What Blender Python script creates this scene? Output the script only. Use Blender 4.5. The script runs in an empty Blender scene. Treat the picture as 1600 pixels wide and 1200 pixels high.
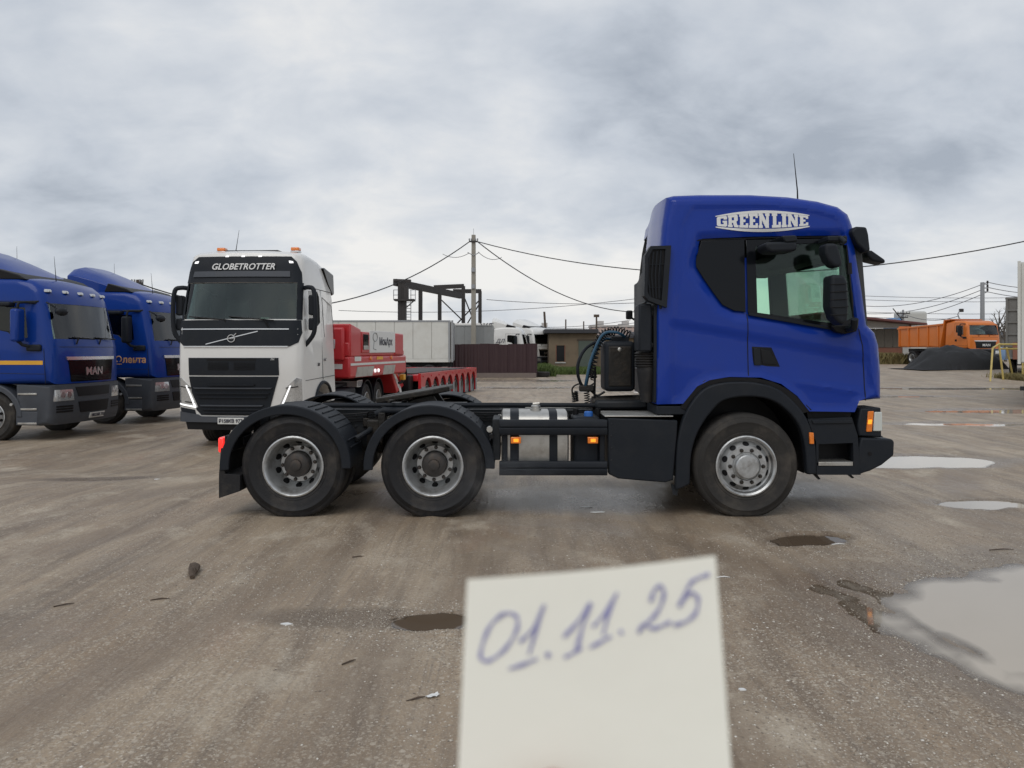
import bpy, bmesh, math, random
import numpy as np
from mathutils import Vector, Matrix
from math import radians, sin, cos, pi, sqrt
random.seed(7)
rng = np.random.default_rng(7)
sc = bpy.context.scene
COL = sc.collection
# ------------------------------------------------------------------ camera
FPX, HY, CH = 1200.0, 545.0, 1.70          # focal length and horizon row in photo pixels, eye height in metres
cd = bpy.data.cameras.new('camera')
cam = bpy.data.objects.new('camera', cd); COL.objects.link(cam)
cam.location = (0, 0, CH); cam.rotation_euler = (pi/2, 0, 0)
cd.sensor_width = 36.0; cd.lens = 36.0*FPX/1600.0
cd.shift_y = -(600.0-HY)/1600.0
cd.clip_start = 0.02; cd.clip_end = 5000
cd.dof.use_dof = True; cd.dof.focus_distance = 9.0; cd.dof.aperture_fstop = 8.5
sc.camera = cam
# ------------------------------------------------------------------ overcast sky
SUN_EL, SUN_AZ = radians(52), radians(200)
w = bpy.data.worlds.new('World'); sc.world = w; w.use_nodes = True
nt = w.node_tree; nt.nodes.clear()
def N(t, **k):
    n = nt.nodes.new(t)
    for a, b in k.items(): setattr(n, a, b)
    return n
def LK(a, b): nt.links.new(a, b)
def M(op, a, b=None, c=None):
    n = N('ShaderNodeMath', operation=op)
    for i, v in enumerate((a, b, c)):
        if v is None: continue
        if isinstance(v, (int, float)): n.inputs[i].default_value = v
        else: LK(v, n.inputs[i])
    return n.outputs[0]
sky = N('ShaderNodeTexSky', sky_type='NISHITA'); sky.sun_disc = False
sky.sun_elevation = SUN_EL; sky.sun_rotation = SUN_AZ; sky.air_density = 1.0; sky.dust_density = 3.0
tc = N('ShaderNodeTexCoord'); sx = N('ShaderNodeSeparateXYZ'); LK(tc.outputs['Generated'], sx.inputs[0])
zz = M('ADD', M('MAXIMUM', sx.outputs[2], 0.0), 0.42)
cb = N('ShaderNodeCombineXYZ'); LK(M('DIVIDE', sx.outputs[0], zz), cb.inputs[0]); LK(M('DIVIDE', sx.outputs[1], zz), cb.inputs[1])
cb.inputs[2].default_value = 3.1
def cnoise(scale, detail, rough, dist, off):
    mp = N('ShaderNodeMapping'); LK(cb.outputs[0], mp.inputs[0]); mp.inputs['Location'].default_value = off
    mp.inputs['Scale'].default_value = (1.0, 1.25, 1.0)
    n = N('ShaderNodeTexNoise'); LK(mp.outputs[0], n.inputs['Vector'])
    n.inputs['Scale'].default_value = scale; n.inputs['Detail'].default_value = detail
    n.inputs['Roughness'].default_value = rough; n.inputs['Distortion'].default_value = dist
    return n.outputs[0]
n1 = cnoise(1.25, 9, 0.50, 0.15, (5.3, 1.9, 0)); n2 = cnoise(4.6, 7, 0.55, 0.25, (7.1, 3.0, 0))
cl = M('ADD', M('MULTIPLY', n1, 0.66), M('MULTIPLY', n2, 0.34))
# low haze towards the horizon lightens the cloud deck
hz = M('POWER', M('SUBTRACT', 1.0, M('MAXIMUM', sx.outputs[2], 0.0)), 9.0)
cl = M('ADD', cl, M('MULTIPLY', hz, 0.13))
rp = N('ShaderNodeValToRGB'); LK(cl, rp.inputs[0]); cr = rp.color_ramp
cr.elements[0].position = 0.38; cr.elements[0].color = (0.365, 0.405, 0.465, 1)
cr.elements[1].position = 0.66; cr.elements[1].color = (0.830, 0.820, 0.800, 1)
e = cr.elements.new(0.465); e.color = (0.520, 0.560, 0.618, 1)
e = cr.elements.new(0.55); e.color = (0.640, 0.668, 0.706, 1)
b1 = N('ShaderNodeBackground'); LK(sky.outputs[0], b1.inputs[0]); b1.inputs[1].default_value = 0.10
b2 = N('ShaderNodeBackground'); LK(rp.outputs[0], b2.inputs[0]); b2.inputs[1].default_value = 1.0
mx = N('ShaderNodeMixShader'); mx.inputs[0].default_value = 0.94; LK(b1.outputs[0], mx.inputs[1]); LK(b2.outputs[0], mx.inputs[2])
wo = N('ShaderNodeOutputWorld'); LK(mx.outputs[0], wo.inputs[0])
sd = bpy.data.lights.new('sun', 'SUN'); sd.energy = 0.9; sd.angle = radians(40); sd.color = (1.0, 0.97, 0.93)
so = bpy.data.objects.new('sun', sd); COL.objects.link(so)
sv = Vector((sin(SUN_AZ)*cos(SUN_EL), cos(SUN_AZ)*cos(SUN_EL), sin(SUN_EL)))   # towards the sun (behind the camera)
so.rotation_euler = sv.to_track_quat('Z', 'Y').to_euler(); so.location = (0, 0, 30)
sc.view_settings.view_transform = 'Standard'; sc.view_settings.look = 'None'
sc.view_settings.exposure = 0.13; sc.view_settings.gamma = 1.0; sc.view_settings.use_curve_mapping = False
sc.cycles.max_bounces = 8; sc.cycles.transparent_max_bounces = 16
sc.cycles.use_denoising = True
# ------------------------------------------------------------------ helpers
def S(a, b, x):
    t = np.clip((x-a)/(b-a), 0, 1); return t*t*(3-2*t)
def gz(x, y):                                   # the yard falls a little to the left and rises to the far right
    return float(-0.25*S(-1.5, -6, x)*S(8.5, 13, y) + 0.5*S(10, 30, x)*S(28, 50, y))
def P(px, py, Y): return Vector(((px-800)/FPX*Y, Y, CH-(py-HY)/FPX*Y))   # photo pixel at a known depth
MATS = {}
def mat(name, col, rough=0.5, metal=0.0, coat=0.0, var=0.12, vs=6.0, bump=0.0, bs=60.0, dirt=0.0, dcol=(0.13, 0.105, 0.08), ds=3.0, emit=0.0, ecol=None, spec=0.5, rvar=0.12):
    m = bpy.data.materials.new(name); m.use_nodes = True; t = m.node_tree; nd = t.nodes; p = nd['Principled BSDF']
    c = nd.new('ShaderNodeTexCoord')
    n = nd.new('ShaderNodeTexNoise'); n.inputs['Scale'].default_value = vs; n.inputs['Detail'].default_value = 5
    t.links.new(c.outputs['Object'], n.inputs['Vector'])
    mx = nd.new('ShaderNodeMix'); mx.data_type = 'RGBA'
    lo = [v*(1-var) for v in col]; hi = [min(1, v*(1+var)) for v in col]
    mx.inputs[6].default_value = (*lo, 1); mx.inputs[7].default_value = (*hi, 1); t.links.new(n.outputs[0], mx.inputs[0])
    out = mx.outputs[2]
    if dirt > 0:
        n2 = nd.new('ShaderNodeTexNoise'); n2.inputs['Scale'].default_value = ds; n2.inputs['Detail'].default_value = 8; n2.inputs['Roughness'].default_value = 0.65
        t.links.new(c.outputs['Object'], n2.inputs['Vector'])
        r = nd.new('ShaderNodeMapRange'); r.inputs[1].default_value = 0.48; r.inputs[2].default_value = 0.72; r.inputs[4].default_value = dirt
        t.links.new(n2.outputs[0], r.inputs[0])
        m2 = nd.new('ShaderNodeMix'); m2.data_type = 'RGBA'; t.links.new(r.outputs[0], m2.inputs[0]); t.links.new(out, m2.inputs[6]); m2.inputs[7].default_value = (*dcol, 1)
        out = m2.outputs[2]
    t.links.new(out, p.inputs['Base Color'])
    rr = nd.new('ShaderNodeMapRange'); rr.inputs[3].default_value = max(0.02, rough*(1-rvar)); rr.inputs[4].default_value = min(1, rough*(1+rvar)); t.links.new(n.outputs[0], rr.inputs[0]); t.links.new(rr.outputs[0], p.inputs['Roughness'])
    p.inputs['Metallic'].default_value = metal; p.inputs['Coat Weight'].default_value = coat; p.inputs['Coat Roughness'].default_value = 0.06
    p.inputs['Specular IOR Level'].default_value = spec
    if bump > 0:
        n3 = nd.new('ShaderNodeTexNoise'); n3.inputs['Scale'].default_value = bs; n3.inputs['Detail'].default_value = 4; t.links.new(c.outputs['Object'], n3.inputs['Vector'])
        b = nd.new('ShaderNodeBump'); b.inputs['Strength'].default_value = bump; b.inputs['Distance'].default_value = 0.01
        t.links.new(n3.outputs[0], b.inputs['Height']); t.links.new(b.outputs[0], p.inputs['Normal'])
    if emit > 0:
        p.inputs['Emission Color'].default_value = (*(ecol or col), 1); p.inputs['Emission Strength'].default_value = emit
    MATS[name] = m; return m
def glass(name, tint, refl=1.0):
    m = bpy.data.materials.new(name); m.use_nodes = True; t = m.node_tree; nd = t.nodes; nd.clear()
    o = nd.new('ShaderNodeOutputMaterial'); tr = nd.new('ShaderNodeBsdfTransparent'); gl = nd.new('ShaderNodeBsdfGlossy'); mx = nd.new('ShaderNodeMixShader'); fr = nd.new('ShaderNodeFresnel')
    tr.inputs[0].default_value = (*tint, 1); gl.inputs['Roughness'].default_value = 0.015; fr.inputs[0].default_value = 1.5
    ml = nd.new('ShaderNodeMath'); ml.operation = 'MULTIPLY'; ml.inputs[1].default_value = refl; t.links.new(fr.outputs[0], ml.inputs[0])
    t.links.new(ml.outputs[0], mx.inputs[0]); t.links.new(tr.outputs[0], mx.inputs[1]); t.links.new(gl.outputs[0], mx.inputs[2]); t.links.new(mx.outputs[0], o.inputs[0])
    MATS[name] = m; return m
mat('blue', (0.0035, 0.0310, 0.270), 0.34, coat=0.30, spec=0.18, var=0.05, vs=1.5, dirt=0.15, dcol=(0.016, 0.030, 0.14), ds=2.2)
mat('man_blue', (0.0035, 0.036, 0.235), 0.34, coat=0.30, spec=0.18, var=0.06, vs=1.5, dirt=0.15, dcol=(0.02, 0.04, 0.13), ds=2.0)
mat('white_paint', (0.74, 0.73, 0.70), 0.32, coat=0.5, var=0.03, vs=1.5, dirt=0.12, dcol=(0.48, 0.46, 0.42), ds=2.0)
mat('old_white', (0.62, 0.62, 0.58), 0.5, var=0.05, dirt=0.35, dcol=(0.42, 0.39, 0.33), ds=1.2)
mat('grey_box', (0.26, 0.27, 0.27), 0.55, var=0.06, dirt=0.2)
mat('orange', (0.66, 0.175, 0.022), 0.42, coat=0.2, var=0.08, dirt=0.3, dcol=(0.33, 0.12, 0.04), ds=1.5)
mat('red', (0.52, 0.020, 0.026), 0.38, coat=0.35, var=0.06, dirt=0.18, dcol=(0.26, 0.04, 0.035))
mat('plastic', (0.0125, 0.0155, 0.0205), 0.55, var=0.15, bump=0.12, bs=220, dirt=0.25, dcol=(0.034, 0.034, 0.034), ds=4, spec=0.22)
mat('grey_plastic', (0.050, 0.057, 0.070), 0.55, var=0.12, dirt=0.3, dcol=(0.08, 0.075, 0.068), ds=3)
mat('black', (0.006, 0.006, 0.007), 0.5, var=0.2, spec=0.25)
mat('gloss_black', (0.006, 0.007, 0.009), 0.12, var=0.1, spec=0.22)
mat('frame', (0.018, 0.021, 0.025), 0.55, var=0.25, dirt=0.45, dcol=(0.055, 0.048, 0.040), ds=6, spec=0.3)
mat('grease', (0.018, 0.016, 0.014), 0.5, var=0.5, vs=9, bump=0.6, bs=40, dirt=0.6, dcol=(0.055, 0.042, 0.030), ds=7, spec=0.3)
mat('rubber', (0.013, 0.013, 0.0145), 0.62, var=0.2, vs=12, bump=0.25, bs=70, dirt=0.8, dcol=(0.060, 0.052, 0.044), ds=4.0, spec=0.35)
mat('dusty_rubber', (0.030, 0.028, 0.026), 0.75, var=0.2, vs=12, bump=0.25, bs=70, dirt=0.9, dcol=(0.078, 0.068, 0.057), ds=3.5, spec=0.3)
mat('steel_rim', (0.50, 0.51, 0.51), 0.40, metal=0.75, var=0.12, vs=9, dirt=0.75, dcol=(0.13, 0.11, 0.088), ds=7)
mat('dark_rim', (0.20, 0.20, 0.20), 0.5, metal=0.6, var=0.12, dirt=0.6, dcol=(0.12, 0.09, 0.07), ds=8)
mat('hub', (0.045, 0.042, 0.040), 0.5, metal=0.3, var=0.3, vs=20, dirt=0.6, dcol=(0.12, 0.085, 0.06), ds=14)
mat('alu', (0.50, 0.49, 0.46), 0.40, metal=0.85, var=0.10, vs=5, dirt=0.7, dcol=(0.20, 0.175, 0.145), ds=4)
mat('chrome', (0.66, 0.66, 0.66), 0.28, metal=1.0, var=0.04)
mat('lamp_white', (0.50, 0.53, 0.50), 0.12, coat=1, var=0.05, emit=0.04, ecol=(1, 0.97, 0.9))
mat('lamp_led', (0.9, 0.9, 0.9), 0.2, var=0.02, emit=0.75, ecol=(1, 1, 1))
mat('lamp_clear', (0.55, 0.56, 0.56), 0.10, metal=0.5, coat=1, var=0.5, vs=35)
mat('lamp_amber', (0.80, 0.20, 0.012), 0.2, coat=1, var=0.25, vs=40)
mat('lamp_amber_lit', (0.90, 0.30, 0.015), 0.2, coat=1, var=0.1, emit=1.0, ecol=(1.0, 0.33, 0.015))
mat('lamp_red_lit', (0.75, 0.012, 0.012), 0.2, coat=1, var=0.1, emit=0.9, ecol=(1.0, 0.03, 0.02))
mat('decal_white', (0.72, 0.72, 0.70), 0.45, var=0.03)
mat('decal_dark', (0.03, 0.03, 0.05), 0.5, var=0.05)
mat('decal_yellow', (0.75, 0.38, 0.03), 0.45, var=0.04)
mat('decal_orange', (0.62, 0.34, 0.16), 0.45, var=0.04)
mat('plate', (0.70, 0.70, 0.67), 0.45, var=0.06, dirt=0.3, dcol=(0.4, 0.37, 0.32), ds=12)
mat('blue_cap', (0.02, 0.12, 0.42), 0.4, var=0.1)
mat('blue_hose', (0.025, 0.085, 0.15), 0.45, var=0.15)
mat('galv', (0.30, 0.31, 0.32), 0.5, metal=0.3, var=0.1)
mat('interior', (0.045, 0.048, 0.05), 0.8, var=0.1)
mat('seat_cloth', (0.07, 0.075, 0.08), 0.9, var=0.2, vs=30)
glass('glass', (0.62, 0.74, 0.69), 1.7); glass('glass_clear', (0.80, 0.93, 0.86), 0.7); glass('glass_dark', (0.20, 0.25, 0.23), 1.0)
def link(o, parent=None):
    COL.objects.link(o)
    if parent is not None: o.parent = parent
    return o
class MB:
    def __init__(s): s.v = []; s.f = []
    def add(s, vs, fs):
        k = len(s.v); s.v += [tuple(q) for q in vs]; s.f += [tuple(i+k for i in f) for f in fs]; return s
    def box(s, x0, x1, y0, y1, z0, z1):
        return s.add([(x0,y0,z0),(x1,y0,z0),(x1,y1,z0),(x0,y1,z0),(x0,y0,z1),(x1,y0,z1),(x1,y1,z1),(x0,y1,z1)],
                     [(0,3,2,1),(4,5,6,7),(0,1,5,4),(1,2,6,5),(2,3,7,6),(3,0,4,7)])
    def prism(s, poly, a0, a1, axis='y'):
        n = len(poly); mk = {'y': lambda p, a: (p[0], a, p[1]), 'x': lambda p, a: (a, p[0], p[1]), 'z': lambda p, a: (p[0], p[1], a)}[axis]
        return s.add([mk(p, a0) for p in poly]+[mk(p, a1) for p in poly], [tuple(range(n)), tuple(range(2*n-1, n-1, -1))]+[(i, i+n, (i+1) % n+n, (i+1) % n) for i in range(n)])
    def loft(s, rings, caps=True, closed=True):
        n = len(rings[0]); vs = [q for r in rings for q in r]; fs = []
        for j in range(len(rings)-1):
            for i in range(n if closed else n-1):
                a = j*n+i; b = j*n+(i+1) % n; fs.append((a, b, b+n, a+n))
        if caps: fs.append(tuple(range(n-1, -1, -1))); fs.append(tuple(range((len(rings)-1)*n, len(rings)*n)))
        return s.add(vs, fs)
    def tube(s, pts, r, n=8):
        pts = [Vector(p) for p in pts]; rs = r if isinstance(r, (list, tuple)) else [r]*len(pts); rings = []
        t0 = (pts[1]-pts[0]).normalized(); up = Vector((0, 0, 1)) if abs(t0.z) < 0.9 else Vector((1, 0, 0)); u = t0.cross(up).normalized()
        for i, p in enumerate(pts):
            t = (pts[min(i+1, len(pts)-1)]-pts[max(i-1, 0)]).normalized(); u = (u-t*u.dot(t)).normalized(); v = t.cross(u)
            rings.append([p+(u*cos(2*pi*k/n)+v*sin(2*pi*k/n))*rs[i] for k in range(n)])
        return s.loft(rings)
    def lathe(s, prof, c=(0, 0, 0), axis='y', n=32, closed=False, a0=0, a1=2*pi):
        # prof: (radius, position along axis); closed joins last to first
        full = abs(a1-a0-2*pi) < 1e-6; m = n if full else n+1; vs = []; fs = []
        for k in range(m):
            a = a0+(a1-a0)*k/n
            for r, h in prof:
                q = {'y': (r*cos(a), h, r*sin(a)), 'z': (r*cos(a), r*sin(a), h), 'x': (h, r*cos(a), r*sin(a))}[axis]
                vs.append((q[0]+c[0], q[1]+c[1], q[2]+c[2]))
        L = len(prof)
        for k in range(n):
            k2 = (k+1) % m
            for i in range(L if closed else L-1):
                j = (i+1) % L; fs.append((k*L+i, k*L+j, k2*L+j, k2*L+i))
        if not full and closed: fs.append(tuple(range(L))); fs.append(tuple(range(n*L+L-1, n*L-1, -1)))
        return s.add(vs, fs)
    def mesh(s, name, m, angle=35):
        me = bpy.data.meshes.new(name); me.from_pydata(s.v, [], s.f)
        bm = bmesh.new(); bm.from_mesh(me); bmesh.ops.recalc_face_normals(bm, faces=bm.faces); bm.to_mesh(me); bm.free()
        return fin(me, m, angle)
    def build(s, name, m, parent=None, bevel=0, angle=35, loc=None, seg=2):
        o = bpy.data.objects.new(name, s.mesh(name, m, angle)); link(o, parent)
        if loc: o.location = loc
        if bevel > 0:
            b = o.modifiers.new('bevel', 'BEVEL'); b.width = bevel; b.segments = seg; b.limit_method = 'ANGLE'; b.angle_limit = radians(38)
        return o
def fin(me, m, angle=35):
    if m is not None and not me.materials: me.materials.append(MATS[m])
    if len(me.polygons):
        me.polygons.foreach_set('use_smooth', [True]*len(me.polygons)); me.set_sharp_from_angle(angle=radians(angle))
    me.update(); return me
def tag(o, label, cat, group=None, kind=None):
    o['label'] = label; o['category'] = cat
    if group: o['group'] = group
    if kind: o['kind'] = kind
    return o
def thing(name, label, cat, loc=(0, 0, 0), rz=0, group=None):
    o = bpy.data.objects.new(name, None); o.empty_display_size = 0.2; COL.objects.link(o); o.location = loc; o.rotation_euler = (0, 0, rz)
    return tag(o, label, cat, group)
def sub(me, name, parent, loc=(0, 0, 0), rot=(0, 0, 0), scale=(1, 1, 1)):
    o = bpy.data.objects.new(name, me); link(o, parent); o.location = loc; o.rotation_euler = rot; o.scale = scale; return o
def copy_tree(o, parent=None):
    c = o.copy(); COL.objects.link(c); c.parent = parent
    for ch in list(o.children): copy_tree(ch, c)
    return c
def bx(name, m, parent, x0, x1, y0, y1, z0, z1, bevel=0.006): return MB().box(x0, x1, y0, y1, z0, z1).build(name, m, parent, bevel)
def ev_mesh(o):
    bpy.context.view_layer.update(); dg = bpy.context.evaluated_depsgraph_get(); return bpy.data.meshes.new_from_object(o.evaluated_get(dg))
def text_mesh(s, size, m, ext=0.002, bold=0.0, shear=0.0, sx=1.0, align='CENTER'):
    c = bpy.data.curves.new('lettering', 'FONT'); c.body = s; c.size = size; c.extrude = ext; c.offset = bold; c.shear = shear; c.align_x = align; c.align_y = 'CENTER'; c.resolution_u = 3
    o = bpy.data.objects.new('lettering', c); COL.objects.link(o); me = ev_mesh(o); bpy.data.objects.remove(o); bpy.data.curves.remove(c)
    if sx != 1.0: me.transform(Matrix.Diagonal((sx, 1, 1, 1)))
    me.materials.clear(); me.materials.append(MATS[m]); return me
def put_text(name, s, size, m, parent, org, right, up, **k):
    me = text_mesh(s, size, m, **k); r = Vector(right).normalized(); u = Vector(up).normalized(); n = r.cross(u)
    mt = Matrix(((r.x, u.x, n.x, org[0]), (r.y, u.y, n.y, org[1]), (r.z, u.z, n.z, org[2]), (0, 0, 0, 1)))
    me.transform(mt); me.name = name; return sub(me, name, parent)
def poly_mesh(name, loops, m, to3, ext):
    # filled 2D outlines (with holes) turned into a thin solid; to3 maps (u, v, h)
    c = bpy.data.curves.new(name, 'CURVE'); c.dimensions = '2D'; c.fill_mode = 'BOTH'
    for lp in loops:
        sp = c.splines.new('POLY'); sp.points.add(len(lp)-1); sp.use_cyclic_u = True
        for q, p in zip(sp.points, lp): q.co = (p[0], p[1], 0, 1)
    c.extrude = ext; o = bpy.data.objects.new(name, c); COL.objects.link(o); me = ev_mesh(o); bpy.data.objects.remove(o); bpy.data.curves.remove(c)
    for v in me.vertices: v.co = to3(*v.co)
    me.materials.clear(); me.materials.append(MATS[m]); me.name = name; me.update(); return me
def inset_poly(poly, d):
    # d: inset distance for each vertex
    n = len(poly); A = sum(poly[i][0]*poly[(i+1) % n][1]-poly[(i+1) % n][0]*poly[i][1] for i in range(n)); sg = 1 if A > 0 else -1; out = []
    for i in range(n):
        p0, p1, p2 = Vector(poly[i-1][:2]), Vector(poly[i][:2]), Vector(poly[(i+1) % n][:2])
        e1 = (p1-p0).normalized(); e2 = (p2-p1).normalized(); n1 = Vector((-e1.y, e1.x))*sg; n2 = Vector((-e2.y, e2.x))*sg
        b = n1+n2; b = b.normalized() if b.length > 1e-6 else n1; k = 1/max(0.6, b.dot(n1)); q = p1+b*d[i]*k; out.append((q.x, q.y))
    return out
def sdist(p, poly):
    # signed distance to a polygon (negative inside)
    x, y = p; best = 1e9; ins = False; n = len(poly)
    for i in range(n):
        ax, ay = poly[i][:2]; bx_, by = poly[(i+1) % n][:2]; dx, dy = bx_-ax, by-ay
        t = max(0, min(1, ((x-ax)*dx+(y-ay)*dy)/(dx*dx+dy*dy+1e-12))); best = min(best, (x-ax-t*dx)**2+(y-ay-t*dy)**2)
        if (ay > y) != (by > y) and x < (bx_-ax)*(y-ay)/(by-ay)+ax: ins = not ins
    d = sqrt(best); return -d if ins else d
def lerp(pts, t):
    if t <= pts[0][0]: return pts[0][1]
    for (a, b), (c, d) in zip(pts, pts[1:]):
        if t <= c: return b+(d-b)*(t-a)/(c-a+1e-12)
    return pts[-1][1]
def cab_mesh(outline, y0, y1, r, mname, deform=None, cuts=None, relief=None, nmid=8):
    # side outline (x, z, rounding weight) swept across the width with rounded side edges
    W = y1-y0; ws = [p[2] if len(p) > 2 else 1 for p in outline]; secs = []
    for k in range(5):
        th = pi/2*k/4; secs.append((r*(1-cos(th)), r*(1-sin(th))))
    ys = [(y0+a, b) for a, b in secs]+[(y0+r+(W-2*r)*k/nmid, 0) for k in range(1, nmid)]+[(y1-a, b) for a, b in reversed(secs)]
    rings = []
    for y, ins in ys:
        q = inset_poly(outline, [ins*w for w in ws]); rings.append([(a, y, b) for a, b in q])
    mb = MB().loft(rings); me = bpy.data.meshes.new('cab'); me.from_pydata(mb.v, [], mb.f)
    bm = bmesh.new(); bm.from_mesh(me); bmesh.ops.recalc_face_normals(bm, faces=bm.faces)
    if cuts:
        for ax, vals in cuts:
            no = {'x': (1, 0, 0), 'z': (0, 0, 1)}[ax]
            for v in vals: bmesh.ops.bisect_plane(bm, geom=bm.verts[:]+bm.edges[:]+bm.faces[:], plane_co=(v, 0, v), plane_no=no, dist=1e-5)
    bmesh.ops.triangulate(bm, faces=[f for f in bm.faces if len(f.verts) > 4])
    if relief:
        for v in bm.verts:
            if v.co.y < y0+1e-4: v.co.y += relief(v.co.x, v.co.z)
            elif v.co.y > y1-1e-4: v.co.y -= relief(v.co.x, v.co.z)
    if deform:
        for v in bm.verts: v.co = deform(*v.co)
    bm.to_mesh(me); bm.free(); me.materials.append(MATS[mname]); return me
def boolean(me, cutters):
    o = bpy.data.objects.new('cab', me); COL.objects.link(o); tmp = []
    for c in cutters:
        k = bpy.data.objects.new('cutter', c); COL.objects.link(k); tmp.append(k); k.hide_render = True
        b = o.modifiers.new('cut', 'BOOLEAN'); b.operation = 'DIFFERENCE'; b.object = k; b.solver = 'EXACT'; b.material_mode = 'TRANSFER'
    r = ev_mesh(o)
    for k in tmp+[o]: bpy.data.objects.remove(k)
    return fin(r, None, 32)
def patch(name, m, parent, poly, fx, off, th, step=0.12, bevel=0):
    # polygon in (y, z) laid on a curved front x = fx(y, z)
    bm = bmesh.new(); bm.faces.new([bm.verts.new((0, y, z)) for y, z in poly])
    for ax in (1, 2):
        lo = min(p[ax-1] for p in poly); hi = max(p[ax-1] for p in poly); n = int((hi-lo)/step); no = (0, 1, 0) if ax == 1 else (0, 0, 1)
        for k in range(1, n+1):
            c = lo+(hi-lo)*k/(n+1); bmesh.ops.bisect_plane(bm, geom=bm.verts[:]+bm.edges[:]+bm.faces[:], plane_co=(0, c, c), plane_no=no)
    front = list(bm.verts); r = bmesh.ops.extrude_face_region(bm, geom=bm.faces[:]); back = [g for g in r['geom'] if isinstance(g, bmesh.types.BMVert)]
    for v in front: v.co.x = fx(v.co.y, v.co.z)+off
    for v in back: v.co.x = fx(v.co.y, v.co.z)+off-th
    bmesh.ops.recalc_face_normals(bm, faces=bm.faces); me = bpy.data.meshes.new(name); bm.to_mesh(me); bm.free(); fin(me, m); o = sub(me, name, parent)
    return o
# ------------------------------------------------------------------ wheels (axis along y, outer side towards -y)
WK = {}
def wheel_kind(key, R, wd, dish, rr, rimmat, flat=0.030, dual=False, rub='rubber'):
    tp = [(rr-0.012, 0.03), (rr, 0.012), (rr+0.03, 0.004), (rr+0.042, 0.0), (rr+0.046, 0.004), (rr+0.10, -0.010), (R-0.10, -0.012), (R-0.094, -0.016), (R-0.086, -0.016), (R-0.080, -0.009), (R-0.050, 0.0), (R-0.046, 0.005), (R-0.040, 0.005), (R-0.012, 0.022), (R, 0.045)]
    for g in (0.28, 0.5, 0.72): tp += [(R, wd*g-0.008), (R-0.014, wd*g-0.004), (R-0.014, wd*g+0.004), (R, wd*g+0.008)]
    tp += [(R, wd-0.045), (R-0.012, wd-0.022), (R-0.045, wd-0.004), (R-0.10, wd+0.012), (rr+0.06, wd+0.005), (rr-0.012, wd-0.03)]
    def tyre(off):
        mb = MB().lathe([(a, b+off) for a, b in tp], n=56, closed=True)
        zc = -(R-flat); out = []
        for x, y, z in mb.v:
            if z < zc+0.10:                       # sidewall squats a little above the flat contact patch
                k = (zc+0.10-z)/0.10; yc = off+wd/2; y = yc+(y-yc)*(1+0.10*min(1, k))
            out.append((x, y, max(z, zc)))
        mb.v = out
        return mb
    mb = tyre(0)
    if dual: mb2 = tyre(wd+0.05); mb.add(mb2.v, mb2.f)
    ty = mb.mesh('tyre', rub, 40)
    d = dish
    if d > 0:    # deep dish of a driven axle
        rim = MB().lathe([(rr-0.018, 0.05), (rr+0.008, 0.008), (rr+0.012, -0.004), (rr-0.002, -0.010), (rr-0.018, 0.002), (rr-0.030, 0.05), (rr-0.052, 0.10), (rr-0.058, d*0.72), (0.205, d*0.93), (0.185, d*0.80), (0.135, d*0.80), (0.11, d), (0.0, d)], n=48)
        hub = MB().lathe([(0.128, d*0.82), (0.128, d*0.46), (0.112, d*0.40), (0.06, d*0.38), (0.055, d*0.30), (0.03, d*0.28), (0.0, d*0.28)], n=28)
        ny, hr, hy, hn = d*0.80, rr-0.075, d*0.78, 10
        hoff = (rr-0.058-0.205)/(d*0.21)
    else:        # steered axle, disc bulging outwards
        rim = MB().lathe([(rr-0.018, 0.05), (rr+0.008, 0.008), (rr+0.012, -0.004), (rr-0.002, -0.010), (rr-0.020, 0.004), (rr-0.030, 0.055), (rr-0.045, 0.060), (rr-0.062, 0.030), (0.215, 0.004), (0.205, -0.012), (0.145, -0.012), (0.135, 0.0), (0.0, 0.0)], n=48)
        hub = MB().lathe([(0.122, 0.0), (0.120, -0.050), (0.110, -0.060), (0.060, -0.063), (0.0, -0.060)], n=32)
        ny, hr, hy, hn = -0.012, (rr-0.062+0.215)/2, 0.016, 10
    rim = rim.mesh('wheel', rimmat, 40); hub = hub.mesh('hub', 'hub' if d > 0 else rimmat, 40)
    holes = MB()
    for k in range(1):
        a = 0.0
        er, et = 0.020, 0.033; ring = []
        for j in range(14):
            b = 2*pi*j/14; rad = hr+er*cos(b); ta = a+et*sin(b)/hr
            if d > 0: yy = d*0.72+(rr-0.058-rad)/(rr-0.058-0.205)*d*0.21-0.004
            else: yy = 0.030+(rr-0.062-rad)/(rr-0.062-0.215)*(0.004-0.030)-0.004
            ring.append((rad*cos(ta), yy, rad*sin(ta)))
        back = [(x, y+0.02, z) for x, y, z in ring]; holes.loft([ring, back])
    holes = holes.mesh('ventilation_hole', 'black')
    nut = MB().lathe([(0.021, 0.004), (0.021, -0.006), (0.015, -0.010), (0.0135, -0.030), (0.0, -0.032)], n=7).mesh('wheel_nut', 'hub' if d > 0 else 'grease', 30)
    WK[key] = (ty, rim, hub, holes, nut, ny, R, flat)
def wheel(parent, key, x, y, z=None, rz=0, nuts=True, spin=0.0, label=None):
    ty, rim, hub, holes, nut, ny, R, flat = WK[key]
    if z is None: z = R-flat
    w_ = sub(rim, 'wheel', parent, (x, y, z), (0, 0, rz))
    sub(ty, 'tyre', w_); sub(hub, 'hub', w_); 
    for k in range(10): sub(holes, 'ventilation_hole', w_, (0, 0, 0), (0, 2*pi*(k+0.5)/10, 0))
    if nuts:
        for k in range(10):
            a = 2*pi*k/10+spin; sub(nut, 'wheel_nut', w_, (0.1675*cos(a), ny, 0.1675*sin(a)))
    if label: w_['label'] = label
    return w_
wheel_kind('steer', 0.535, 0.30, 0, 0.298, 'steel_rim', 0.024, rub='dusty_rubber')
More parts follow.
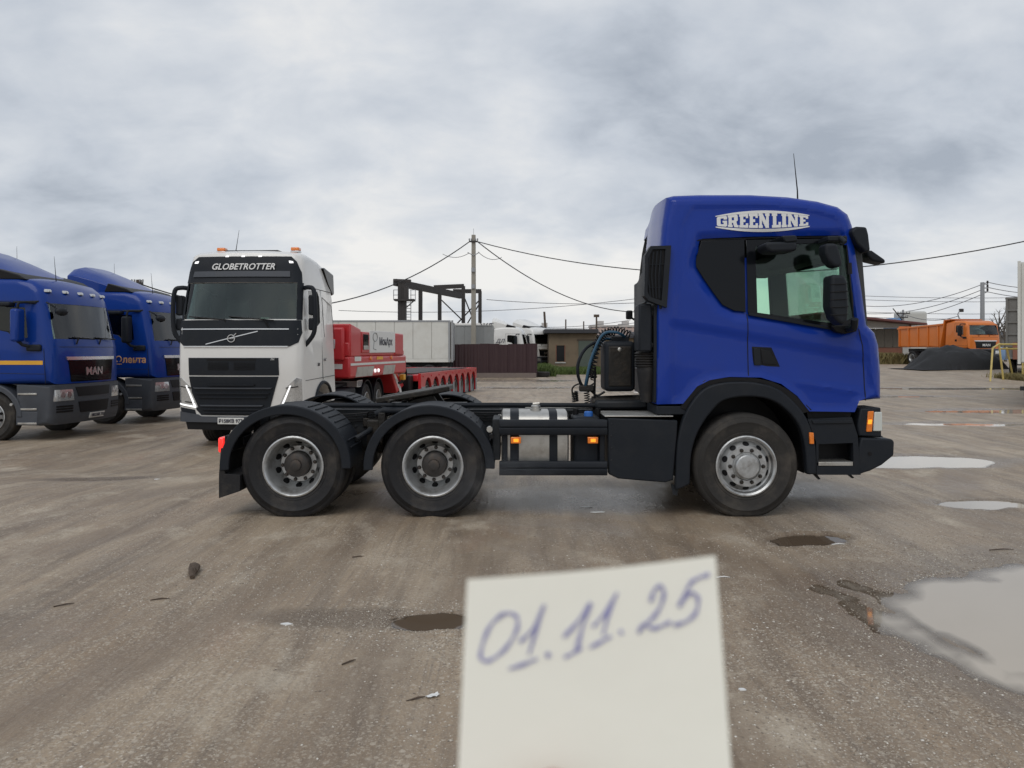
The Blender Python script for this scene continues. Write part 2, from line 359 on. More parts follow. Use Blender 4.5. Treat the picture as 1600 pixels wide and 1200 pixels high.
wheel_kind('drive', 0.532, 0.28, 0.275, 0.298, 'steel_rim', 0.022, True)
wheel_kind('trail', 0.47, 0.26, 0.18, 0.285, 'dark_rim', 0.02)
# ------------------------------------------------------------------ ground sheet with ruts, hollows and standing water
def vnoise(x, y, seed=0):
    xi = np.floor(x).astype(np.int64); yi = np.floor(y).astype(np.int64); xf = x-xi; yf = y-yi
    def h(a, b):
        n = (a*374761393+b*668265263+seed*1442695041) & 0x7fffffff; n = ((n ^ (n >> 13))*1274126177) & 0x7fffffff; n = n ^ (n >> 16); return (n & 0xffff)/65535.0
    u = xf*xf*(3-2*xf); v = yf*yf*(3-2*yf)
    return (h(xi, yi)*(1-u)+h(xi+1, yi)*u)*(1-v)+(h(xi, yi+1)*(1-u)+h(xi+1, yi+1)*u)*v-0.5
def fbm(x, y, o=4, seed=0):
    s = 0; a = 1.0
    for k in range(o): s = s+a*vnoise(x*2**k+17.3*k, y*2**k-9.1*k, seed+k); a *= 0.5
    return s
# (centre x, centre y, half width, half depth, turn) of each pool of water
PUD = [(4.10, 4.72, 1.90, 1.40, 0.0), (5.2, 8.45, 0.50, 0.22, 0.1), (5.8, 11.6, 1.6, 0.6, 0.05), (-0.46, 4.82, 0.28, 0.14, 0.0),
       (2.62, 6.85, 0.36, 0.20, 0.2), (18.6, 32.5, 3.4, 0.95, 0.03), (13.4, 21.0, 2.2, 0.7, 0.05), (0.9, 33.5, 2.6, 0.8, 0.0), (4.6, 30.5, 2.0, 0.6, 0.0),
       (-0.3, 41.0, 3.6, 1.3, 0.0), (10.2, 17.4, 1.5, 0.45, -0.05), (2.2, 10.9, 0.9, 0.30, 0.0), (12.5, 27.5, 3.2, 0.6, 0.02), (22.5, 27.0, 3.0, 0.6, 0.0), (8.0, 24.5, 1.4, 0.35, 0.0), (5.0, 21.5, 1.6, 0.3, 0.0)]
def axis_lines(fine, step, grow, far, start=0):
    v = [start]; 
    while v[-1] < far:
        v.append(v[-1]+max(step, grow*v[-1]) if v[-1] < fine else v[-1]*(1+grow) if v[-1] < 70 else v[-1]*1.10)
    return v
xp = axis_lines(9, 0.042, 0.0, 9)[:-1]
q = 9.0
while q < 2500: xp.append(q); q *= 1.014 if q < 60 else 1.12
xs = np.array([-a for a in reversed(xp[1:])]+xp)
yp = []; q = 0.9
while q < 2600: yp.append(q); q += max(0.036, 0.0080*q) if q < 75 else 0.1*q
ys = np.array(list(np.linspace(-60, -8, 8))+list(np.linspace(-6, 0.6, 14))+yp)
X, Yg = np.meshgrid(xs, ys)
Z = -0.25*S(-1.5, -6, X)*S(8.5, 13, Yg)+0.5*S(10, 30, X)*S(28, 50, Yg)
near = 1-S(40, 80, np.hypot(X, Yg))
NZ = 0.020*fbm(X*0.55, Yg*0.40, 4, 3)+0.012*fbm(X*2.6+0.25*Yg, Yg*0.22, 3, 11)+0.007*fbm(X*6, Yg*6, 2, 23)
NZ = NZ*near
# keep the ground level below the parked tractor
flatm = np.exp(-(np.maximum(0, np.abs(Yg-9.0)-1.5)**2)/0.8)*np.exp(-(np.maximum(0, np.abs(X)-3.2)**2)/0.8)
NZ = NZ*(1-0.75*flatm)
wet_and_shade = np.clip(0.30+1.1*fbm(X*0.35+3, Yg*0.22, 4, 41), 0, 1)*0.55
wob = 0.30*fbm(X*1.1, Yg*1.1, 5, 5)
for cx, cy, rx, ry, t in PUD:
    fq = 1.15/min(rx, ry); sl = (np.abs(X-cx) < 4*rx) & (np.abs(Yg-cy) < 4*ry); wob = np.full(X.shape, 0.0); wob[sl] = 0.36*fbm(X[sl]*fq+cx, Yg[sl]*fq*1.1, 5, 5)
    dx, dy = X-cx, Yg-cy; c_, s_ = cos(t), sin(t); d = np.hypot((dx*c_+dy*s_)/rx, (-dx*s_+dy*c_)/ry)+wob
    z0 = gz(cx, cy); k = S(2.2, 1.15, d); Z = Z*(1-k)+z0*k
    NZ = NZ*(1-0.5*S(1.4, 1.0, d))-0.055*S(1.22, 0.55, d)+0.012*np.exp(-((d-1.35)/0.22)**2)
    wet_and_shade = np.maximum(wet_and_shade, S(1.75, 0.95, d))
wob = 0.4*fbm(X*1.4, Yg*1.4, 5, 8)
for cx, cy, rx, ry, am_ in ((-5.7, 10.7, 1.0, .42, 1.0), (-1.05, 4.86, .6, .2, 1.0), (-3.4, 4.6, 1.2, .5, .5), (3.0, 9.3, 1.5, .7, .9), (0.8, 8.6, 1.8, .9, .9), (-1.5, 8.8, 1.8, .8, .8)):  # damp patches; those below the tractor also paint its contact shade into the ground
    wet_and_shade = np.maximum(wet_and_shade, am_*S(1.5, .5, np.hypot((X-cx)/rx, (Yg-cy)/ry)+wob))
wob = 0.3*fbm(X*1.1, Yg*1.1, 4, 5)
Z = Z+NZ
# wheel tracks pressed into the mud: (points, half width)
TRK = [([(2.9, 1.5), (2.55, 3.4), (2.15, 5.2), (1.75, 6.6), (.9, 7.4), (-.6, 7.9)], .20), ([(1.0, 1.5), (.95, 3.4), (.75, 5.0), (.35, 6.4), (-.4, 7.2)], .18), ([(-2.9, 1.5), (-2.35, 3.4), (-1.75, 5.3), (-1.35, 7.0), (-1.0, 8.2)], .24), ([(-1.3, 1.5), (-1.0, 3.2), (-.55, 5.0), (-.2, 6.6), (.1, 7.8)], .22),
       ([(-5.5, 3.0), (-4.6, 5.5), (-3.2, 8.0), (-1.5, 10.5)], .28), ([(-6.9, 4.0), (-5.8, 6.5), (-4.4, 9.0), (-2.8, 11.5)], .28), ([(4.5, 7.2), (5.5, 9.5), (7.5, 12.5), (10.0, 16.0)], .25), ([(6.0, 6.6), (7.0, 9.0), (9.0, 12.0), (11.6, 15.5)], .25)]
track = np.zeros_like(X)
for pts_, hw_ in TRK:
    sel = (np.abs(X) < 14) & (Yg > 1) & (Yg < 18); xx, yy = X[sel], Yg[sel]; best = np.full(xx.shape, 1e9)
    pp = [tuple(a*(1-t_)+b*t_ for a, b in zip(p0, p1)) for p0, p1 in zip(pts_, pts_[1:]) for t_ in np.linspace(0, 1, 7)[:-1]]+[pts_[-1]]
    for (ax, ay), (bx_, by_) in zip(pp, pp[1:]):
        dx, dy = bx_-ax, by_-ay; tt = np.clip(((xx-ax)*dx+(yy-ay)*dy)/(dx*dx+dy*dy), 0, 1); best = np.minimum(best, np.hypot(xx-ax-tt*dx, yy-ay-tt*dy))
    best = best+.05*fbm(xx*2.2, yy*2.2, 3, 61); fade = np.clip(.55+1.0*fbm(xx*.9, yy*.5, 3, 71), 0, 1)
    track[sel] = np.maximum(track[sel], np.exp(-(best/hw_)**4)*fade); Z[sel] += -.009*np.exp(-(best/hw_)**4)+.006*np.exp(-((best-hw_*1.35)/.06)**2)
nx, ny_ = len(xs), len(ys)
verts = np.stack([X.ravel(), Yg.ravel(), Z.ravel()], 1)
ii = (np.arange(ny_-1)[:, None]*nx+np.arange(nx-1)[None, :]).ravel()
faces = np.stack([ii, ii+1, ii+1+nx, ii+nx], 1)
def np_mesh(name, verts, faces):
    me = bpy.data.meshes.new(name); k = faces.shape[1]
    me.vertices.add(len(verts)); me.vertices.foreach_set('co', verts.astype(np.float32).ravel())
    me.loops.add(faces.size); me.loops.foreach_set('vertex_index', faces.astype(np.int32).ravel())
    me.polygons.add(len(faces)); me.polygons.foreach_set('loop_start', np.arange(0, faces.size, k, dtype=np.int32)); me.update(calc_edges=True); return me
gme = np_mesh('ground', verts, faces); gme.polygons.foreach_set('use_smooth', [True]*len(gme.polygons))
at = gme.attributes.new('wet_and_shade', 'FLOAT', 'POINT'); at.data.foreach_set('value', wet_and_shade.ravel().astype(np.float32))
at = gme.attributes.new('track', 'FLOAT', 'POINT'); at.data.foreach_set('value', track.ravel().astype(np.float32))
def ground_z(x, y):
    i = int(np.searchsorted(xs, x)); j = int(np.searchsorted(ys, y)); i = min(max(i, 1), nx-1); j = min(max(j, 1), ny_-1)
    u = (x-xs[i-1])/(xs[i]-xs[i-1]); v = (y-ys[j-1])/(ys[j]-ys[j-1])
    return float((Z[j-1, i-1]*(1-u)+Z[j-1, i]*u)*(1-v)+(Z[j, i-1]*(1-u)+Z[j, i]*u)*v)
# material of the yard: trodden mud, sandy scrapes, damp hollows, painted shade below the tractor, grit
gm = bpy.data.materials.new('mud_yard'); gm.use_nodes = True; nt = gm.node_tree; pr = nt.nodes['Principled BSDF']
tcg = N('ShaderNodeTexCoord')
def tex(scale, detail=5, rough=0.6, stretch=(1, 1, 1), dist=0.0, rot=0.0, kind='ShaderNodeTexNoise'):
    mp = N('ShaderNodeMapping'); LK(tcg.outputs['Object'], mp.inputs[0]); mp.inputs['Scale'].default_value = stretch; mp.inputs['Rotation'].default_value = (0, 0, rot)
    n = N(kind); LK(mp.outputs[0], n.inputs['Vector']); n.inputs['Scale'].default_value = scale
    if kind == 'ShaderNodeTexNoise': n.inputs['Detail'].default_value = detail; n.inputs['Roughness'].default_value = rough; n.inputs['Distortion'].default_value = dist
    return n
def rng_(v, a, b, c=0.0, d=1.0):
    r = N('ShaderNodeMapRange'); LK(v, r.inputs[0]); r.inputs[1].default_value = a; r.inputs[2].default_value = b; r.inputs[3].default_value = c; r.inputs[4].default_value = d; return r.outputs[0]
def mixc(f, a, b):
    m = N('ShaderNodeMix', data_type='RGBA')
    for i, v in ((0, f), (6, a), (7, b)):
        if isinstance(v, tuple): m.inputs[i].default_value = (*v, 1)
        elif isinstance(v, float): m.inputs[i].default_value = v
        else: LK(v, m.inputs[i])
    return m.outputs[2]
wa = N('ShaderNodeAttribute', attribute_name='wet_and_shade').outputs['Fac']
big = tex(0.45, 6, 0.6, (1, 0.7, 1), 0.4).outputs[0]
strk = tex(2.2, 5, 0.62, (1.6, 0.16, 1), 0.5, radians(-8)).outputs[0]
strk2 = tex(7.0, 4, 0.6, (1.6, 0.10, 1), 0.3, radians(-12)).outputs[0]
patch_ = tex(1.3, 9, 0.72, (1, 0.7, 1), 0.15).outputs[0]
strk3 = tex(22, 3, 0.6, (1.8, 0.05, 1), 0.2, radians(-10)).outputs[0]
grit = tex(85, 3, 0.7).outputs[0]
grit2 = tex(28, 4, 0.7).outputs[0]
col = mixc(rng_(big, 0.35, 0.66), (0.278, 0.206, 0.140), (0.440, 0.358, 0.265))
col = mixc(rng_(strk, 0.42, 0.66, 0, 0.85), col, (0.160, 0.122, 0.088))
col = mixc(rng_(strk2, 0.50, 0.75, 0, 0.40), col, (0.345, 0.292, 0.230))
col = mixc(rng_(strk3, 0.52, 0.68, 0, 0.45), col, (0.17, 0.137, 0.108))
col = mixc(rng_(patch_, 0.53, 0.70, 0, 0.85), col, (0.560, 0.490, 0.390))
col = mixc(rng_(tex(0.9, 5, 0.6, (1, 0.6, 1), 0.5, 0.4).outputs[0], 0.60, 0.72, 0, 0.55), col, (0.330, 0.225, 0.155))
col = mixc(rng_(grit2, 0.40, 0.70, 0, 0.30), col, (0.17, 0.14, 0.115))
col = mixc(rng_(grit, 0.55, 0.70, 0, 0.55), col, (0.56, 0.51, 0.44))
col = mixc(rng_(grit, 0.42, 0.28, 0, 0.45), col, (0.13, 0.105, 0.085))
pv_ = tex(92, kind='ShaderNodeTexVoronoi'); sp_ = N('ShaderNodeSeparateColor'); LK(pv_.outputs['Color'], sp_.inputs[0]); zone = rng_(tex(0.8, 6, 0.65).outputs[0], 0.42, 0.62)
col = mixc(M('MULTIPLY', rng_(sp_.outputs[0], 0.82, 0.86, 0, 0.55), zone), col, (0.58, 0.52, 0.43))
col = mixc(M('MULTIPLY', rng_(sp_.outputs[1], 0.86, 0.90, 0, 0.50), zone), col, (0.12, 0.096, 0.075))
pv2 = tex(30, kind='ShaderNodeTexVoronoi'); sp2 = N('ShaderNodeSeparateColor'); LK(pv2.outputs['Color'], sp2.inputs[0])
col = mixc(M('MULTIPLY', rng_(sp2.outputs[0], 0.90, 0.92, 0, 0.5), rng_(pv2.outputs['Distance'], 0.45, 0.35)), col, (0.50, 0.44, 0.36))
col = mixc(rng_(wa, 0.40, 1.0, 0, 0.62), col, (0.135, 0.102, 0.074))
ta = N('ShaderNodeAttribute', attribute_name='track').outputs['Fac']
col = mixc(rng_(ta, 0.05, 0.9, 0, 0.62), col, mixc(rng_(strk3, 0.35, 0.65), (0.150, 0.108, 0.074), (0.255, 0.195, 0.140)))
hs_ = N('ShaderNodeHueSaturation'); hs_.inputs['Saturation'].default_value = 1.08; LK(col, hs_.inputs['Color']); LK(hs_.outputs[0], pr.inputs['Base Color'])
ro = M('SUBTRACT', rng_(patch_, 0.3, 0.7, 0.40, 0.72), M('MULTIPLY', rng_(wa, 0.3, 1.0), 0.30))
LK(M('MAXIMUM', M('SUBTRACT', ro, M('MULTIPLY', ta, 0.12)), 0.16), pr.inputs['Roughness']); pr.inputs['Specular IOR Level'].default_value = 0.42
bp = N('ShaderNodeBump'); bp.inputs['Strength'].default_value = 0.85; bp.inputs['Distance'].default_value = 0.012
LK(M('ADD', M('MULTIPLY', grit2, 0.7), M('ADD', M('MULTIPLY', grit, 0.28), M('MULTIPLY', strk2, 0.9))), bp.inputs['Height']); LK(bp.outputs[0], pr.inputs['Normal'])
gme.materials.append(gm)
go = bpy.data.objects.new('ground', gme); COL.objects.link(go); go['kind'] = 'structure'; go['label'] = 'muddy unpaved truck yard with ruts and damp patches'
# water: muddy and still
wm = bpy.data.materials.new('muddy_water'); wm.use_nodes = True; nt = wm.node_tree; pr = nt.nodes['Principled BSDF']
pr.inputs['Base Color'].default_value = (0.46, 0.40, 0.325, 1); pr.inputs['Roughness'].default_value = 0.025; pr.inputs['IOR'].default_value = 1.33
tcg = N('ShaderNodeTexCoord'); bp = N('ShaderNodeBump'); bp.inputs['Strength'].default_value = 0.03; bp.inputs['Distance'].default_value = 0.01; LK(tex(5, 2, 0.5).outputs[0], bp.inputs['Height']); LK(bp.outputs[0], pr.inputs['Normal'])
dp = N('ShaderNodeAttribute', attribute_name='depth').outputs['Fac']; tr_ = N('ShaderNodeBsdfTransparent'); gl_ = N('ShaderNodeBsdfGlossy'); gl_.inputs['Roughness'].default_value = .03; fz = N('ShaderNodeFresnel'); fz.inputs[0].default_value = 1.33
sh = N('ShaderNodeMixShader'); LK(fz.outputs[0], sh.inputs[0]); LK(tr_.outputs[0], sh.inputs[1]); LK(gl_.outputs[0], sh.inputs[2])
mw = N('ShaderNodeMixShader'); LK(rng_(dp, 0.0, 0.010), mw.inputs[0]); LK(sh.outputs[0], mw.inputs[1]); LK(pr.outputs[0], mw.inputs[2]); LK(mw.outputs[0], nt.nodes['Material Output'].inputs['Surface'])
MATS['water'] = wm; wm2 = wm.copy(); wm2.node_tree.nodes['Principled BSDF'].inputs['Base Color'].default_value = (.11, .08, .055, 1)
for ip_, (cx, cy, rx, ry, t) in enumerate(PUD):
    z0 = gz(cx, cy)-0.014-.0006*ip_; nu_, nv_ = 72, 48; vv = []; dep = []; ff = []
    for j in range(nv_+1):
        for i in range(nu_+1):
            a_, b_ = (i/nu_*2-1)*1.65*rx, (j/nv_*2-1)*1.65*ry; x_, y_ = cx+a_*cos(t)-b_*sin(t), cy+a_*sin(t)+b_*cos(t); vv.append((x_, y_, z0)); dep.append(z0-ground_z(x_, y_))
    for j in range(nv_):
        for i in range(nu_):
            k = j*(nu_+1)+i; q4 = (k, k+1, k+nu_+2, k+nu_+1); e4 = math.hypot((i/nu_*2-1)*1.65, (j/nv_*2-1)*1.65)
            if max(dep[m_] for m_ in q4) > -0.006 and e4 < 1.32: ff.append(q4)
    me = bpy.data.meshes.new('puddle'); me.from_pydata(vv, [], ff); at = me.attributes.new('depth', 'FLOAT', 'POINT'); at.data.foreach_set('value', dep); me.materials.append(wm2 if ip_ in (3, 4) else wm)
    bmw = bmesh.new(); bmw.from_mesh(me); bmesh.ops.delete(bmw, geom=[v for v in bmw.verts if not v.link_faces], context='VERTS'); bmw.to_mesh(me); bmw.free()
    o = bpy.data.objects.new('puddle', me); COL.objects.link(o); o['kind'] = 'structure'
# loose stones: one uncountable mass
def scatter(name, pts, smin, smax, m, label, cat):
    n = len(pts); s_ = rng.uniform(smin, smax, n)*rng.uniform(0.5, 1, n)**1.5
    base = np.array([(1, 0, 0), (0, 1, 0), (-1, 0, 0), (0, -1, 0), (0, 0, 0.8), (0, 0, -0.8)]); fc = np.array([(0, 1, 4), (1, 2, 4), (2, 3, 4), (3, 0, 4), (1, 0, 5), (2, 1, 5), (3, 2, 5), (0, 3, 5)])
    a = rng.uniform(0, 2*pi, n); v = base[None]*(1+rng.uniform(-0.35, 0.35, (n, 6, 3)))*s_[:, None, None]; v[:, :, 2] *= 0.5; v[:, :, 0] *= rng.uniform(0.6, 1.2, n)[:, None]
    x = v[:, :, 0]*np.cos(a)[:, None]-v[:, :, 1]*np.sin(a)[:, None]; y = v[:, :, 0]*np.sin(a)[:, None]+v[:, :, 1]*np.cos(a)[:, None]
    v = np.stack([x, y, v[:, :, 2]], 2)+np.array([(p[0], p[1], ground_z(p[0], p[1])+0.08*s) for p, s in zip(pts, s_)])[:, None]
    me = np_mesh(name, v.reshape(-1, 3), (fc[None]+6*np.arange(n)[:, None, None]).reshape(-1, 3)); me.materials.append(m)
    o = bpy.data.objects.new(name, me); COL.objects.link(o); tag(o, label, cat, kind='stuff'); return o
sm = bpy.data.materials.new('stones'); sm.use_nodes = True; nt = sm.node_tree; ge = N('ShaderNodeNewGeometry'); rp = N('ShaderNodeValToRGB'); LK(ge.outputs['Random Per Island'], rp.inputs[0])
for p_, c_ in ((0.0, (0.20, 0.165, 0.13, 1)), (1.0, (0.78, 0.75, 0.68, 1))): rp.color_ramp.elements[int(p_)].color = c_
e = rp.color_ramp.elements.new(0.55); e.color = (0.42, 0.36, 0.29, 1); e = rp.color_ramp.elements.new(0.88); e.color = (0.58, 0.53, 0.45, 1)
LK(rp.outputs[0], nt.nodes['Principled BSDF'].inputs['Base Color']); nt.nodes['Principled BSDF'].inputs['Roughness'].default_value = 0.6
pts = []
def ring_pts(i, n, lo, hi, pw=1.0):
    cx, cy, rx, ry, t = PUD[i]
    for _ in range(n):
        a = random.uniform(0, 2*pi); d = lo+(hi-lo)*random.random()**pw; x, y = rx*d*cos(a), ry*d*sin(a); pts.append((cx+x*cos(t)-y*sin(t), cy+x*sin(t)+y*cos(t)))
ring_pts(0, 15000, 0.90, 1.75, 2.0); ring_pts(1, 900, 0.95, 2.0, 1.6); ring_pts(3, 4200, 0.5, 3.4, 1.3); ring_pts(4, 900, 0.9, 2.6); ring_pts(2, 700, 1.0, 1.5)
for cx, cy, sp, n in ((-2.0, 5.6, 0.4, 2200), (0.1, 4.2, 0.5, 3200), (0.3, 3.4, 0.4, 2400), (1.6, 3.3, 0.6, 4200), (1.9, 4.4, 0.6, 1500), (-1.2, 6.6, 0.7, 700), (3.2, 6.5, 0.6, 4200), (2.4, 2.9, 0.6, 1300), (0.9, 6.2, 0.6, 900)):
    for _ in range(n): pts.append((random.gauss(cx, sp), random.gauss(cy, sp*1.1)))
for _ in range(4000):
    y = 1.8+12*random.random()**1.6; pts.append((random.uniform(-0.75, 0.75)*y, y))
pts = [p for p in pts if p[1] > 1.2]
scatter('gravel', pts, 0.003, 0.011, sm, 'loose pale gravel and grit strewn over the mud and round the puddles', 'gravel')
# ------------------------------------------------------------------ blue tractor unit seen side-on
HYD = 7.76
def hp(px, py, d=0.0): return ((px-800)/FPX*(HYD+d), CH-(py-HY)/FPX*(HYD+d))
def hpoly(l, d=0.0): return [hp(a, b, d) for a, b in l]
T = thing('truck_tractor', 'blue three-axle tractor unit without trailer, GREEN LINE on its roof, parked side-on', 'truck', (0, HYD, 0))
CY0, CY1 = 0.02, 2.48
ol_px = [(1027, 632, 0), (1027, 560, .3), (1027, 492, .3), (1033, 400, .4), (1038, 350, .6), (1046, 305, 1), (1058, 302, 1), (1100, 300.5, 1), (1180, 300.5, 1), (1240, 304, 1), (1285, 311, 1), (1316, 320, 1), (1331, 332, 1), (1337, 348, 1),
         (1341, 366, 1), (1347, 420, 1), (1352, 465, 1), (1358, 508, 1), (1370, 520, 1), (1376, 540, 1), (1379, 580, 1), (1379, 624, .6), (1344, 627, 0), (1337, 644, 0), (1266, 643, 0), (1247, 619, 0), (1222, 600, 0), (1190, 590, 0), (1140, 589, 0), (1110, 594, 0), (1090, 604, 0), (1068, 631, 0)]
OL = [(*hp(a, b), c) for a, b, c in ol_px]
front_pts = sorted([(z, x) for (x, z, _), (px, py, _) in zip(OL, ol_px) if px >= 1316 and py < 626])
XF = hp(1358, 0)[0]
def hdef(x, y, z):
    k = min(1, max(0, (x-2.9)/0.6)); t = (y-1.25)/1.23; x2 = x+0.20*k*(1-t*t)
    tm = max(0, z-2.25)*0.055; y2 = y+(tm if y < 1.25 else -tm)*min(1, abs(y-1.25)/1.0)
    x2 += 0.17*float(S(.6, 2.4, y))*float(S(2.2, 1.5, x))
    zr = z+(0.05*(1-t*t) if z > 3.0 else 0)
    return Vector((x2, y2, zr))
win_all = hpoly([(1100, 374), (1168, 371), (1328, 369), (1345, 502), (1312, 513), (1170, 489), (1150, 487), (1130, 477), (1115, 457), (1101, 436), (1089, 416), (1089, 404)])
panelA = hpoly([(1050, 640), (1052, 520), (1062, 420), (1068, 350), (1085, 322), (1200, 316), (1280, 321), (1326, 338), (1500, 350), (1500, 700)])
belt = sorted([hp(a, b) for a, b in ((1020, 497), (1055, 503), (1165, 522), (1380, 562))])
low = sorted([hp(a, b) for a, b in ((1230, 596), (1300, 606), (1380, 618))])
CAPIN = inset_poly(OL, [0.10*p[2] for p in OL])
def hrelief(x, z):
    r = 0.0
    s = sdist((x, z), win_all)
    if 0 < s < 0.085: r += 0.045*(1-s/0.085)
    elif s <= 0: r += 0.045
    r += 0.014*(1-float(S(-0.02, 0.02, sdist((x, z), panelA))))
    b = z-lerp(belt, x); r += 0.016*float(S(0.02, -0.045, b))*float(S(1.55, 1.75, x))-0.010*float(S(-0.10, -0.42, b))
    if x > 2.7: c = z-lerp(low, x); r -= 0.012*math.exp(-(c/0.022)**2)*float(S(2.75, 3.1, x))
    return r*float(S(0.0, 0.05, -sdist((x, z), CAPIN)))
cuts = [('x', list(np.arange(1.50, 3.72, 0.035))), ('z', list(np.arange(1.10, 3.25, 0.035)))]
cab = cab_mesh(OL, CY0, CY1, 0.10, 'blue', hdef, cuts, hrelief, 10)
door_glass = hpoly([(1184, 384), (1200, 380), (1312, 378), (1327, 382), (1338, 496), (1312, 506), (1186, 488)])
cav = hpoly([(1045, 560), (1045, 400), (1060, 325), (1180, 312), (1290, 322), (1328, 350), (1340, 420), (1349, 500), (1349, 560)])
ws_cut = hpoly([(1318, 372), (1450, 372), (1450, 507), (1330, 507)])
bwin = MB().prism(cav, 0.10, 2.40).mesh('cutter', 'interior')
c2 = MB().prism(door_glass, -0.3, 2.8).mesh('cutter', 'interior'); c3 = MB().prism(ws_cut, 0.075, 2.425).mesh('cutter', 'interior')
cab = boolean(cab, [bwin, c2, c3]); co = sub(cab, 'cab', T)
def hfx(y, z):
    x = lerp(front_pts, z); e = min(y-CY0, CY1-y); r = 0.10
    if e < r: x -= r*(1-sqrt(max(0, 1-((r-max(0, e))/r)**2)))
    return hdef(x, y, z).x
zt, zb = hp(0, 371)[1], hp(0, 508.5)[1]
patch('windscreen', 'glass_clear', T, [(0.07, zb), (2.43, zb), (2.40, zt), (0.10, zt)], hfx, -0.012, 0.006, 0.10)
# black glazed bands on both sides
band = hpoly([(1170, 373), (1328, 370.5), (1344, 501), (1312, 512), (1171, 488)])
def holed(name, outer, hole, y0, y1, m):
    me = poly_mesh(name, [outer, hole], m, lambda u, v, h: (u, (y0+y1)/2+h*abs(y1-y0)/0.02, v), 0.01); fin(me, None, 40); return me
def shear_side(o, near=True):
    for v in o.data.vertices:
        tm = max(0, v.co.z-2.25)*0.055; v.co.y += tm if near else -tm
    o.data.update(); return o
rear_win = hpoly([(1099, 374.5), (1167, 372), (1167.5, 487), (1150, 485.5), (1131, 476), (1116, 456), (1102, 435), (1090, 415.5), (1090, 404)])
for near in (True, False):
    yy = (0.050, 0.060) if near else (2.440, 2.450)
    shear_side(sub(holed('window_surround', band, door_glass, *yy, 'gloss_black'), 'window_surround', T), near)
    shear_side(MB().prism(rear_win, *yy).build('rear_side_window', 'gloss_black', T, 0.004), near)
    g = inset_poly(door_glass, [-0.01]*len(door_glass)); yy = (0.066, 0.071) if near else (2.429, 2.434)
    shear_side(MB().prism(g, *yy).build('door_window', 'glass_clear', T), near)
# shut lines, belt strip, roof seam
def strip(name, pts, wd, y0, y1, m, parent=T):
    L = []; R = []
    P2 = [Vector(p) for p in pts]
    for i, p in enumerate(P2):
        t = (P2[min(i+1, len(P2)-1)]-P2[max(0, i-1)]).normalized(); n = Vector((-t.y, t.x))*wd/2; L.append(tuple(p+n)); R.append(tuple(p-n))
    mb = MB()
    for i in range(len(P2)-1): mb.prism([L[i], L[i+1], R[i+1], R[i]], y0, y1)
    return mb.build(name, m, parent)
def sgap(pts): # follows the pressed panel
    mb = MB(); P3 = []
    for (a, b), (c, d) in zip(pts, pts[1:]):
        n = max(2, int(math.hypot(c-a, d-b)/6))
        P3 += [hp(a+(c-a)*k/n, b+(d-b)*k/n) for k in range(n)]
    P3.append(hp(*pts[-1])); rings = []
    for i, p in enumerate(P3):
        q0, q1 = Vector(P3[max(0, i-1)]), Vector(P3[min(len(P3)-1, i+1)]); t = (q1-q0).normalized(); nn = Vector((-t.y, t.x))*0.0045
        y = CY0+hrelief(*p)+max(0, p[1]-2.25)*0.055; a = Vector(p)+nn; b = Vector(p)-nn
        rings.append([(a.x, y-0.0025, a.y), (b.x, y-0.0025, b.y), (b.x, y+0.01, b.y), (a.x, y+0.01, a.y)])
    return mb.loft(rings).build('shut_line', 'black', T)
sgap([(1170, 490), (1171, 591)]); sgap([(1343, 514), (1350, 540), (1353, 580), (1354, 626)]); sgap([(1171, 372), (1092, 374)])
sgap([(1095, 372.5), (1200, 369), (1325, 367.5)])
strip('belt_strip', hpoly([(1172, 490), (1312, 515)]), 0.026, 0.030, 0.066, 'plastic')
# door handle
hr_ = hrelief(*hp(1197, 558))
MB().prism(hpoly([(1177, 541.5), (1208, 543), (1222, 574), (1179, 573)]), CY0+hr_-0.004, CY0+hr_+0.02).build('door_handle_recess', 'black', T, 0.006)
MB().prism(hpoly([(1179, 544), (1189, 544.5), (1191, 571), (1180, 571)]), CY0+hr_-0.02, CY0+hr_).build('door_handle', 'plastic', T, 0.006)
MB().prism(hpoly([(1191, 546), (1206, 547), (1216, 570), (1193, 569)]), CY0+hr_-0.008, CY0+hr_).build('door_handle_grip', 'gloss_black', T, 0.006)
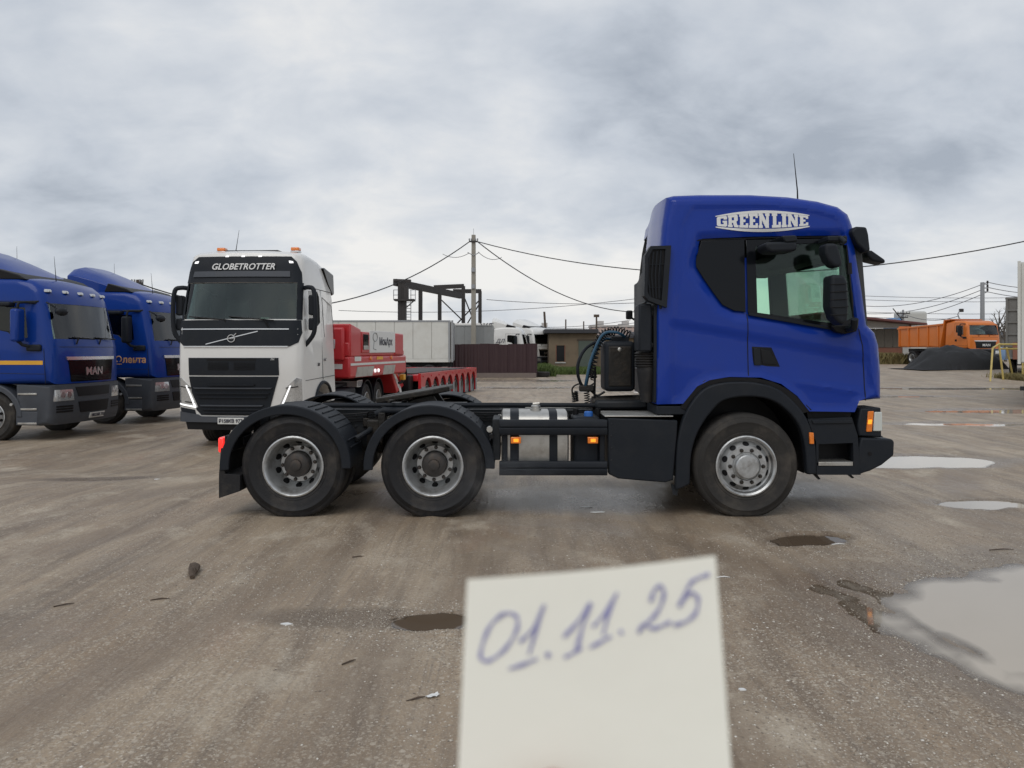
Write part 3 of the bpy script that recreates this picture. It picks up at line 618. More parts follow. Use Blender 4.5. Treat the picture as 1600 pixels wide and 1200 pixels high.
# roof emblem: GREEN LINE between two arcs
LET = {'G': ([[(1,0),(7,0),(8,1),(8,5.5),(4.5,5.5),(4.5,3.8),(5.3,3.8),(5.3,2.2),(2.9,2.2),(2.9,7.8),(5.3,7.8),(5.3,6.6),(8,6.6),(8,9),(7,10),(1,10),(0,9),(0,1)]], 8),
 'R': ([[(0,0),(3.7,0),(3.7,1.8),(3.1,1.8),(3.1,3.6),(4.0,3.6),(5.0,0),(8.3,0),(8.3,1.8),(7.4,1.8),(6.6,4.4),(7.8,5.4),(7.8,9),(6.8,10),(0,10),(0,8.2),(.6,8.2),(.6,1.8),(0,1.8)], [(3.1,5.6),(4.9,5.6),(4.9,8.0),(3.1,8.0)]], 8.3),
 'E': ([[(0,0),(7,0),(7,3.2),(5.2,3.2),(5.2,1.9),(3.2,1.9),(3.2,4.1),(4.9,4.1),(4.9,6),(3.2,6),(3.2,8.1),(5.2,8.1),(5.2,6.9),(7,6.9),(7,10),(0,10),(0,8.2),(.7,8.2),(.7,1.8),(0,1.8)]], 7),
 'N': ([[(0,0),(3.2,0),(3.2,1.8),(2.6,1.8),(2.6,5.4),(5.4,0),(8,0),(8,8.2),(8.6,8.2),(8.6,10),(5.2,10),(5.2,8.2),(5.9,8.2),(5.9,4.6),(3.1,10),(0,10),(0,8.2),(.7,8.2),(.7,1.8),(0,1.8)]], 8.6),
 'L': ([[(0,0),(7,0),(7,4),(5.2,4),(5.2,1.9),(3.5,1.9),(3.5,8.2),(4.2,8.2),(4.2,10),(0,10),(0,8.2),(.8,8.2),(.8,1.8),(0,1.8)]], 7),
 'I': ([[(0,0),(4,0),(4,1.8),(3.4,1.8),(3.4,8.2),(4,8.2),(4,10),(0,10),(0,8.2),(.6,8.2),(.6,1.8),(0,1.8)]], 4)}
for near in (True, False):
    cur = 0; place = []
    for ch in 'GREEN LINE':
        if ch == ' ': cur += 1.2; continue
        place.append((ch, cur)); cur += LET[ch][1]+0.6
    tot = cur-0.6
    def e3(u, v, h, near=near, tot=tot):
        t = u/tot; bul = 1-(2*t-1)**2; px = 1123+(144*t if near else 144*(1-t)); top = 337-5.0*bul-1.5*t; bot = 351.5+3.5*bul-1.0*t; py = bot+(top-bot)*v/10
        x, z = hp(px, py); y = CY0+hrelief(x, z)+max(0, z-2.25)*0.055-0.003+h; return (x, y if near else 2.5-y, z)
    for ch, c in place:
        lp = [[(a+c, b) for a, b in l] for l in LET[ch][0]]; sub(poly_mesh('emblem_letter', lp, 'decal_white', e3, 0.002), 'emblem_letter', T)
    for top in (True, False):
        rings = []
        for k in range(25):
            t = k/24; bul = 1-(2*t-1)**2; px = 1121+148*t
            y0_, y1_ = ((335.5-8.0*bul-1.5*t, 336.8-4.9*bul-1.5*t) if top else (352.3+4.2*bul-1*t, 353.8+7.4*bul-1*t))
            ring = []
            for py, h in ((y0_, -0.002), (y1_, -0.002), (y1_, 0.002), (y0_, 0.002)):
                x, z = hp(px, py); y = CY0+hrelief(x, z)+max(0, z-2.25)*0.055-0.003+h; ring.append((x, y if near else 2.5-y, z))
            rings.append(ring)
        MB().loft(rings).build('emblem_arc', 'decal_white', T)
# roof deflector panel on the back, sticker sheet, antenna
MB().loft([[(OL[0][0]-.024+.17*float(S(.6, 2.4, y_)), y_, 1.15), (OL[0][0]-.024+.17*float(S(.6, 2.4, y_)), y_, 2.55), (OL[0][0]+.03+.17*float(S(.6, 2.4, y_)), y_, 2.55), (OL[0][0]+.03+.17*float(S(.6, 2.4, y_)), y_, 1.15)] for y_ in np.linspace(.06, 2.40, 10)]).build('rear_panel', 'plastic', T, .01)
for z_ in (1.45, 1.8, 2.2): MB().tube([(OL[0][0]-.03+.17*float(S(.6, 2.4, y_)), y_, z_) for y_ in np.linspace(.5, 2.3, 8)], .012, 6).build('rear_panel_rib', 'plastic', T)
MB().tube([(3.0, 0.30, 3.16), (2.995, 0.30, 3.36), (2.955, 0.30, 3.75)], [0.010, 0.007, 0.0025], 6).build('antenna', 'black', T)
# snorkel with slatted intake at the rear corner
X1 = hp(1047, 0)[0]; X0 = hp(1012, 0)[0]
MB().prism([(-0.005, 2.10), (0.30, 2.14), (0.42, 2.20), (0.42, 2.72), (0.30, 2.74), (-0.005, 2.745)], X0+0.12, hp(1036, 0)[0]-0.01, 'x').build('intake_housing', 'plastic', T, 0.015)
fr_ = hpoly([(1016, 385), (1048, 384), (1041, 481), (1013, 470), (1006, 462), (1007, 400)])
MB().prism(hpoly([(1018, 388), (1040, 387.5), (1034, 472), (1014, 466), (1009, 458), (1010, 402)]), 0.0, 0.10).build('intake_mesh', 'black', T)
frame_hole = hpoly([(1019, 390), (1039, 389.5), (1033, 470), (1015, 464), (1011, 456), (1012, 404)])
sub(holed('intake_frame', fr_, frame_hole, -0.03, 0.12, 'plastic'), 'intake_frame', T)
for k in range(4):
    t = (k+0.6)/4.4; a = [hp(1012+26*t-1, 396-5*t), hp(1010+25*t-1.5, 430), hp(1013+20*t, 464+3*t)]
    MB().tube([(a[0][0], -0.018, a[0][1]), (a[1][0], -0.022, a[1][1]), (a[2][0], -0.018, a[2][1])], 0.0075, 6).build('intake_slat', 'plastic', T)
for py in (414, 450):
    a, b = hp(1010, py), hp(1038, py-1); MB().tube([(a[0], -0.01, a[1]), (b[0], -0.01, b[1])], 0.005, 6).build('intake_slat', 'plastic', T)
dx0, dx1 = hp(993, 0, .2)[0], hp(1015, 0, .2)[0]
MB().loft([[(dx0+.01, .06, z), (dx1, .06, z), (dx1, .36, z), (dx0+.01, .36, z)] for z in (2.16, 1.67)]).build('intake_duct', 'plastic', T, 0.02)
for z in (2.06, 1.74): bx('duct_bracket', 'frame', T, dx1-0.005, hp(1027, 0)[0], 0.10, 0.16, z-0.02, z+0.02)
prof = []
for k in range(13): prof.append((0.115 if k % 2 else 0.098, 1.665-0.013*k))
MB().lathe(prof, ((dx0+dx1)/2+.03, 0.21, 0), 'z', 24).build('intake_bellows', 'rubber', T)
MB().lathe([(0.0, 1.515), (0.10, 1.515), (0.105, 1.47), (0.10, 1.43), (0.085, 1.30), (0.06, 1.15), (0.0, 1.14)], ((dx0+dx1)/2+.045, 0.21, 0), 'z', 20).build('intake_boot', 'rubber', T)
# black reservoir box behind the cab on its plinth
d0 = 0.75; A, B = hp(945, 533, d0), hp(993, 612, d0)
MB().box(A[0], B[0], d0, d0+0.45, B[1], A[1]).build('air_cleaner_box', 'plastic', T, 0.05, seg=4)
A2, B2 = hp(951, 541, d0), hp(987, 604, d0)
MB().box(A2[0], B2[0], d0-0.012, d0+0.02, B2[1], A2[1]).build('air_cleaner_lid', 'grease', T, 0.03, seg=3)
c = hp(968, 546, d0); MB().lathe([(0.0, -0.004), (0.016, -0.004), (0.022, 0), (0.022, 0.02)], (c[0], d0-0.016, c[1]), 'y', 14).build('box_lock', 'alu', T)
bx('box_neck', 'plastic', T, *[hp(958, 0, d0)[0], hp(985, 0, d0)[0]], d0+.1, d0+.35, A[1]-0.01, A[1]+0.05)
bx('box_plinth', 'frame', T, hp(930, 0, d0)[0], hp(1012, 0, d0)[0], 0.72, 1.35, 1.03, 1.13, 0.03)
MB().tube([(hp(925, 0, .9)[0], .9, 1.09), (hp(1040, 0, .9)[0], .9, 1.12)], 0.075, 16).build('cross_pipe', 'grease', T)
# small work mirror/lamp post behind the cab
q = hp(995, 525, .9); MB().tube([(q[0]-.02, .9, q[1]-.25), (q[0]-.02, .9, q[1]), (q[0]+.03, .9, q[1]+.05), (q[0]+.18, .9, q[1]+.05)], 0.016, 8).build('hose_bracket', 'black', T)
q = hp(984, 492, .9); MB().box(q[0]-.04, q[0]+.03, .87, .95, q[1]-.05, q[1]+.05).build('work_lamp', 'black', T, 0.015); MB().tube([(q[0], .9, q[1]-.02), (q[0]+.12, .9, q[1]-.10)], 0.012, 6).build('lamp_arm', 'black', T)
# air and electric lines
def smooth_path(p, n=10):
    p = [Vector(a) for a in p]; p = [p[0]*2-p[1]]+p+[p[-1]*2-p[-2]]; o = []
    for i in range(1, len(p)-2):
        for k in range(n):
            t = k/n; a, b, c, d = p[i-1:i+3]; o.append(0.5*((2*b)+(-a+c)*t+(2*a-5*b+4*c-d)*t*t+(-a+3*b-3*c+d)*t**3))
    o.append(p[-2]); return o
def hpath(l, dd): return smooth_path([(hp(a, b, dd+e)[0], dd+e, hp(a, b, dd+e)[1]) for a, b, e in l])
MB().tube(hpath([(935, 532, .1), (915, 545, 0), (904, 565, -.05), (903, 585, -.05), (908, 600, 0), (915, 608, .05)], .85), 0.018, 8).build('air_hose', 'plastic', T)
MB().tube(hpath([(980, 530, .1), (968, 521, 0), (950, 519, 0), (938, 528, 0), (924, 560, 0), (917, 590, 0), (914, 606, .05)], .80), 0.016, 8).build('air_hose', 'blue_hose', T)
MB().tube(hpath([(962, 533, .1), (945, 530, 0), (932, 548, 0), (922, 575, 0), (916, 604, .05)], .95), 0.014, 8).build('air_hose', 'blue_hose', T)
def coil(l, dd, R, r, turns, m):
    pth = hpath(l, dd); n = len(pth); out = []; tot = turns*10
    for k in range(tot+1):
        f = k/tot*(n-1); i = min(int(f), n-2); p = pth[i].lerp(pth[i+1], f-i); t = (pth[i+1]-pth[i]).normalized(); u = Vector((0, 1, 0)); v = t.cross(u).normalized(); u = v.cross(t); a = 2*pi*k/10
        out.append(p+(u*cos(a)+v*sin(a))*R)
    MB().tube(out, r, 5).build('coiled_line', m, T)
coil([(985, 524, 0), (965, 516, 0), (945, 522, 0), (934, 540, 0), (926, 570, 0), (922, 590, 0)], .88, 0.04, 0.007, 24, 'black')
coil([(960, 520, 0), (942, 520, .05), (930, 545, .05), (926, 575, .05), (928, 592, 0)], 1.0, 0.035, 0.007, 20, 'black')
coil([(898, 612, 0), (899, 628, 0)], .9, 0.035, 0.007, 6, 'black'); coil([(916, 608, 0), (918, 630, 0)], .92, 0.03, 0.006, 6, 'black')
MB().tube(hpath([(898, 626, 0), (894, 608, 0), (904, 600, 0), (918, 604, 0), (930, 598, 0)], .88), 0.010, 6).build('air_hose', 'black', T)
MB().tube(hpath([(914, 604, 0), (925, 612, 0), (933, 618, 0), (945, 612, 0)], .86), 0.014, 6).build('air_hose', 'black', T)
q = hp(915, 606, .86); MB().box(q[0]-.07, q[0]+.09, .82, .94, q[1]-.04, q[1]+.03).build('coupling_bracket', 'grease', T, 0.012)
q = hp(930, 590, .86); MB().tube([(q[0], .86, q[1]+.12), (q[0]-.01, .86, q[1]-.28)], 0.014, 6).build('hose_post', 'black', T)
# chassis
for y in (0.86, 1.56):
    z0, z1 = 0.76, 1.02; xa, xb = -2.72, 3.1
    MB().prism([(y, z0), (y+.08, z0), (y+.08, z0+.012), (y+.012, z0+.012), (y+.012, z1-.012), (y+.08, z1-.012), (y+.08, z1), (y, z1)], xa, xb, 'x').build('chassis_rail', 'frame', T, 0.003)
for x in (-2.70, -2.1, -0.1, 0.6): bx('cross_member', 'frame', T, x-.05, x+.05, .945, 1.557, .80, .98)
bx('rear_beam', 'frame', T, -2.80, -2.725, 0.55, 1.95, 0.74, 0.98)
MB().tube([(-2.35, 0.80, 1.07), (-0.1, 0.80, 1.075), (1.05, 0.80, 1.07)], 0.026, 10).build('air_pipe', 'plastic', T)
MB().tube([(-1.5, .72, .98), (-1.42, .7, 1.02), (-0.95, .7, 1.02), (-.85, .72, .98)], 0.035, 12).build('air_tank_pipe', 'plastic', T)
MB().lathe([(0, 0), (0.12, 0.0), (0.14, 0.03), (0.14, 0.47), (0.12, 0.5), (0, 0.5)], (-1.72, 1.08, 0.66), 'x', 20).build('air_tank', 'frame', T)
bx('deck_plate', 'alu', T, 0.15, 1.15, 1.0, 1.5, 1.024, 1.034)
for k in range(3): bx('valve_block', 'grease', T, -1.47+0.12*k, -1.39+0.12*k, 0.66, 0.80, 0.80, 1.0-0.03*k, 0.012)
# axles and propeller gear
for x in (-2.213, -0.82): MB().lathe([(0, 0.30), (0.08, 0.30), (0.10, 0.9), (0.22, 1.05), (0.24, 1.25), (0.22, 1.45), (0.10, 1.6), (0.08, 2.2), (0, 2.2)], (x, 0, 0.51), 'y', 20).build('axle', 'grease', T)
MB().lathe([(0, 0.25), (0.06, 0.25), (0.07, 1.25), (0.06, 2.25), (0, 2.25)], (2.373, 0, 0.50), 'y', 12).build('axle', 'grease', T)
for x in (-2.213, -0.82):
    for y in (0.90, 1.60): bx('leaf_spring', 'grease', T, x-.42, x+.42, y-.06, y+.06, 0.62, 0.72)
bx('engine_block', 'grease', T, 1.5, 3.0, 0.75, 1.75, 0.55, 1.05, 0.05)
# fifth wheel
cx0, cx1 = hp(592, 0, 1.25)[0], hp(707, 0, 1.25)[0]; L_ = cx1-cx0
pl = [(L_, -.30), (L_, .30), (L_*.80, .44), (L_*.35, .44), (0.02, .30), (0.0, .20), (L_*.30, .06), (L_*.5, .05), (L_*.5, -.05), (L_*.30, -.06), (0.0, -.20), (0.02, -.30), (L_*.35, -.44), (L_*.80, -.44)]
fw = MB().prism(pl, -0.03, 0.03, 'z').build('fifth_wheel_plate', 'grease', T, 0.012); fw.location = (cx0, 1.25, 1.105); fw.rotation_euler = (0, -math.atan2(0.145, L_), 0)
for y in (0.92, 1.50): MB().prism([(cx0+.25, 1.03), (cx1-.10, 1.03), (cx1-.2, 1.18), (cx0+.45, 1.13)], y, y+.08).build('fifth_wheel_bracket', 'grease', T, 0.01)
bx('mounting_plate', 'grease', T, cx0+.1, cx1+.15, 0.84, 1.66, 1.023, 1.05)
# wheels
WX = (-2.213, -0.80, 2.373)
wheel(T, 'drive', WX[0], 0.0, spin=0.1); wheel(T, 'drive', WX[1], 0.0, spin=0.25); wheel(T, 'steer', WX[2], 0.02)
wheel(T, 'drive', WX[0], 2.5, rz=pi); wheel(T, 'drive', WX[1], 2.5, rz=pi); wheel(T, 'steer', WX[2], 2.48, rz=pi)
# rear mudguards in three overlapping pieces with stiffening ribs
def arc(cx, cz, rx, rz, a0, a1, n): return [(cx+rx*cos(a0+(a1-a0)*k/n), cz+rz*sin(a0+(a1-a0)*k/n)) for k in range(n+1)]
def guard(cx, y0, y1, lip):
    cz = 0.51
    for i, (a0, a1, g) in enumerate(((-0.03, 0.72, 0.0), (0.66, 2.46, 0.008), (2.40, 3.20, 0.0))):
        o = arc(cx, cz, .655+g, .615+g, a0, a1, 14); n_ = arc(cx, cz, .635+g, .595+g, a0, a1, 14); MB().prism(o+n_[::-1], y0, y1).build('mudguard', 'plastic', T, 0.006)
    MB().prism(arc(cx, cz, .662, .622, -.03, 3.2, 40)+arc(cx, cz, .567, .527, -.03, 3.2, 40)[::-1], lip-0.014, lip+0.012).build('mudguard_lip', 'plastic', T, 0.010)
    for a in (0.30, 0.42, 0.78, 0.90, 1.02, 1.14, 1.26):
        p = Vector((cx+.668*cos(a), 0, cz+.628*sin(a)))
        m0, m1 = (y0+.10, y1-.06) if y0 < 1 else (y0+.06, y1-.10)
        MB().tube([(p.x, m0, p.z), (p.x, m1, p.z)], 0.008, 6).build('mudguard_rib', 'plastic', T)
for cx in (hp(447, 0)[0], hp(671, 0)[0]):
    guard(cx, -0.02, 0.64, -0.025); guard(cx, 1.86, 2.52, 2.525)
    MB().tube([(cx+.62, .40, .74), (cx+.72, .62, .80), (cx+.72, .86, .84)], 0.03, 10).build('guard_stay', 'frame', T)
for y0, y1 in ((-0.02, .62), (1.88, 2.52)): MB().prism(hpoly([(343, 742), (346, 700), (352, 700), (352, 740), (376, 742), (376, 767), (343, 778)]), y0, y1).build('mud_flap', 'rubber', T, 0.004)
for y0 in (0.02, 2.18):
    A, B = hp(339, 684), hp(349, 708); MB().box(A[0], B[0], y0, y0+.30, B[1], A[1]).build('tail_light', 'lamp_red_lit', T, 0.02, seg=3)
    A, B = hp(349, 681), hp(357, 706); MB().box(A[0]+.002, B[0]+.04, y0, y0+.30, B[1], A[1]).build('tail_light_housing', 'black', T, 0.01)
    bx('light_stay', 'frame', T, -2.9, -2.81, *((.30, .62) if y0 < 1 else (1.9, 2.17)), .70, .78)
# fuel tank with straps and cap
TX0, TX1 = hp(783, 0)[0], hp(890, 0)[0]; tz0, tz1 = 0.40, 1.055
tk = []
for k in range(28):
    a = 2*pi*k/28; c_, s_ = cos(a), sin(a); e = 0.45; tk.append((0.42+.33*math.copysign(abs(c_)**e, c_), (tz0+tz1)/2+(tz1-tz0)/2*math.copysign(abs(s_)**e, s_)))
MB().loft([[(x, 0.42+(y-.42)*f, .7275+(z-.7275)*f) for y, z in tk] for x, f in ((TX0, .93), (TX0+.015, 1), (TX1-.015, 1), (TX1, .93))]).build('fuel_tank', 'alu', T)
for px0, px1 in ((797, 811), (859, 872)): MB().loft([[(x, 0.42+(y-.42)*1.018, .7275+(z-.7275)*1.012) for y, z in tk] for x in (hp(px0, 0)[0], hp(px1, 0)[0])]).build('tank_strap', 'plastic', T)
q = hp(837, 650, .35); MB().lathe([(0, .05), (.035, .05), (.05, .035), (.05, .015), (.058, .01), (.058, -.02)], (q[0], .35, 1.06), 'z', 18).build('fuel_cap', 'alu', T)
MB().tube([(q[0]-.03, .35, 1.12), (q[0]+.04, .35, 1.125)], 0.012, 6).build('fuel_cap_grip', 'alu', T)
A, B = hp(898, 648), hp(941, 722); MB().box(A[0], B[0], .12, .62, .42, 1.0).build('additive_tank', 'plastic', T, 0.04, seg=3)
q = hp(920, 655, .2); MB().lathe([(0, .04), (.035, .04), (.045, .03), (.047, -.01)], (q[0], .24, 1.01), 'z', 18).build('additive_cap', 'blue_cap', T)
for px in (900, 935): q = hp(px, 0, .4); MB().lathe([(0, .06), (.03, .06), (.03, 0), (0.03, -.05)], (q[0], .45, 1.0), 'z', 10).build('filter_neck', 'black', T)
# side guards
gx0, gx1 = hp(780, 0)[0], hp(949, 0)[0]
for pa, pb in ((656, 680), (721, 743)):
    zt_, zb_ = hp(0, pa)[1], hp(0, pb)[1]; zm = (zt_+zb_)/2
    MB().prism([(0.0, zb_), (0.05, zb_), (0.05, zt_), (0.0, zt_), (-.012, zt_-.02), (-.012, zm+.008), (0, zm+.004), (0, zm-.004), (-.012, zm-.008), (-.012, zb_+.02)], gx0, gx1, 'x').build('side_guard_rail', 'plastic', T, 0.004)
for px in (789, 942): bx('side_guard_post', 'plastic', T, hp(px-4, 0)[0], hp(px+4, 0)[0], .052, .10, .44, .98)
for px in (806, 926):
    A, B = hp(px-8, 682.5), hp(px+8, 692.5); MB().box(A[0], B[0], -.035, .05, B[1], A[1]).build('side_marker_lamp', 'lamp_amber', T, 0.006)
    A, B = hp(px-3.5, 685), hp(px+4, 690); MB().box(A[0], B[0], -.038, -.034, B[1], A[1]).build('side_marker_bulb', 'lamp_amber_lit', T, 0.001)
# stowage box with chequer-plate lid, its lower edge knocked about
ob = hpoly([(950, 653), (1059, 657), (1058, 680), (1052, 750), (1040, 754), (1000, 751), (966, 748), (951, 741)])
MB().prism(ob, 0.0, 0.10).build('stowage_box', 'plastic', T, 0.012); MB().prism(hpoly([(951, 654), (1056, 657), (1050, 747), (970, 744), (953, 738)]), 0.10, .70).build('stowage_box_body', 'black', T)
lx0, lx1 = hp(945, 0)[0], hp(1052, 0)[0]
bx('tread_plate', 'alu', T, lx0, lx1, 0.0, .62, 1.012, 1.024, 0.004)
dm = MB()
for i in range(22):
    for j in range(12):
        x = lx0+.03+i*(lx1-lx0-.06)/21; y = .04+j*.05; a = 0.7 if (i+j) % 2 else -0.7; c_, s_ = cos(a)*.014, sin(a)*.014; n0, n1 = -sin(a)*.004, cos(a)*.004
        dm.add([(x-c_, y-s_, 1.0242), (x+n0, y+n1, 1.0242), (x+c_, y+s_, 1.0242), (x-n0, y-n1, 1.0242), (x, y, 1.028)], [(0, 1, 4), (1, 2, 4), (2, 3, 4), (3, 0, 4)])
tr = dm.build('tread_pattern', 'alu', T); tr['kind'] = 'stuff'
bx('side_step_panel', 'plastic', T, hp(1027, 0)[0], hp(1075, 0)[0], .03, .6, 1.03, 1.12, .01)
# front wheel arch
def cr2(l, n=4): return [(v.x, v.y) for v in smooth_path([(a, b, 0) for a, b in l], n)]
def cp(l): return hpoly([(940+a/3.2, 500+b/3.2) for a, b in l])
inn = [(440, 820), (445, 690), (465, 600), (500, 525), (550, 455), (605, 405), (690, 385), (790, 387), (870, 412), (940, 468), (990, 540), (1015, 640), (1025, 772)]
inn = cr2(inn)
out = [(1072, 772), (1068, 640), (1045, 545), (1010, 470), (950, 400), (880, 345), (800, 318), (700, 308), (590, 316), (510, 345), (450, 410), (408, 490), (382, 590), (372, 700), (368, 850), (436, 830)]
out = cr2(out[:-1])+[(400, 840)]
wl = [(395, 440), (450, 355), (520, 300), (620, 286), (760, 288), (860, 308), (945, 350), (1005, 400), (1062, 455), (1010, 470), (950, 400), (880, 345), (800, 318), (700, 308), (590, 316), (510, 345), (450, 410), (425, 455)]
for near in (True, False):
    f = (lambda a, b: (a, b)) if near else (lambda a, b: (2.5-b, 2.5-a))
    MB().prism(cp(inn+out), *f(-0.02, .075)).build('wheel_arch', 'plastic', T, 0.018, seg=3)
    MB().prism(cp(wl), *f(0.025, .10)).build('arch_filler', 'black', T, 0.006)
    ia = cp(inn); oa = cp([(a+(a-735)*.03, b-6) for a, b in inn]); MB().prism(ia+oa[::-1], *f(.076, .60)).build('arch_liner', 'black', T)
    bx('arch_back', 'black', T, hp(1075, 0)[0], hp(1262, 0)[0], *f(.58, .62), .55, 1.30)
    MB().prism(cp([(1032, 560), (1054, 562), (1056, 618), (1034, 618)]), *f(-.04, -.01)).build('side_repeater', 'lamp_amber', T, .006)
    MB().prism(hpoly([(1050, 757), (1062, 762), (1060, 776), (1053, 774)]), *f(.05, .07)).build('flap_bracket', 'frame', T)
    # steps below the door
    sp = hpoly([(1262, 655), (1331, 652), (1340, 680), (1345, 742), (1276, 742), (1275, 690)]); hole = hpoly([(1279, 694), (1333, 692), (1334, 728), (1279, 729)])
    me = holed('step_panel', sp, hole, *f(0.0, .06), 'plastic'); sub(me, 'step_panel', T)
    MB().prism(hpoly([(1262, 655), (1333, 650), (1345, 742), (1276, 742), (1275, 690)]), *f(.24, .50)).build('step_well', 'black', T)
    MB().prism(hpoly([(1266, 644), (1337, 645), (1334, 660), (1270, 660)]), *f(.10, .4)).build('sill', 'black', T)
    MB().prism(hpoly([(1268, 657), (1332, 656.5), (1331, 661), (1270, 662)]), *f(-.015, .20)).build('step_tread', 'plastic', T, .004)
    MB().prism(hpoly([(1276, 722), (1333, 721.5), (1333, 728), (1276, 728)]), *f(.0, .24)).build('step_tread', 'alu', T, .004)
    # bumper corner, lamp unit
    MB().prism(hpoly([(1346, 684), (1394, 686), (1398, 690), (1397, 712), (1378, 727), (1360, 736), (1341, 742), (1342, 700)]), *f(.0, .34)).build('bumper_corner', 'plastic', T, .03, seg=3)
    q = hp(1359, 709); MB().lathe([(0, -.003), (.020, -.003), (.022, .01)], (q[0], f(-.002, 0)[0 if near else 1], q[1]), 'y', 14).build('sensor', 'black', T)
    MB().prism(hpoly([(1347, 639), (1379, 637), (1380, 684), (1344, 682), (1342, 665)]), *f(.03, .40)).build('headlight_housing', 'plastic', T, .015)
    MB().prism(hpoly([(1358, 643), (1367, 642.5), (1364, 675), (1355, 675)]), *f(.018, .10)).build('indicator_lamp', 'lamp_amber', T, .005)
    MB().prism(hpoly([(1358, 656), (1364, 656), (1363, 663), (1357, 663)]), *f(.014, .03)).build('indicator_bulb', 'lamp_amber_lit', T, .002)
    MB().prism(hpoly([(1368, 644), (1379.5, 644), (1380.5, 674), (1366, 674)]), *f(.016, .42)).build('headlight', 'lamp_white', T, .008)
    for px, pz in ((1280, 750), (1333, 748)): MB().prism(hpoly([(px-6, 742), (px, 742), (px+6, pz), (px+3, pz+1)]), *f(.06, .09)).build('step_hook', 'black', T)
MB().prism([(hp(1351, 0)[0]+.0, .46), (hp(1398, 0)[0]+.03, .60), (hp(1398, 0)[0]+.06, .78), (hp(1380, 0)[0], .80), (hp(1345, 0)[0], .78)], .345, 2.155).build('front_bumper', 'plastic', T, .02)
zf0, zf1 = hp(0, 624)[1], hp(0, 545)[1]
patch('front_grille', 'gloss_black', T, [(.42, zf0+.03), (2.08, zf0+.03), (2.02, zf1), (.48, zf1)], hfx, .012, .02, .2)
for k in range(4): patch('grille_bar', 'plastic', T, [(.50, zf0+.10+k*.11), (2.0, zf0+.10+k*.11), (2.0, zf0+.135+k*.11), (.5, zf0+.135+k*.11)], hfx, .03, .02, .3)
bx('radiator_panel', 'black', T, 3.2, 3.62, .44, 2.06, .80, 1.22)
# sun visor and mirrors
for near in (True, False):
    f = (lambda y: y) if near else (lambda y: 2.5-y)
    def yb(*l): return sorted(f(a) for a in l)
    MB().prism(hpoly([(1329, 362), (1336, 354), (1353, 355), (1356, 366), (1359, 392), (1352, 395), (1338, 381)]), *yb(-.02, .20)).build('sun_visor_end', 'plastic', T, .02, seg=3)
    # lower big mirror
    def hs(l, d): return [(hp(a, b, d)[0], hp(a, b, d)[1]) for a, b in l]
    d = -.36
    MB().prism(hs([(1299, 429), (1320, 429), (1325, 440), (1327, 480), (1325, 500), (1318, 510), (1304, 497), (1298, 478)], d), *yb(-.36, -.14)).build('main_mirror', 'plastic', T, .035, seg=4)
    for py in (444, 456, 468, 480, 492):
        MB().tube([(hp(1299, py, -.37)[0], f(-.345), hp(0, py, -.37)[1]), (hp(1305, py, -.37)[0], f(-.368), hp(0, py, -.37)[1]), (hp(1326, py-1, -.37)[0], f(-.368), hp(0, py-1, -.37)[1])], .004, 5).build('mirror_rib', 'black', T)
    MB().prism(hs([(1290, 380), (1308, 380), (1312, 390), (1317, 410), (1314, 418), (1304, 417), (1295, 408), (1289, 395)], -.34), *yb(-.34, -.16)).build('wide_angle_mirror', 'plastic', T, .03, seg=4)
    MB().tube([(hp(1302, 377)[0], f(.03), hp(0, 375)[1]), (hp(1300, 376)[0], f(-.2), hp(0, 376)[1]), (hp(1304, 384)[0], f(-.25), hp(0, 384)[1])], .022, 8).build('mirror_arm', 'plastic', T)
    MB().box(hp(1281, 0)[0], hp(1311, 0)[0], *yb(-.20, .05), hp(0, 381)[1], hp(0, 373)[1]).build('mirror_bracket', 'plastic', T, .012)
    MB().tube([(hp(1310, 415)[0], f(-.24), hp(0, 415)[1]), (hp(1311, 432)[0], f(-.24), hp(0, 432)[1])], .028, 8).build('mirror_arm', 'black', T)
    MB().tube([(hp(1319, 500)[0], f(-.24), hp(0, 500)[1]), (hp(1321, 512)[0], f(-.2), hp(0, 512)[1]), (hp(1322, 516)[0], f(-.02), hp(0, 514)[1])], .035, 8).build('mirror_arm', 'plastic', T)
    MB().prism(hpoly([(1296, 509), (1340, 506), (1336, 518), (1318, 522), (1304, 519)]), *yb(-.04, .05)).build('mirror_foot', 'black', T, .012)
    # kerb mirror above the door window
    MB().prism(hs([(1195, 381), (1200, 378), (1243, 377), (1247, 384), (1244, 392), (1205, 394), (1198, 389)], -.34), *yb(-.34, -.06)).build('kerb_mirror', 'plastic', T, .03, seg=4)
    MB().prism(hs([(1208, 374), (1230, 373), (1233, 382), (1214, 384)], -.1), *yb(-.345, .05)).build('kerb_mirror_arm', 'plastic', T, .012)
    q = hp(1190, 389); MB().box(q[0]-.02, q[0]+.03, *yb(-.06, .05), q[1]-.02, q[1]+.02).build('mirror_pivot', 'alu', T, .01)
MB().loft([[(hp(1352, 0)[0]+.10*math.sin(pi*t)+.02+dx, .2+2.1*t, z) for dx, z in ((0, hp(0, 357)[1]), (.02, hp(0, 368)[1]), (.03, hp(0, 392)[1]), (.01, hp(0, 392)[1]), (-.02, hp(0, 360)[1]))] for t in np.linspace(0, 1, 9)]).build('sun_visor', 'plastic', T)
A = hp(1350, 395, .3); B = hp(1378, 410, .3)
MB().tube([(A[0]-.05, .3, A[1]+.03), (A[0]+.02, .3, A[1]-.02)], .012, 6).build('mirror_arm', 'black', T)
MB().prism([(A[0], A[1]+.02), (A[0]+.05, A[1]+.015), (B[0]+.0, B[1]+.02), (B[0]+.0, B[1]-.02), (A[0]+.05, A[1]-.09), (A[0], A[1]-.04)], .22, .44).build('front_mirror', 'plastic', T, .025, seg=3)
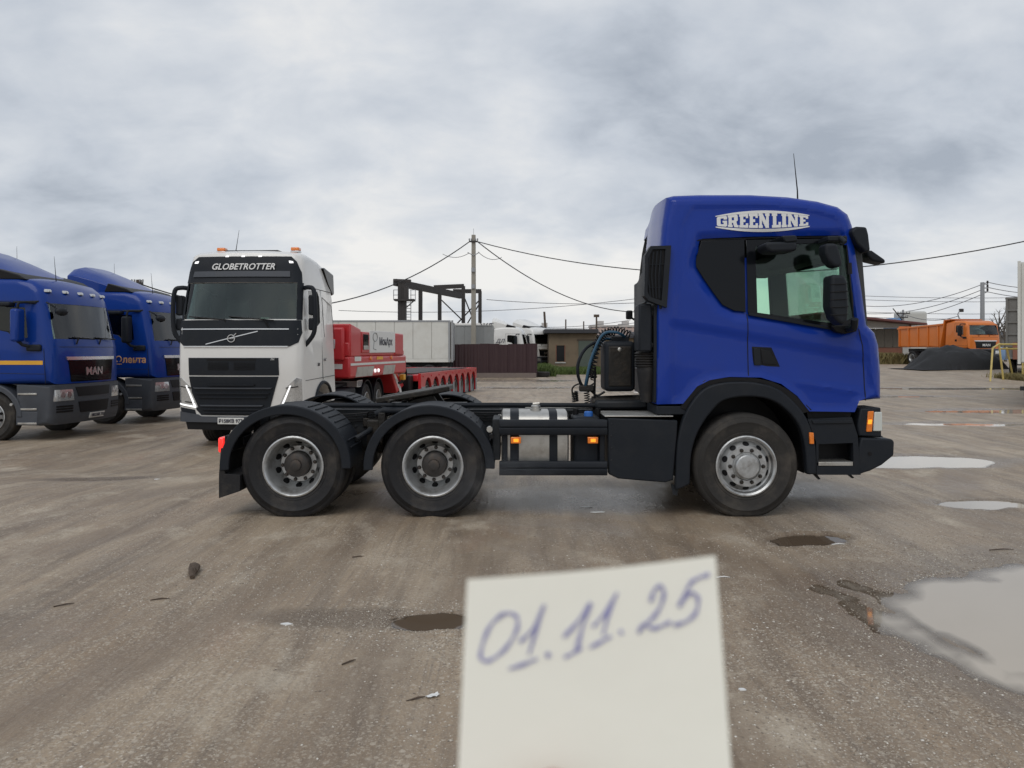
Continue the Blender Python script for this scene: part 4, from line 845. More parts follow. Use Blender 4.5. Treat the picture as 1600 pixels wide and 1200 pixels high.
# cabin inside
bx('dashboard', 'interior', T, 3.05, 3.50, .12, 2.38, 1.55, 1.83, .06)
for y in (.45, 1.55):
    s_ = bx('seat', 'seat_cloth', T, 2.35, 2.85, y, y+.5, 1.62, 1.75, .04); b_ = MB().prism([(2.30, 1.72), (2.42, 1.72), (2.30, 2.42), (2.20, 2.42)], y+.02, y+.48).build('seat_back', 'seat_cloth', T, .04); MB().prism([(2.21, 2.43), (2.30, 2.43), (2.28, 2.64), (2.21, 2.64)], y+.12, y+.38).build('headrest', 'seat_cloth', T, .03)
sw = MB()
ring = [(0.22*cos(2*pi*k/20), 0.22*sin(2*pi*k/20), 0) for k in range(21)]; sw.tube(ring, .016, 6); sw.tube([(-.22, 0, 0), (.22, 0, 0)], .015, 6)
sw = sw.build('steering_wheel', 'black', T); sw.location = (2.98, 1.80, 1.93); sw.rotation_euler = (0, radians(-58), 0)
for y0 in (.105, 2.30): MB().prism([(3.42, 1.8), (3.66, 1.8), (3.58, 2.85), (3.36, 2.85)], y0, y0+.09).build('pillar_trim', 'interior', T, .02)
bx('overhead_shelf', 'interior', T, 3.08, 3.36, .18, 2.32, 2.62, 2.84, .05)
bx('curtain', 'interior', T, 2.02, 2.06, .12, 2.38, 1.5, 2.9, .01)

bolt = MB().lathe([(0, -.014), (.011, -.013), (.013, -.002), (.018, 0)], n=6).mesh('bolt', 'frame', 30)
for x_ in list(np.arange(-2.6, -2.35, .08))+list(np.arange(-1.75, -1.3, .09))+list(np.arange(-.30, .75, .12)):
    for z_ in (.83, .95): sub(bolt, 'bolt', T, (x_, .858, z_))
def pipe(name, l, r, m, n=8): return MB().tube(smooth_path(l, 6), r, n).build(name, m, T)
for k in range(4): pipe('brake_line', [(-2.6, .84-.02*k, .90+.03*k), (-1.9, .83-.02*k, .88+.03*k), (-1.2, .84-.02*k, .93+.03*k), (-.3, .83-.02*k, .90+.03*k), (.7, .84-.02*k, .92+.03*k)], .007, 'black', 6)
for x_ in (-2.213, -.80):
    for s_ in (-1, 1): MB().lathe([(0, 0), (.075, 0), (.085, .02), (.085, .12), (.07, .15), (.03, .16), (.025, .24), (0, .24)], (x_+s_*.20, .62, .60), 'y', 16).build('brake_chamber', 'grease', T); pipe('brake_hose', [(x_+s_*.2, .70, .68), (x_+s_*.3, .75, .86), (x_+s_*.15, .85, .93)], .011, 'black')
    for z_, w_ in ((.735, .38), (.755, .30), (.775, .22)): bx('spring_leaf', 'grease', T, x_-w_, x_+w_, .85, .95, z_-.009, z_+.008, .002)
bx('spring_seat', 'grease', T, -1.60, -1.42, .70, .855, .55, .92, .02); MB().lathe([(0, 0), (.06, 0), (.07, .02), (.07, .16), (0, .17)], (-1.51, .66, .64), 'y', 14).build('trunnion', 'grease', T)
for k, (x_, z_) in enumerate(((-1.48, .93), (-1.36, .90), (-1.62, .88), (-.12, .92), (.02, .86))): bx('valve', 'alu' if k % 2 else 'grease', T, x_-.04, x_+.04, .78, .855, z_-.05, z_+.05, .012); pipe('valve_hose', [(x_, .80, z_+.05), (x_+.05, .74, z_+.13), (x_+.18, .78, z_+.06)], .008, 'black', 6)
for k in range(3): MB().tube([(-.20+.02*k, .60, .90-.10*k), (-.09, .45, .86-.10*k), (-.06, .12, .80-.10*k)], .012, 6).build('guard_bracket', 'frame', T)
bx('bracket_plate', 'frame', T, -.20, -.12, .10, .60, .56, .98, .01); MB().lathe([(0, -.01), (.03, -.01), (.034, .03)], (hp(765, 0)[0], .0, hp(0, 671)[1]), 'y', 10).build('drain_cock', 'alu', T); MB().lathe([(0, -.01), (.022, -.01), (.026, .05)], (hp(768, 0)[0], .0, hp(0, 682)[1]), 'y', 10).build('plug_cap', 'black', T)
for x_, y_ in ((-1.35, 1.02), (-1.02, 1.46), (-1.30, 1.50), (-.92, 1.0)): MB().lathe([(0, .03), (.03, .03), (.035, 0)], (x_, y_, 1.05), 'z', 6).build('plate_bolt', 'grease', T)
MB().tube([(cx0+.25, .86, 1.12), (cx0+.22, .60, 1.13)], .016, 8).build('release_handle', 'grease', T)
for k in range(5): q = hp(952, 662+k*19); MB().lathe([(0, -.006), (.008, -.005), (.009, .002)], (q[0]+.02, -.002, q[1]), 'y', 8).build('rivet', 'frame', T)
# ------------------------------------------------------------------ white cab-over tractor with low-loader
V = thing('truck_tractor', 'white tractor unit with GLOBETROTTER on its roof sign and orange roof beacons', 'truck', (-5.34, 15.05, -0.25), radians(-93))
vo = [(-2.28, 1.0, 0), (-2.28, 3.05, .6), (-2.24, 3.48, 1), (-2.05, 3.70, 1), (-1.4, 3.84, 1), (-.80, 3.89, 1), (-.48, 3.88, 1), (-.34, 3.82, 1), (-.28, 3.66, 1), (-.24, 3.40, 1), (-.20, 3.27, 1), (-.12, 2.88, 1), (-.05, 2.52, 1), (-.02, 2.34, 1), (0.01, 2.0, 1), (0.02, 1.6, 1), (0.01, 1.3, 1), (-.02, 1.0, 1), (-.04, .62, .6), (-.62, .62, 0), (-.74, .70, 0), (-.80, .90, 0), (-.98, 1.10, 0), (-1.25, 1.20, 0), (-1.5, 1.20, 0), (-1.78, 1.10, 0), (-1.95, .92, 0), (-2.0, .78, 0), (-2.2, .78, 0)]
vfront = sorted([(z, x) for x, z, _ in vo[6:19]])
def vdef(x, y, z):
    k = min(1, max(0, (x+0.9)/0.7)); t = y/1.25; tm = max(0, z-2.3)*0.075
    return Vector((x+0.13*k*(1-t*t), y-math.copysign(tm, y)*min(1, abs(y)), z+(0.04*(1-t*t) if z > 3.5 else 0)))
def mk_fx(front, W, r, df, tum=0.075, z0=2.3):
    def fx(y, z):
        x = lerp(front, z); e = W/2-max(0, z-z0)*tum-abs(y)
        if e < r: x -= r*(1-sqrt(max(0, 1-((r-max(0, e))/r)**2)))
        return df(x, y, z).x
    return fx
vm = cab_mesh(vo, -1.25, 1.25, 0.15, 'white_paint', vdef, None, None, 10)
cv = [(-2.15, 1.6), (-2.15, 3.3), (-1.3, 3.6), (-.5, 3.55), (-.36, 3.3), (-.16, 2.5), (-.2, 1.6)]
c1 = MB().prism(cv, -1.1, 1.1).mesh('cutter', 'interior'); c2 = MB().prism([(-.42, 2.36), (-.55, 3.12), (-1.15, 3.15), (-1.25, 3.05), (-1.25, 2.50), (-.9, 2.36)], -1.5, 1.5).mesh('cutter', 'interior')
c3 = MB().box(-.55, .5, -1.12, 1.12, 2.53, 3.25).mesh('cutter', 'interior')
sub(boolean(vm, [c1, c2, c3]), 'cab', V); vfx = mk_fx(vfront, 2.5, 0.15, vdef)
def vp(px, py): return ((px-376.5)/79.5, 1.95-(py-545)/79.5)
def vpoly(l): return [vp(a, b) for a, b in l]
def vpatch(name, m, l, off=.012, th=.03, step=.12): return patch(name, m, V, vpoly(l), vfx, off, th, step)
vpatch('windscreen', 'glass', [(288, 441.5), (465, 441.5), (467, 500), (286, 500)], -.012, .006)
for s_ in (-1, 1):
    y0, y1 = sorted((s_*1.165, s_*1.172))
    MB().prism([(-.42, 2.34), (-.55, 3.14), (-1.17, 3.17), (-1.27, 3.06), (-1.27, 2.48), (-.9, 2.34)], y0, y1).build('door_window', 'glass', V)
vpatch('roof_sign', 'grey_plastic', [(302, 399), (451, 399), (460, 407), (467, 424), (469, 441), (284, 441), (286, 424), (293, 407)], .02, .05).data.materials[0] = MATS['plastic']
for l_ in ([(283, 441), (289.5, 441), (287, 500), (280, 500)], [(463.5, 441), (470, 441), (473, 500), (466, 500)]): vpatch('windscreen_pillar', 'plastic', l_, .006, .03, .05)
vpatch('sun_visor', 'grey_plastic', [(299, 423), (452, 423), (453, 432), (297, 432)], .045, .03)
put_text('roof_lettering', 'GLOBETROTTER', .175, 'decal_white', V, (vfx(0, 3.57)+.028, .02, 3.57), (0, 1, 0), (-.18, 0, 1), shear=.25, bold=.003, sx=.98)
vpatch('belt_panel', 'plastic', [(281, 500.5), (472, 500.5), (474, 520), (470, 535), (458, 541), (290, 541), (280, 534), (279, 515)], .015, .04)
vpatch('chrome_strip', 'chrome', [(284, 513.5), (456, 513.5), (456, 515.2), (284, 515.2)], .025, .03); vpatch('chrome_strip', 'chrome', [(289, 540.6), (455, 540.6), (455, 542.4), (289, 542.4)], .022, .03)
vpatch('badge_slash', 'chrome', [(327, 538.6), (327, 537.2), (409, 517.2), (409, 518.6)], .022, .02)
q = vp(368.5, 529); bc = Vector((vfx(*q)+.03, q[0], q[1])); MB().tube([bc+Vector((0, .07*cos(2*pi*k/24), .07*sin(2*pi*k/24))) for k in range(25)], .011, 6).build('badge_ring', 'chrome', V)
MB().tube([bc+Vector((0, .05, .05)), bc+Vector((0, .10, .10))], .010, 6).build('badge_arrow', 'chrome', V); put_text('badge_lettering', 'VOLVO', .036, 'chrome', V, bc, (0, 1, 0), (0, 0, 1), bold=.001)
vpatch('upper_grille', 'plastic', [(298, 559), (441, 559), (442, 586), (299, 586)], .014, .05)
for k in range(7):
    for j in range(2): 
        x0, x1 = ((331, 364), (373, 406))[j]; vpatch('grille_mesh_bar', 'black', [(x0, 566+k*1.8), (x1, 566+k*1.8), (x1, 566.8+k*1.8), (x0, 566.8+k*1.8)], .022, .02, .3)
vpatch('air_slot', 'black', [(329, 560), (407, 560), (407, 564), (329, 564)], .018, .02, .3)
put_text('model_badge', 'FH', .06, 'decal_white', V, (vfx(.70, 1.74)+.02, .70, 1.745), (0, 1, 0), (0, 0, 1), shear=.2)
vpatch('lower_grille', 'plastic', [(299, 588), (441, 588), (434, 612), (426, 640), (420, 648), (318, 648), (310, 640), (303, 612)], .016, .06)
for y_, x0, x1 in ((600, 330, 406), (605, 306, 432), (613, 308, 428), (619, 312, 424), (632, 316, 418), (638, 320, 414), (643, 322, 412)):
    vpatch('grille_louvre', 'grey_plastic' if y_ in (605, 632) else 'plastic', [(x0, y_), (x1, y_), (x1-3, y_+2.0), (x0+3, y_+2.0)], .05, .05, .3)
for s_ in (1, -1):
    def mm(l): return [(376.5+s_*(a-376.5), b) for a, b in l]
    vpatch('headlight', 'lamp_clear', mm([(468, 590), (474, 592), (474, 634), (440, 636), (455, 602)]), .018, .04, .06)
    vpatch('daylight_strip', 'lamp_led', mm([(458, 602), (460, 602), (446, 636), (443, 636)]), .034, .03, .1)
    vpatch('daylight_strip', 'lamp_led', mm([(447, 634), (473, 630), (473, 632), (443, 637)]), .034, .03, .1)
    for b_ in ((452, 605, 470), (446, 628, 473)): vpatch('lamp_trim', 'black', mm([(b_[0], b_[1]), (b_[2], b_[1]-2), (b_[2], b_[1]-.5), (b_[0], b_[1]+1.5)]), .03, .03, .2)
    vpatch('fog_corner', 'plastic', mm([(446, 640), (473, 636), (470, 647), (444, 648)]), .012, .03, .1)
    # corner lamps in the sign
    vpatch('marker_lamp', 'lamp_led', mm([(449, 406), (455, 407), (456, 410), (450, 410)]), .03, .02, .2)
    y0, y1 = sorted((s_*1.262, s_*1.20))
    # mirrors on looped arms
    mx = -.30; yo = s_*1.46
    MB().box(mx-.12, mx+.04, *sorted((s_*1.28, s_*1.42)), 2.62, 3.02).build('main_mirror', 'plastic', V, .03, seg=3); MB().box(mx-.12, mx+.04, *sorted((s_*1.28, s_*1.42)), 2.32, 2.56).build('wide_angle_mirror', 'plastic', V, .03, seg=3)
    MB().tube(smooth_path([(-.34, s_*1.16, 3.16), (-.26, s_*1.30, 3.17), (-.22, s_*1.41, 3.10), (-.21, s_*1.44, 2.7), (-.22, s_*1.42, 2.3), (-.24, s_*1.30, 2.10), (-.26, s_*1.18, 1.98)], 5), .045, 8).build('mirror_arm', 'plastic', V)
    # side deflector, door seam, wheel-arch lip, lettering
    MB().prism([(-2.42, 3.18), (-2.28, 3.14), (-1.92, 3.36), (-1.55, 3.68), (-1.70, 3.71), (-2.36, 3.62)], *sorted((s_*1.02, s_*1.19))).build('side_deflector', 'gloss_black', V, .03)
    for l in ([(-1.36, 3.2), (-1.36, 1.3)], [(-.40, 3.2), (-2.27, 3.2)], [(-1.45, 2.2), (-1.45, 3.05), (-2.1, 2.9), (-2.2, 2.2)], [(-.2, 1.32), (-2.27, 1.36)]):
        MB().tube([(a, s_*(1.252-max(0, b-2.3)*.075), b) for a, b in l], .006, 5).build('shut_line', 'frame', V)
    arcp = [(-.80+.02, .90), (-.98, 1.12), (-1.25, 1.23), (-1.5, 1.23), (-1.78, 1.13), (-1.98, .92)]
    MB().tube([(a, s_*1.255, b) for a, b in cr2(arcp)], .035, 8).build('wheel_arch', 'plastic', V)
    if s_ > 0: put_text('side_badge', '500', .10, 'frame', V, (-1.05, 1.254, 1.62), (-1, 0, 0), (0, 0, 1), shear=.2); put_text('side_badge', '4x2', .10, 'decal_dark', V, (-1.5, 1.254, 1.72), (-1, 0, 0), (0, 0, 1), shear=.2)
vpatch('bumper', 'grey_plastic', [(280, 643), (312, 647), (318, 650), (420, 650), (430, 647), (473, 643), (473, 659), (280, 659)], .03, .30, .15)
vpatch('bumper_apron', 'black', [(290, 659.5), (463, 659.5), (460, 671), (293, 671)], -.02, .2, .2)
pl_ = vpatch('number_plate', 'plate', [(346, 651.5), (387.5, 651.5), (387.5, 661.5), (346, 661.5)], .045, .02, .6); q = vp(366.7, 656.8); put_text('plate_lettering', 'Р158КВ 977', .098, 'decal_dark', pl_, (vfx(*q)+.048, q[0], q[1]), (0, 1, 0), (0, 0, 1), bold=.002, sx=.92)
for px in (350, 376, 403): vpatch('roof_lamp', 'lamp_led', [(px-2.5, 398), (px+2.5, 398), (px+2.5, 400), (px-2.5, 400)], .03, .03, .3)
bx('roof_hatch', 'gloss_black', V, -1.55, -.62, -.55, .55, 3.88, 3.965, .02)
for y_ in (-.66, .88):
    MB().tube([(-.72, y_, 3.84), (-.72, y_, 3.92)], .04, 10).build('beacon_foot', 'black', V); bx('beacon_base', 'chrome', V, -.80, -.64, y_-.09, y_+.09, 3.92, 3.95); MB().box(-.80, -.64, y_-.085, y_+.085, 3.952, 4.022).build('beacon', 'lamp_amber', V, .02, seg=3)
MB().tube([(-.80, -.42, 3.88), (-.80, -.40, 4.02), (-.80, -.34, 4.40)], [.02, .008, .003], 6).build('antenna', 'black', V)
for y_ in (-.62, .18):
    MB().tube([(vfx(y_, 2.50)+.03, y_+.55, 2.50), (vfx(y_, 2.56)+.03, y_-.35, 2.58)], .014, 6).build('wiper', 'black', V); MB().tube([(vfx(y_, 2.45)+.02, y_+.45, 2.36), (vfx(y_, 2.5)+.04, y_+.35, 2.53)], .016, 6).build('wiper_arm', 'black', V)
bx('dashboard', 'interior', V, -.75, -.28, -1.05, 1.05, 2.2, 2.50, .05)
bx('dash_paper', 'decal_white', V, -.40, -.36, .28, .45, 2.50, 2.58, .004)
for y_ in (-.55, .6): MB().prism([(-1.25, 2.0), (-1.1, 2.0), (-1.2, 3.0), (-1.32, 3.0)], y_-.27, y_+.27).build('seat_back', 'seat_cloth', V, .05)
bx('rear_curtain', 'interior', V, -1.9, -1.86, -1.08, 1.08, 1.7, 3.4)
MB().tube([(-.40, -.95, 3.18), (-.42, -.75, 3.05), (-.42, -.62, 3.02)], .025, 6).build('interior_mirror', 'black', V)
for y_, rz in ((-1.20, 0), (1.20, pi)): wheel(V, 'steer', -1.38, y_, rz=rz, nuts=False)
for y_ in (-.42, .34): bx('chassis_rail', 'frame', V, -7.6, -.9, y_, y_+.08, .72, 1.0)
for x_ in (-5.2, -6.55):
    for y_, rz in ((-1.25, 0), (1.25, pi)):
        wheel(V, 'drive', x_, y_, rz=rz, nuts=False)
        o_ = arc(x_, .51, .66, .64, .15, pi-.15, 16); i_ = arc(x_, .51, .62, .60, .15, pi-.15, 16); MB().prism(o_+i_[::-1], *((-1.27, -.62) if y_ < 0 else (.62, 1.27))).build('mudguard', 'plastic', V, .008)
for y0, y1 in ((.5, 1.2), (-1.2, -.5)): bx('fuel_tank', 'plastic', V, -4.3, -2.7, y0, y1, .42, 1.0, .06); bx('battery_box', 'frame', V, -4.55, -4.32, y0, y1-.1, .5, .95, .02)
bx('catwalk', 'frame', V, -4.4, -2.45, -.95, .95, 1.02, 1.10, .01); bx('oversize_marker', 'decal_white', V, -4.57, -4.556, .55, 1.15, .98, 1.13)
sg_ = bx('warning_board', 'decal_white', V, -4.9, -4.35, 1.205, 1.22, .98, 1.15); 
for k in range(6): MB().box(-4.86+k*.085, -4.82+k*.085, 1.221, 1.224, 1.0, 1.13).build('board_stripe', 'decal_dark', sg_)
# ---- red low-loader
LA = math.atan2(-2.35, 13.6)
K = thing('low_loader_trailer', 'red multi-axle low-loader trailer coupled behind the white tractor unit', 'trailer', (-5.10, 18.30, -0.20), radians(90)+LA)
# local: x runs back along the trailer, y towards the left of travel direction reversed (near side is -y), z up
bx('gooseneck', 'red', K, .0, 4.35, -1.30, 1.30, 1.20, 1.72, .05)
MB().prism([(.0, 1.72), (4.2, 1.72), (4.2, 1.86), (.0, 2.05)], -1.28, 1.28).build('gooseneck_top', 'red', K, .03)
MB().prism([(.05, 1.70), (.75, 1.70), (.75, 2.38), (.05, 2.50)], -1.30, 1.30).build('gooseneck_front', 'red', K, .04)
bx('front_locker', 'red', K, -.10, .048, -1.18, -.72, 1.62, 2.40, .05); bx('locker_latch', 'chrome', K, -.118, -.101, -.98, -.92, 1.90, 2.12); bx('front_reflector', 'plate', K, -.015, -.001, -1.12, -.45, 1.42, 1.54)
MB().lathe([(0, -.03), (.05, -.03), (.06, 0)], (-.001, -.75, 1.28), 'x', 14).build('position_lamp', 'lamp_led', K)
MB().box(.76, 1.28, -1.31, -1.24, 1.80, 2.32).build('locker_frame', 'red', K, .02); bx('locker_pane', 'glass_dark', K, .84, 1.20, -1.325, -1.312, 1.88, 2.26)
bx('locker_floor', 'alu', K, .84, 1.20, -1.332, -1.3255, 1.88, 1.98)
bn = bx('banner', 'decal_white', K, 1.30, 3.30, -1.315, -1.29, 1.80, 2.36); bx('banner_frame', 'red', K, 3.32, 4.05, -1.31, -1.25, 1.74, 2.33, .03)
put_text('banner_lettering', 'МонАрх', .27, 'decal_dark', bn, (2.52, -1.318, 2.08), (1, 0, 0), (0, 0, 1), bold=.008)
ring_ = [(1.68+.16*cos(2*pi*k/20), -1.318, 2.20+.11*sin(2*pi*k/20)) for k in range(21)]; MB().tube(ring_, .012, 5).build('banner_mark', 'grey_box', bn); MB().tube([(1.6, -1.318, 2.1), (1.55, -1.318, 1.9), (1.75, -1.318, 1.88)], .010, 5).build('banner_mark', 'grey_box', bn)
bx('reflector_stripe', 'plate', K, .05, 4.2, -1.312, -1.302, 1.50, 1.555, 0)
for x0, x1 in ((.35, 1.5), (2.3, 3.2)):
    MB().prism([(x0, 1.22), (x1, 1.22), (x1+.15, 1.46), (x0+.12, 1.46)], -1.309, -1.302).build('chequer_panel', 'alu', K)
for x_ in (1.70, 1.95, 2.1): MB().lathe([(0, -.03), (.045, -.03), (.05, 0)], (x_, -1.30, 1.34), 'y', 12).build('side_lamp', 'lamp_led' if x_ < 2 else 'red', K)
for x_ in (1.4, 3.0): MB().lathe([(0, -.03), (.05, -.03), (.06, 0)], (x_, -1.30, 1.66), 'y', 12).build('side_lamp', 'lamp_amber', K)
bx('maker_sticker', 'decal_yellow', K, 1.85, 2.30, -1.309, -1.301, 1.62, 1.70, 0); bx('rating_sticker', 'plate', K, .30, .72, -1.309, -1.301, 1.60, 1.71, 0)
MB().prism([(3.9, 1.25), (4.35, 1.25), (5.1, .80), (4.4, .60)], -1.0, 1.0).build('neck_leg', 'red', K, .03)
for k in range(3): MB().prism([(3.95+.28*k, 1.24-.22*k), (4.13+.28*k, 1.24-.22*k), (4.5+.18*k, .95-.2*k), (4.32+.18*k, .95-.2*k)], -1.012, -1.002).build('chevron', 'decal_white', K)
MB().tube(smooth_path([(4.2, -1.05, 1.35), (4.6, -1.15, 1.36), (4.95, -1.1, 1.12), (4.7, -1.05, .92), (4.45, -1.02, .90)], 6), .035, 8).build('hydraulic_hose', 'black', K)
bx('hydraulic_pump', 'decal_yellow', K, 4.55, 4.75, -1.16, -1.02, .98, 1.15, .02); bx('hydraulic_unit', 'black', K, 5.12, 5.55, -1.15, 1.15, .35, 1.10, .04)
DL0, DL1 = 5.6, 13.4
bx('deck_frame', 'red', K, DL0, DL1, -1.28, 1.28, .90, 1.10, .02)
nb = 8; pit = (DL1-DL0-.35)/nb
for k in range(nb): bx('deck_board', 'grease', K, DL0+.2+k*pit, DL0+.17+(k+1)*pit, -1.02, 1.02, 1.102, 1.14, .008)
for sy in (-1, 1):
    y0, y1 = sorted((sy*1.37, sy*1.285))
    loops = [[(DL0, .30), (DL0, .95), (DL1, .95), (DL1, .30)]]; bot = []
    pts_ = [(DL0, 1.14), (DL1, 1.14), (DL1, .25)]
    for k in reversed(range(nb)):
        xc = DL0+.35+(k+.5)*pit; pts_ += [(xc+.36, .25)]+[(xc+.36*cos(a), .66+.34*sin(a)) for a in np.linspace(0, pi, 9)]+[(xc-.36, .25)]
    pts_ += [(DL0, .25)]
    me = poly_mesh('side_beam', [pts_], 'red', lambda u, v, h, a=(y0+y1)/2, b=abs(y1-y0)/2: (u, a+h/.01*b, v), .01); fin(me, None, 30); sub(me, 'side_beam', K)
    for k in range(nb+1): bx('side_pillar', 'galv', K, DL0+.35+k*pit-(pit/2-.37 if k else .3), DL0+.35+k*pit+(pit/2-.37 if k < nb else .1), *sorted((sy*1.372, sy*1.385)), .26, .72, 0)
    for k in range(nb): wheel(K, 'trail', DL0+.35+(k+.5)*pit, sy*1.31, rz=0 if sy < 0 else pi, nuts=False)
    for k in range(nb+1): MB().lathe([(0, -.02), (.03, -.02), (.04, 0)] if sy < 0 else [(.04, 0), (.03, .02), (0, .02)], (DL0+.25+k*pit, sy*1.372, 1.05), 'y', 8).build('lashing_ring', 'red', K)
bx('tail_board', 'red', K, DL1+.005, DL1+.12, -1.37, 1.37, .50, 1.14, .02)
MB().lathe([(0, 0), (.05, 0), (.05, .02)], (DL1+.13, -1.30, .70), 'x', 12).build('tail_lamp', 'lamp_red_lit', K)
for x_ in (4.9, DL1-.3): bx('axle_beam', 'frame', K, DL0, DL1, -.5, .5, .35, .70, .02) if x_ > 5 else None
# ------------------------------------------------------------------ cab-over trucks of one make: parked blue pair, orange tipper, white ones behind the fence
mo = [(-2.28, 1.2, 0), (-2.28, 3.25, .5), (-2.2, 3.40, 1), (-1.5, 3.47, 1), (-.8, 3.46, 1), (-.50, 3.38, 1), (-.32, 3.24, 1), (-.23, 3.06, 1), (-.20, 2.93, 1), (-.11, 2.5, 1), (-.03, 2.13, 1), (.0, 2.0, 1), (.02, 1.6, 1), (.02, 1.2, 1)]
def mdef(x, y, z):
    k = min(1, max(0, (x+.9)/.7)); t = y/1.22; tm = max(0, z-2.2)*.07
    return Vector((x+.16*k*(1-t*t), y-math.copysign(tm, y)*min(1, abs(y)), z+(.05*(1-t*t) if z > 3.3 else 0)))
def man_cab(A, paint, glassm='glass', low=0.0, lamps=True, spoiler=True, mirror='plastic', detail=True, dark='grey_plastic'):
    ol = [(x, z-(low if z > 3.0 else 0), w_) for x, z, w_ in mo]; fr = sorted([(z, x) for x, z, _ in ol[4:]])
    fx = mk_fx(fr, 2.44, .16, mdef, .07, 2.2); zt = 2.92-low*.3
    me = cab_mesh(ol, -1.22, 1.22, .16, paint, mdef, None, None, 8)
    c1 = MB().prism([(-2.15, 1.7), (-2.15, 3.2-low), (-.55, 3.2-low), (-.33, 2.9-low*.3), (-.16, 2.2), (-.18, 1.7)], -1.08, 1.08).mesh('cutter', 'interior')
    c2 = MB().prism([(-.50, 2.18), (-.58, 2.82), (-1.18, 2.86), (-1.25, 2.80), (-1.25, 2.36), (-.95, 2.30), (-.80, 2.18)], -1.5, 1.5).mesh('cutter', 'interior')
    c3 = MB().prism([(-1.10, 2.16), (1.10, 2.16), (1.03, zt), (-1.03, zt)], -.6, .5, 'x').mesh('cutter', 'interior')
    sub(boolean(me, [c1, c2, c3]), 'cab', A)
    patch('windscreen', glassm, A, [(-1.12, 2.14), (1.12, 2.14), (1.05, zt+.02), (-1.05, zt+.02)], fx, -.012, .006)
    for s_ in (-1, 1): MB().prism([(-.48, 2.16), (-.56, 2.84), (-1.19, 2.88), (-1.27, 2.81), (-1.27, 2.34), (-.95, 2.28), (-.80, 2.16)], *sorted((s_*1.135, s_*1.142))).build('door_window', 'glass_dark', A)
    bx('dashboard', 'interior', A, -.75, -.25, -1.05, 1.05, 1.9, 2.12, .05); bx('rear_curtain', 'interior', A, -1.7, -1.66, -1.07, 1.07, 1.7, 3.1-low)
    for y_ in (-.55, .55): MB().prism([(-1.15, 1.8), (-1.0, 1.8), (-1.1, 2.6), (-1.22, 2.6)], y_-.25, y_+.25).build('seat_back', 'seat_cloth', A, .05)
    gp = patch('grille', 'gloss_black', A, [(-.80, 1.70), (.80, 1.70), (.72, 1.24), (-.72, 1.24)], fx, .015, .03, .2)
    patch('grille_chrome', 'chrome', A, [(-.84, 1.71), (.84, 1.71), (.86, 1.78), (-.86, 1.78)], fx, .03, .03, .2)
    me = text_mesh('MAN', .24, 'chrome', .006, .006, 0, 1.15)
    for v in me.vertices: a, b, h = v.co; v.co = (fx(a, 1.46)+.02+h, a, 1.45+b)
    sub(me, 'grille_lettering', A)
    for k in range(4): patch('grille_bar', 'black', A, [(-.74, 1.27+k*.03), (.74, 1.27+k*.03), (.74, 1.282+k*.03), (-.74, 1.282+k*.03)], fx, .022, .02, .4)
    # bumper and lamps
    bo = [(-.66, .36, 0), (-.66, 1.19, 0), (.03, 1.19, .4), (.05, .95, .6), (.04, .50, .6), (-.02, .34, .6), (-.3, .32, .3)]
    bfr = [(.30, -.03), (.5, .045), (.95, .055), (1.2, .03)]
    b_ = cab_mesh(bo, -1.23, 1.23, .16, dark, lambda x, y, z: Vector((x+.16*min(1, max(0, (x+.66)/.5))*(1-(y/1.23)**2), y, z)), None, None, 8); fin(b_, None); sub(b_, 'bumper', A)
    bfx = mk_fx(bfr, 2.46, .16, lambda x, y, z: Vector((x+.16*(1-(y/1.23)**2), y, z)), 0)
    patch('bumper_grille', 'black', A, [(-.62, 1.12), (.62, 1.12), (.55, .92), (-.55, .92)], bfx, .008, .03, .2); patch('bumper_intake', 'black', A, [(-.55, .80), (.55, .80), (.48, .56), (-.48, .56)], bfx, .008, .03, .2)
    for s_ in (-1, 1):
        patch('headlight', 'lamp_clear', A, [(s_*.72, 1.08), (s_*1.19, 1.08), (s_*1.19, .84), (s_*.68, .84)], bfx, .012, .03, .06)
        for q_ in (.82, .98): o_ = patch('headlight_lens', 'chrome', A, [(s_*q_+.06*cos(a), .97+.07*sin(a)) for a in np.linspace(0, 2*pi, 11)[:-1]], bfx, .016, .02, .3)
        for k in range(3): patch('bumper_slot', 'black', A, [(s_*.70, .74-k*.055), (s_*1.12, .74-k*.055), (s_*1.12, .705-k*.055), (s_*.70, .705-k*.055)], bfx, .006, .02, .2)
        y0, y1 = sorted((s_*1.22, s_*.70))
        bx('step_box', dark, A, -.74, -.665, y0, y1, .34, 1.19, .015); bx('step_box', 'black', A, -.66, -.30, *sorted((s_*1.10, s_*.6)), .36, 1.18)
        for z_ in (1.00, .68, .38): bx('step_tread', 'alu', A, -.70, -.28, *sorted((s_*1.245, s_*1.0)), z_-.02, z_+.02, .006)
        bx('step_side', dark, A, -.74, -.27, *sorted((s_*1.235, s_*1.15)), .34, .62, .01)
        o_ = arc(-1.32, .51, .72, .70, .0, pi, 18); i_ = arc(-1.32, .51, .60, .58, .0, pi, 18); MB().prism(o_+i_[::-1], *sorted((s_*1.25, s_*.80))).build('wheel_arch', dark, A, .02)
        wheel(A, 'steer', -1.32, s_*1.20, rz=0 if s_ < 0 else pi, nuts=detail)
        # mirrors
        MB().box(-.66, -.48, *sorted((s_*1.30, s_*1.55)), 2.10, 2.78).build('main_mirror', mirror, A, .05, seg=3)
        MB().tube(smooth_path([(-.35, s_*1.15, 2.92), (-.50, s_*1.35, 2.92), (-.56, s_*1.42, 2.86), (-.57, s_*1.42, 2.5)], 4), .028, 8).build('mirror_arm', 'plastic', A); MB().tube([(-.57, s_*1.42, 2.12), (-.50, s_*1.36, 2.03), (-.35, s_*1.18, 1.98)], .035, 8).build('mirror_arm', 'plastic', A)
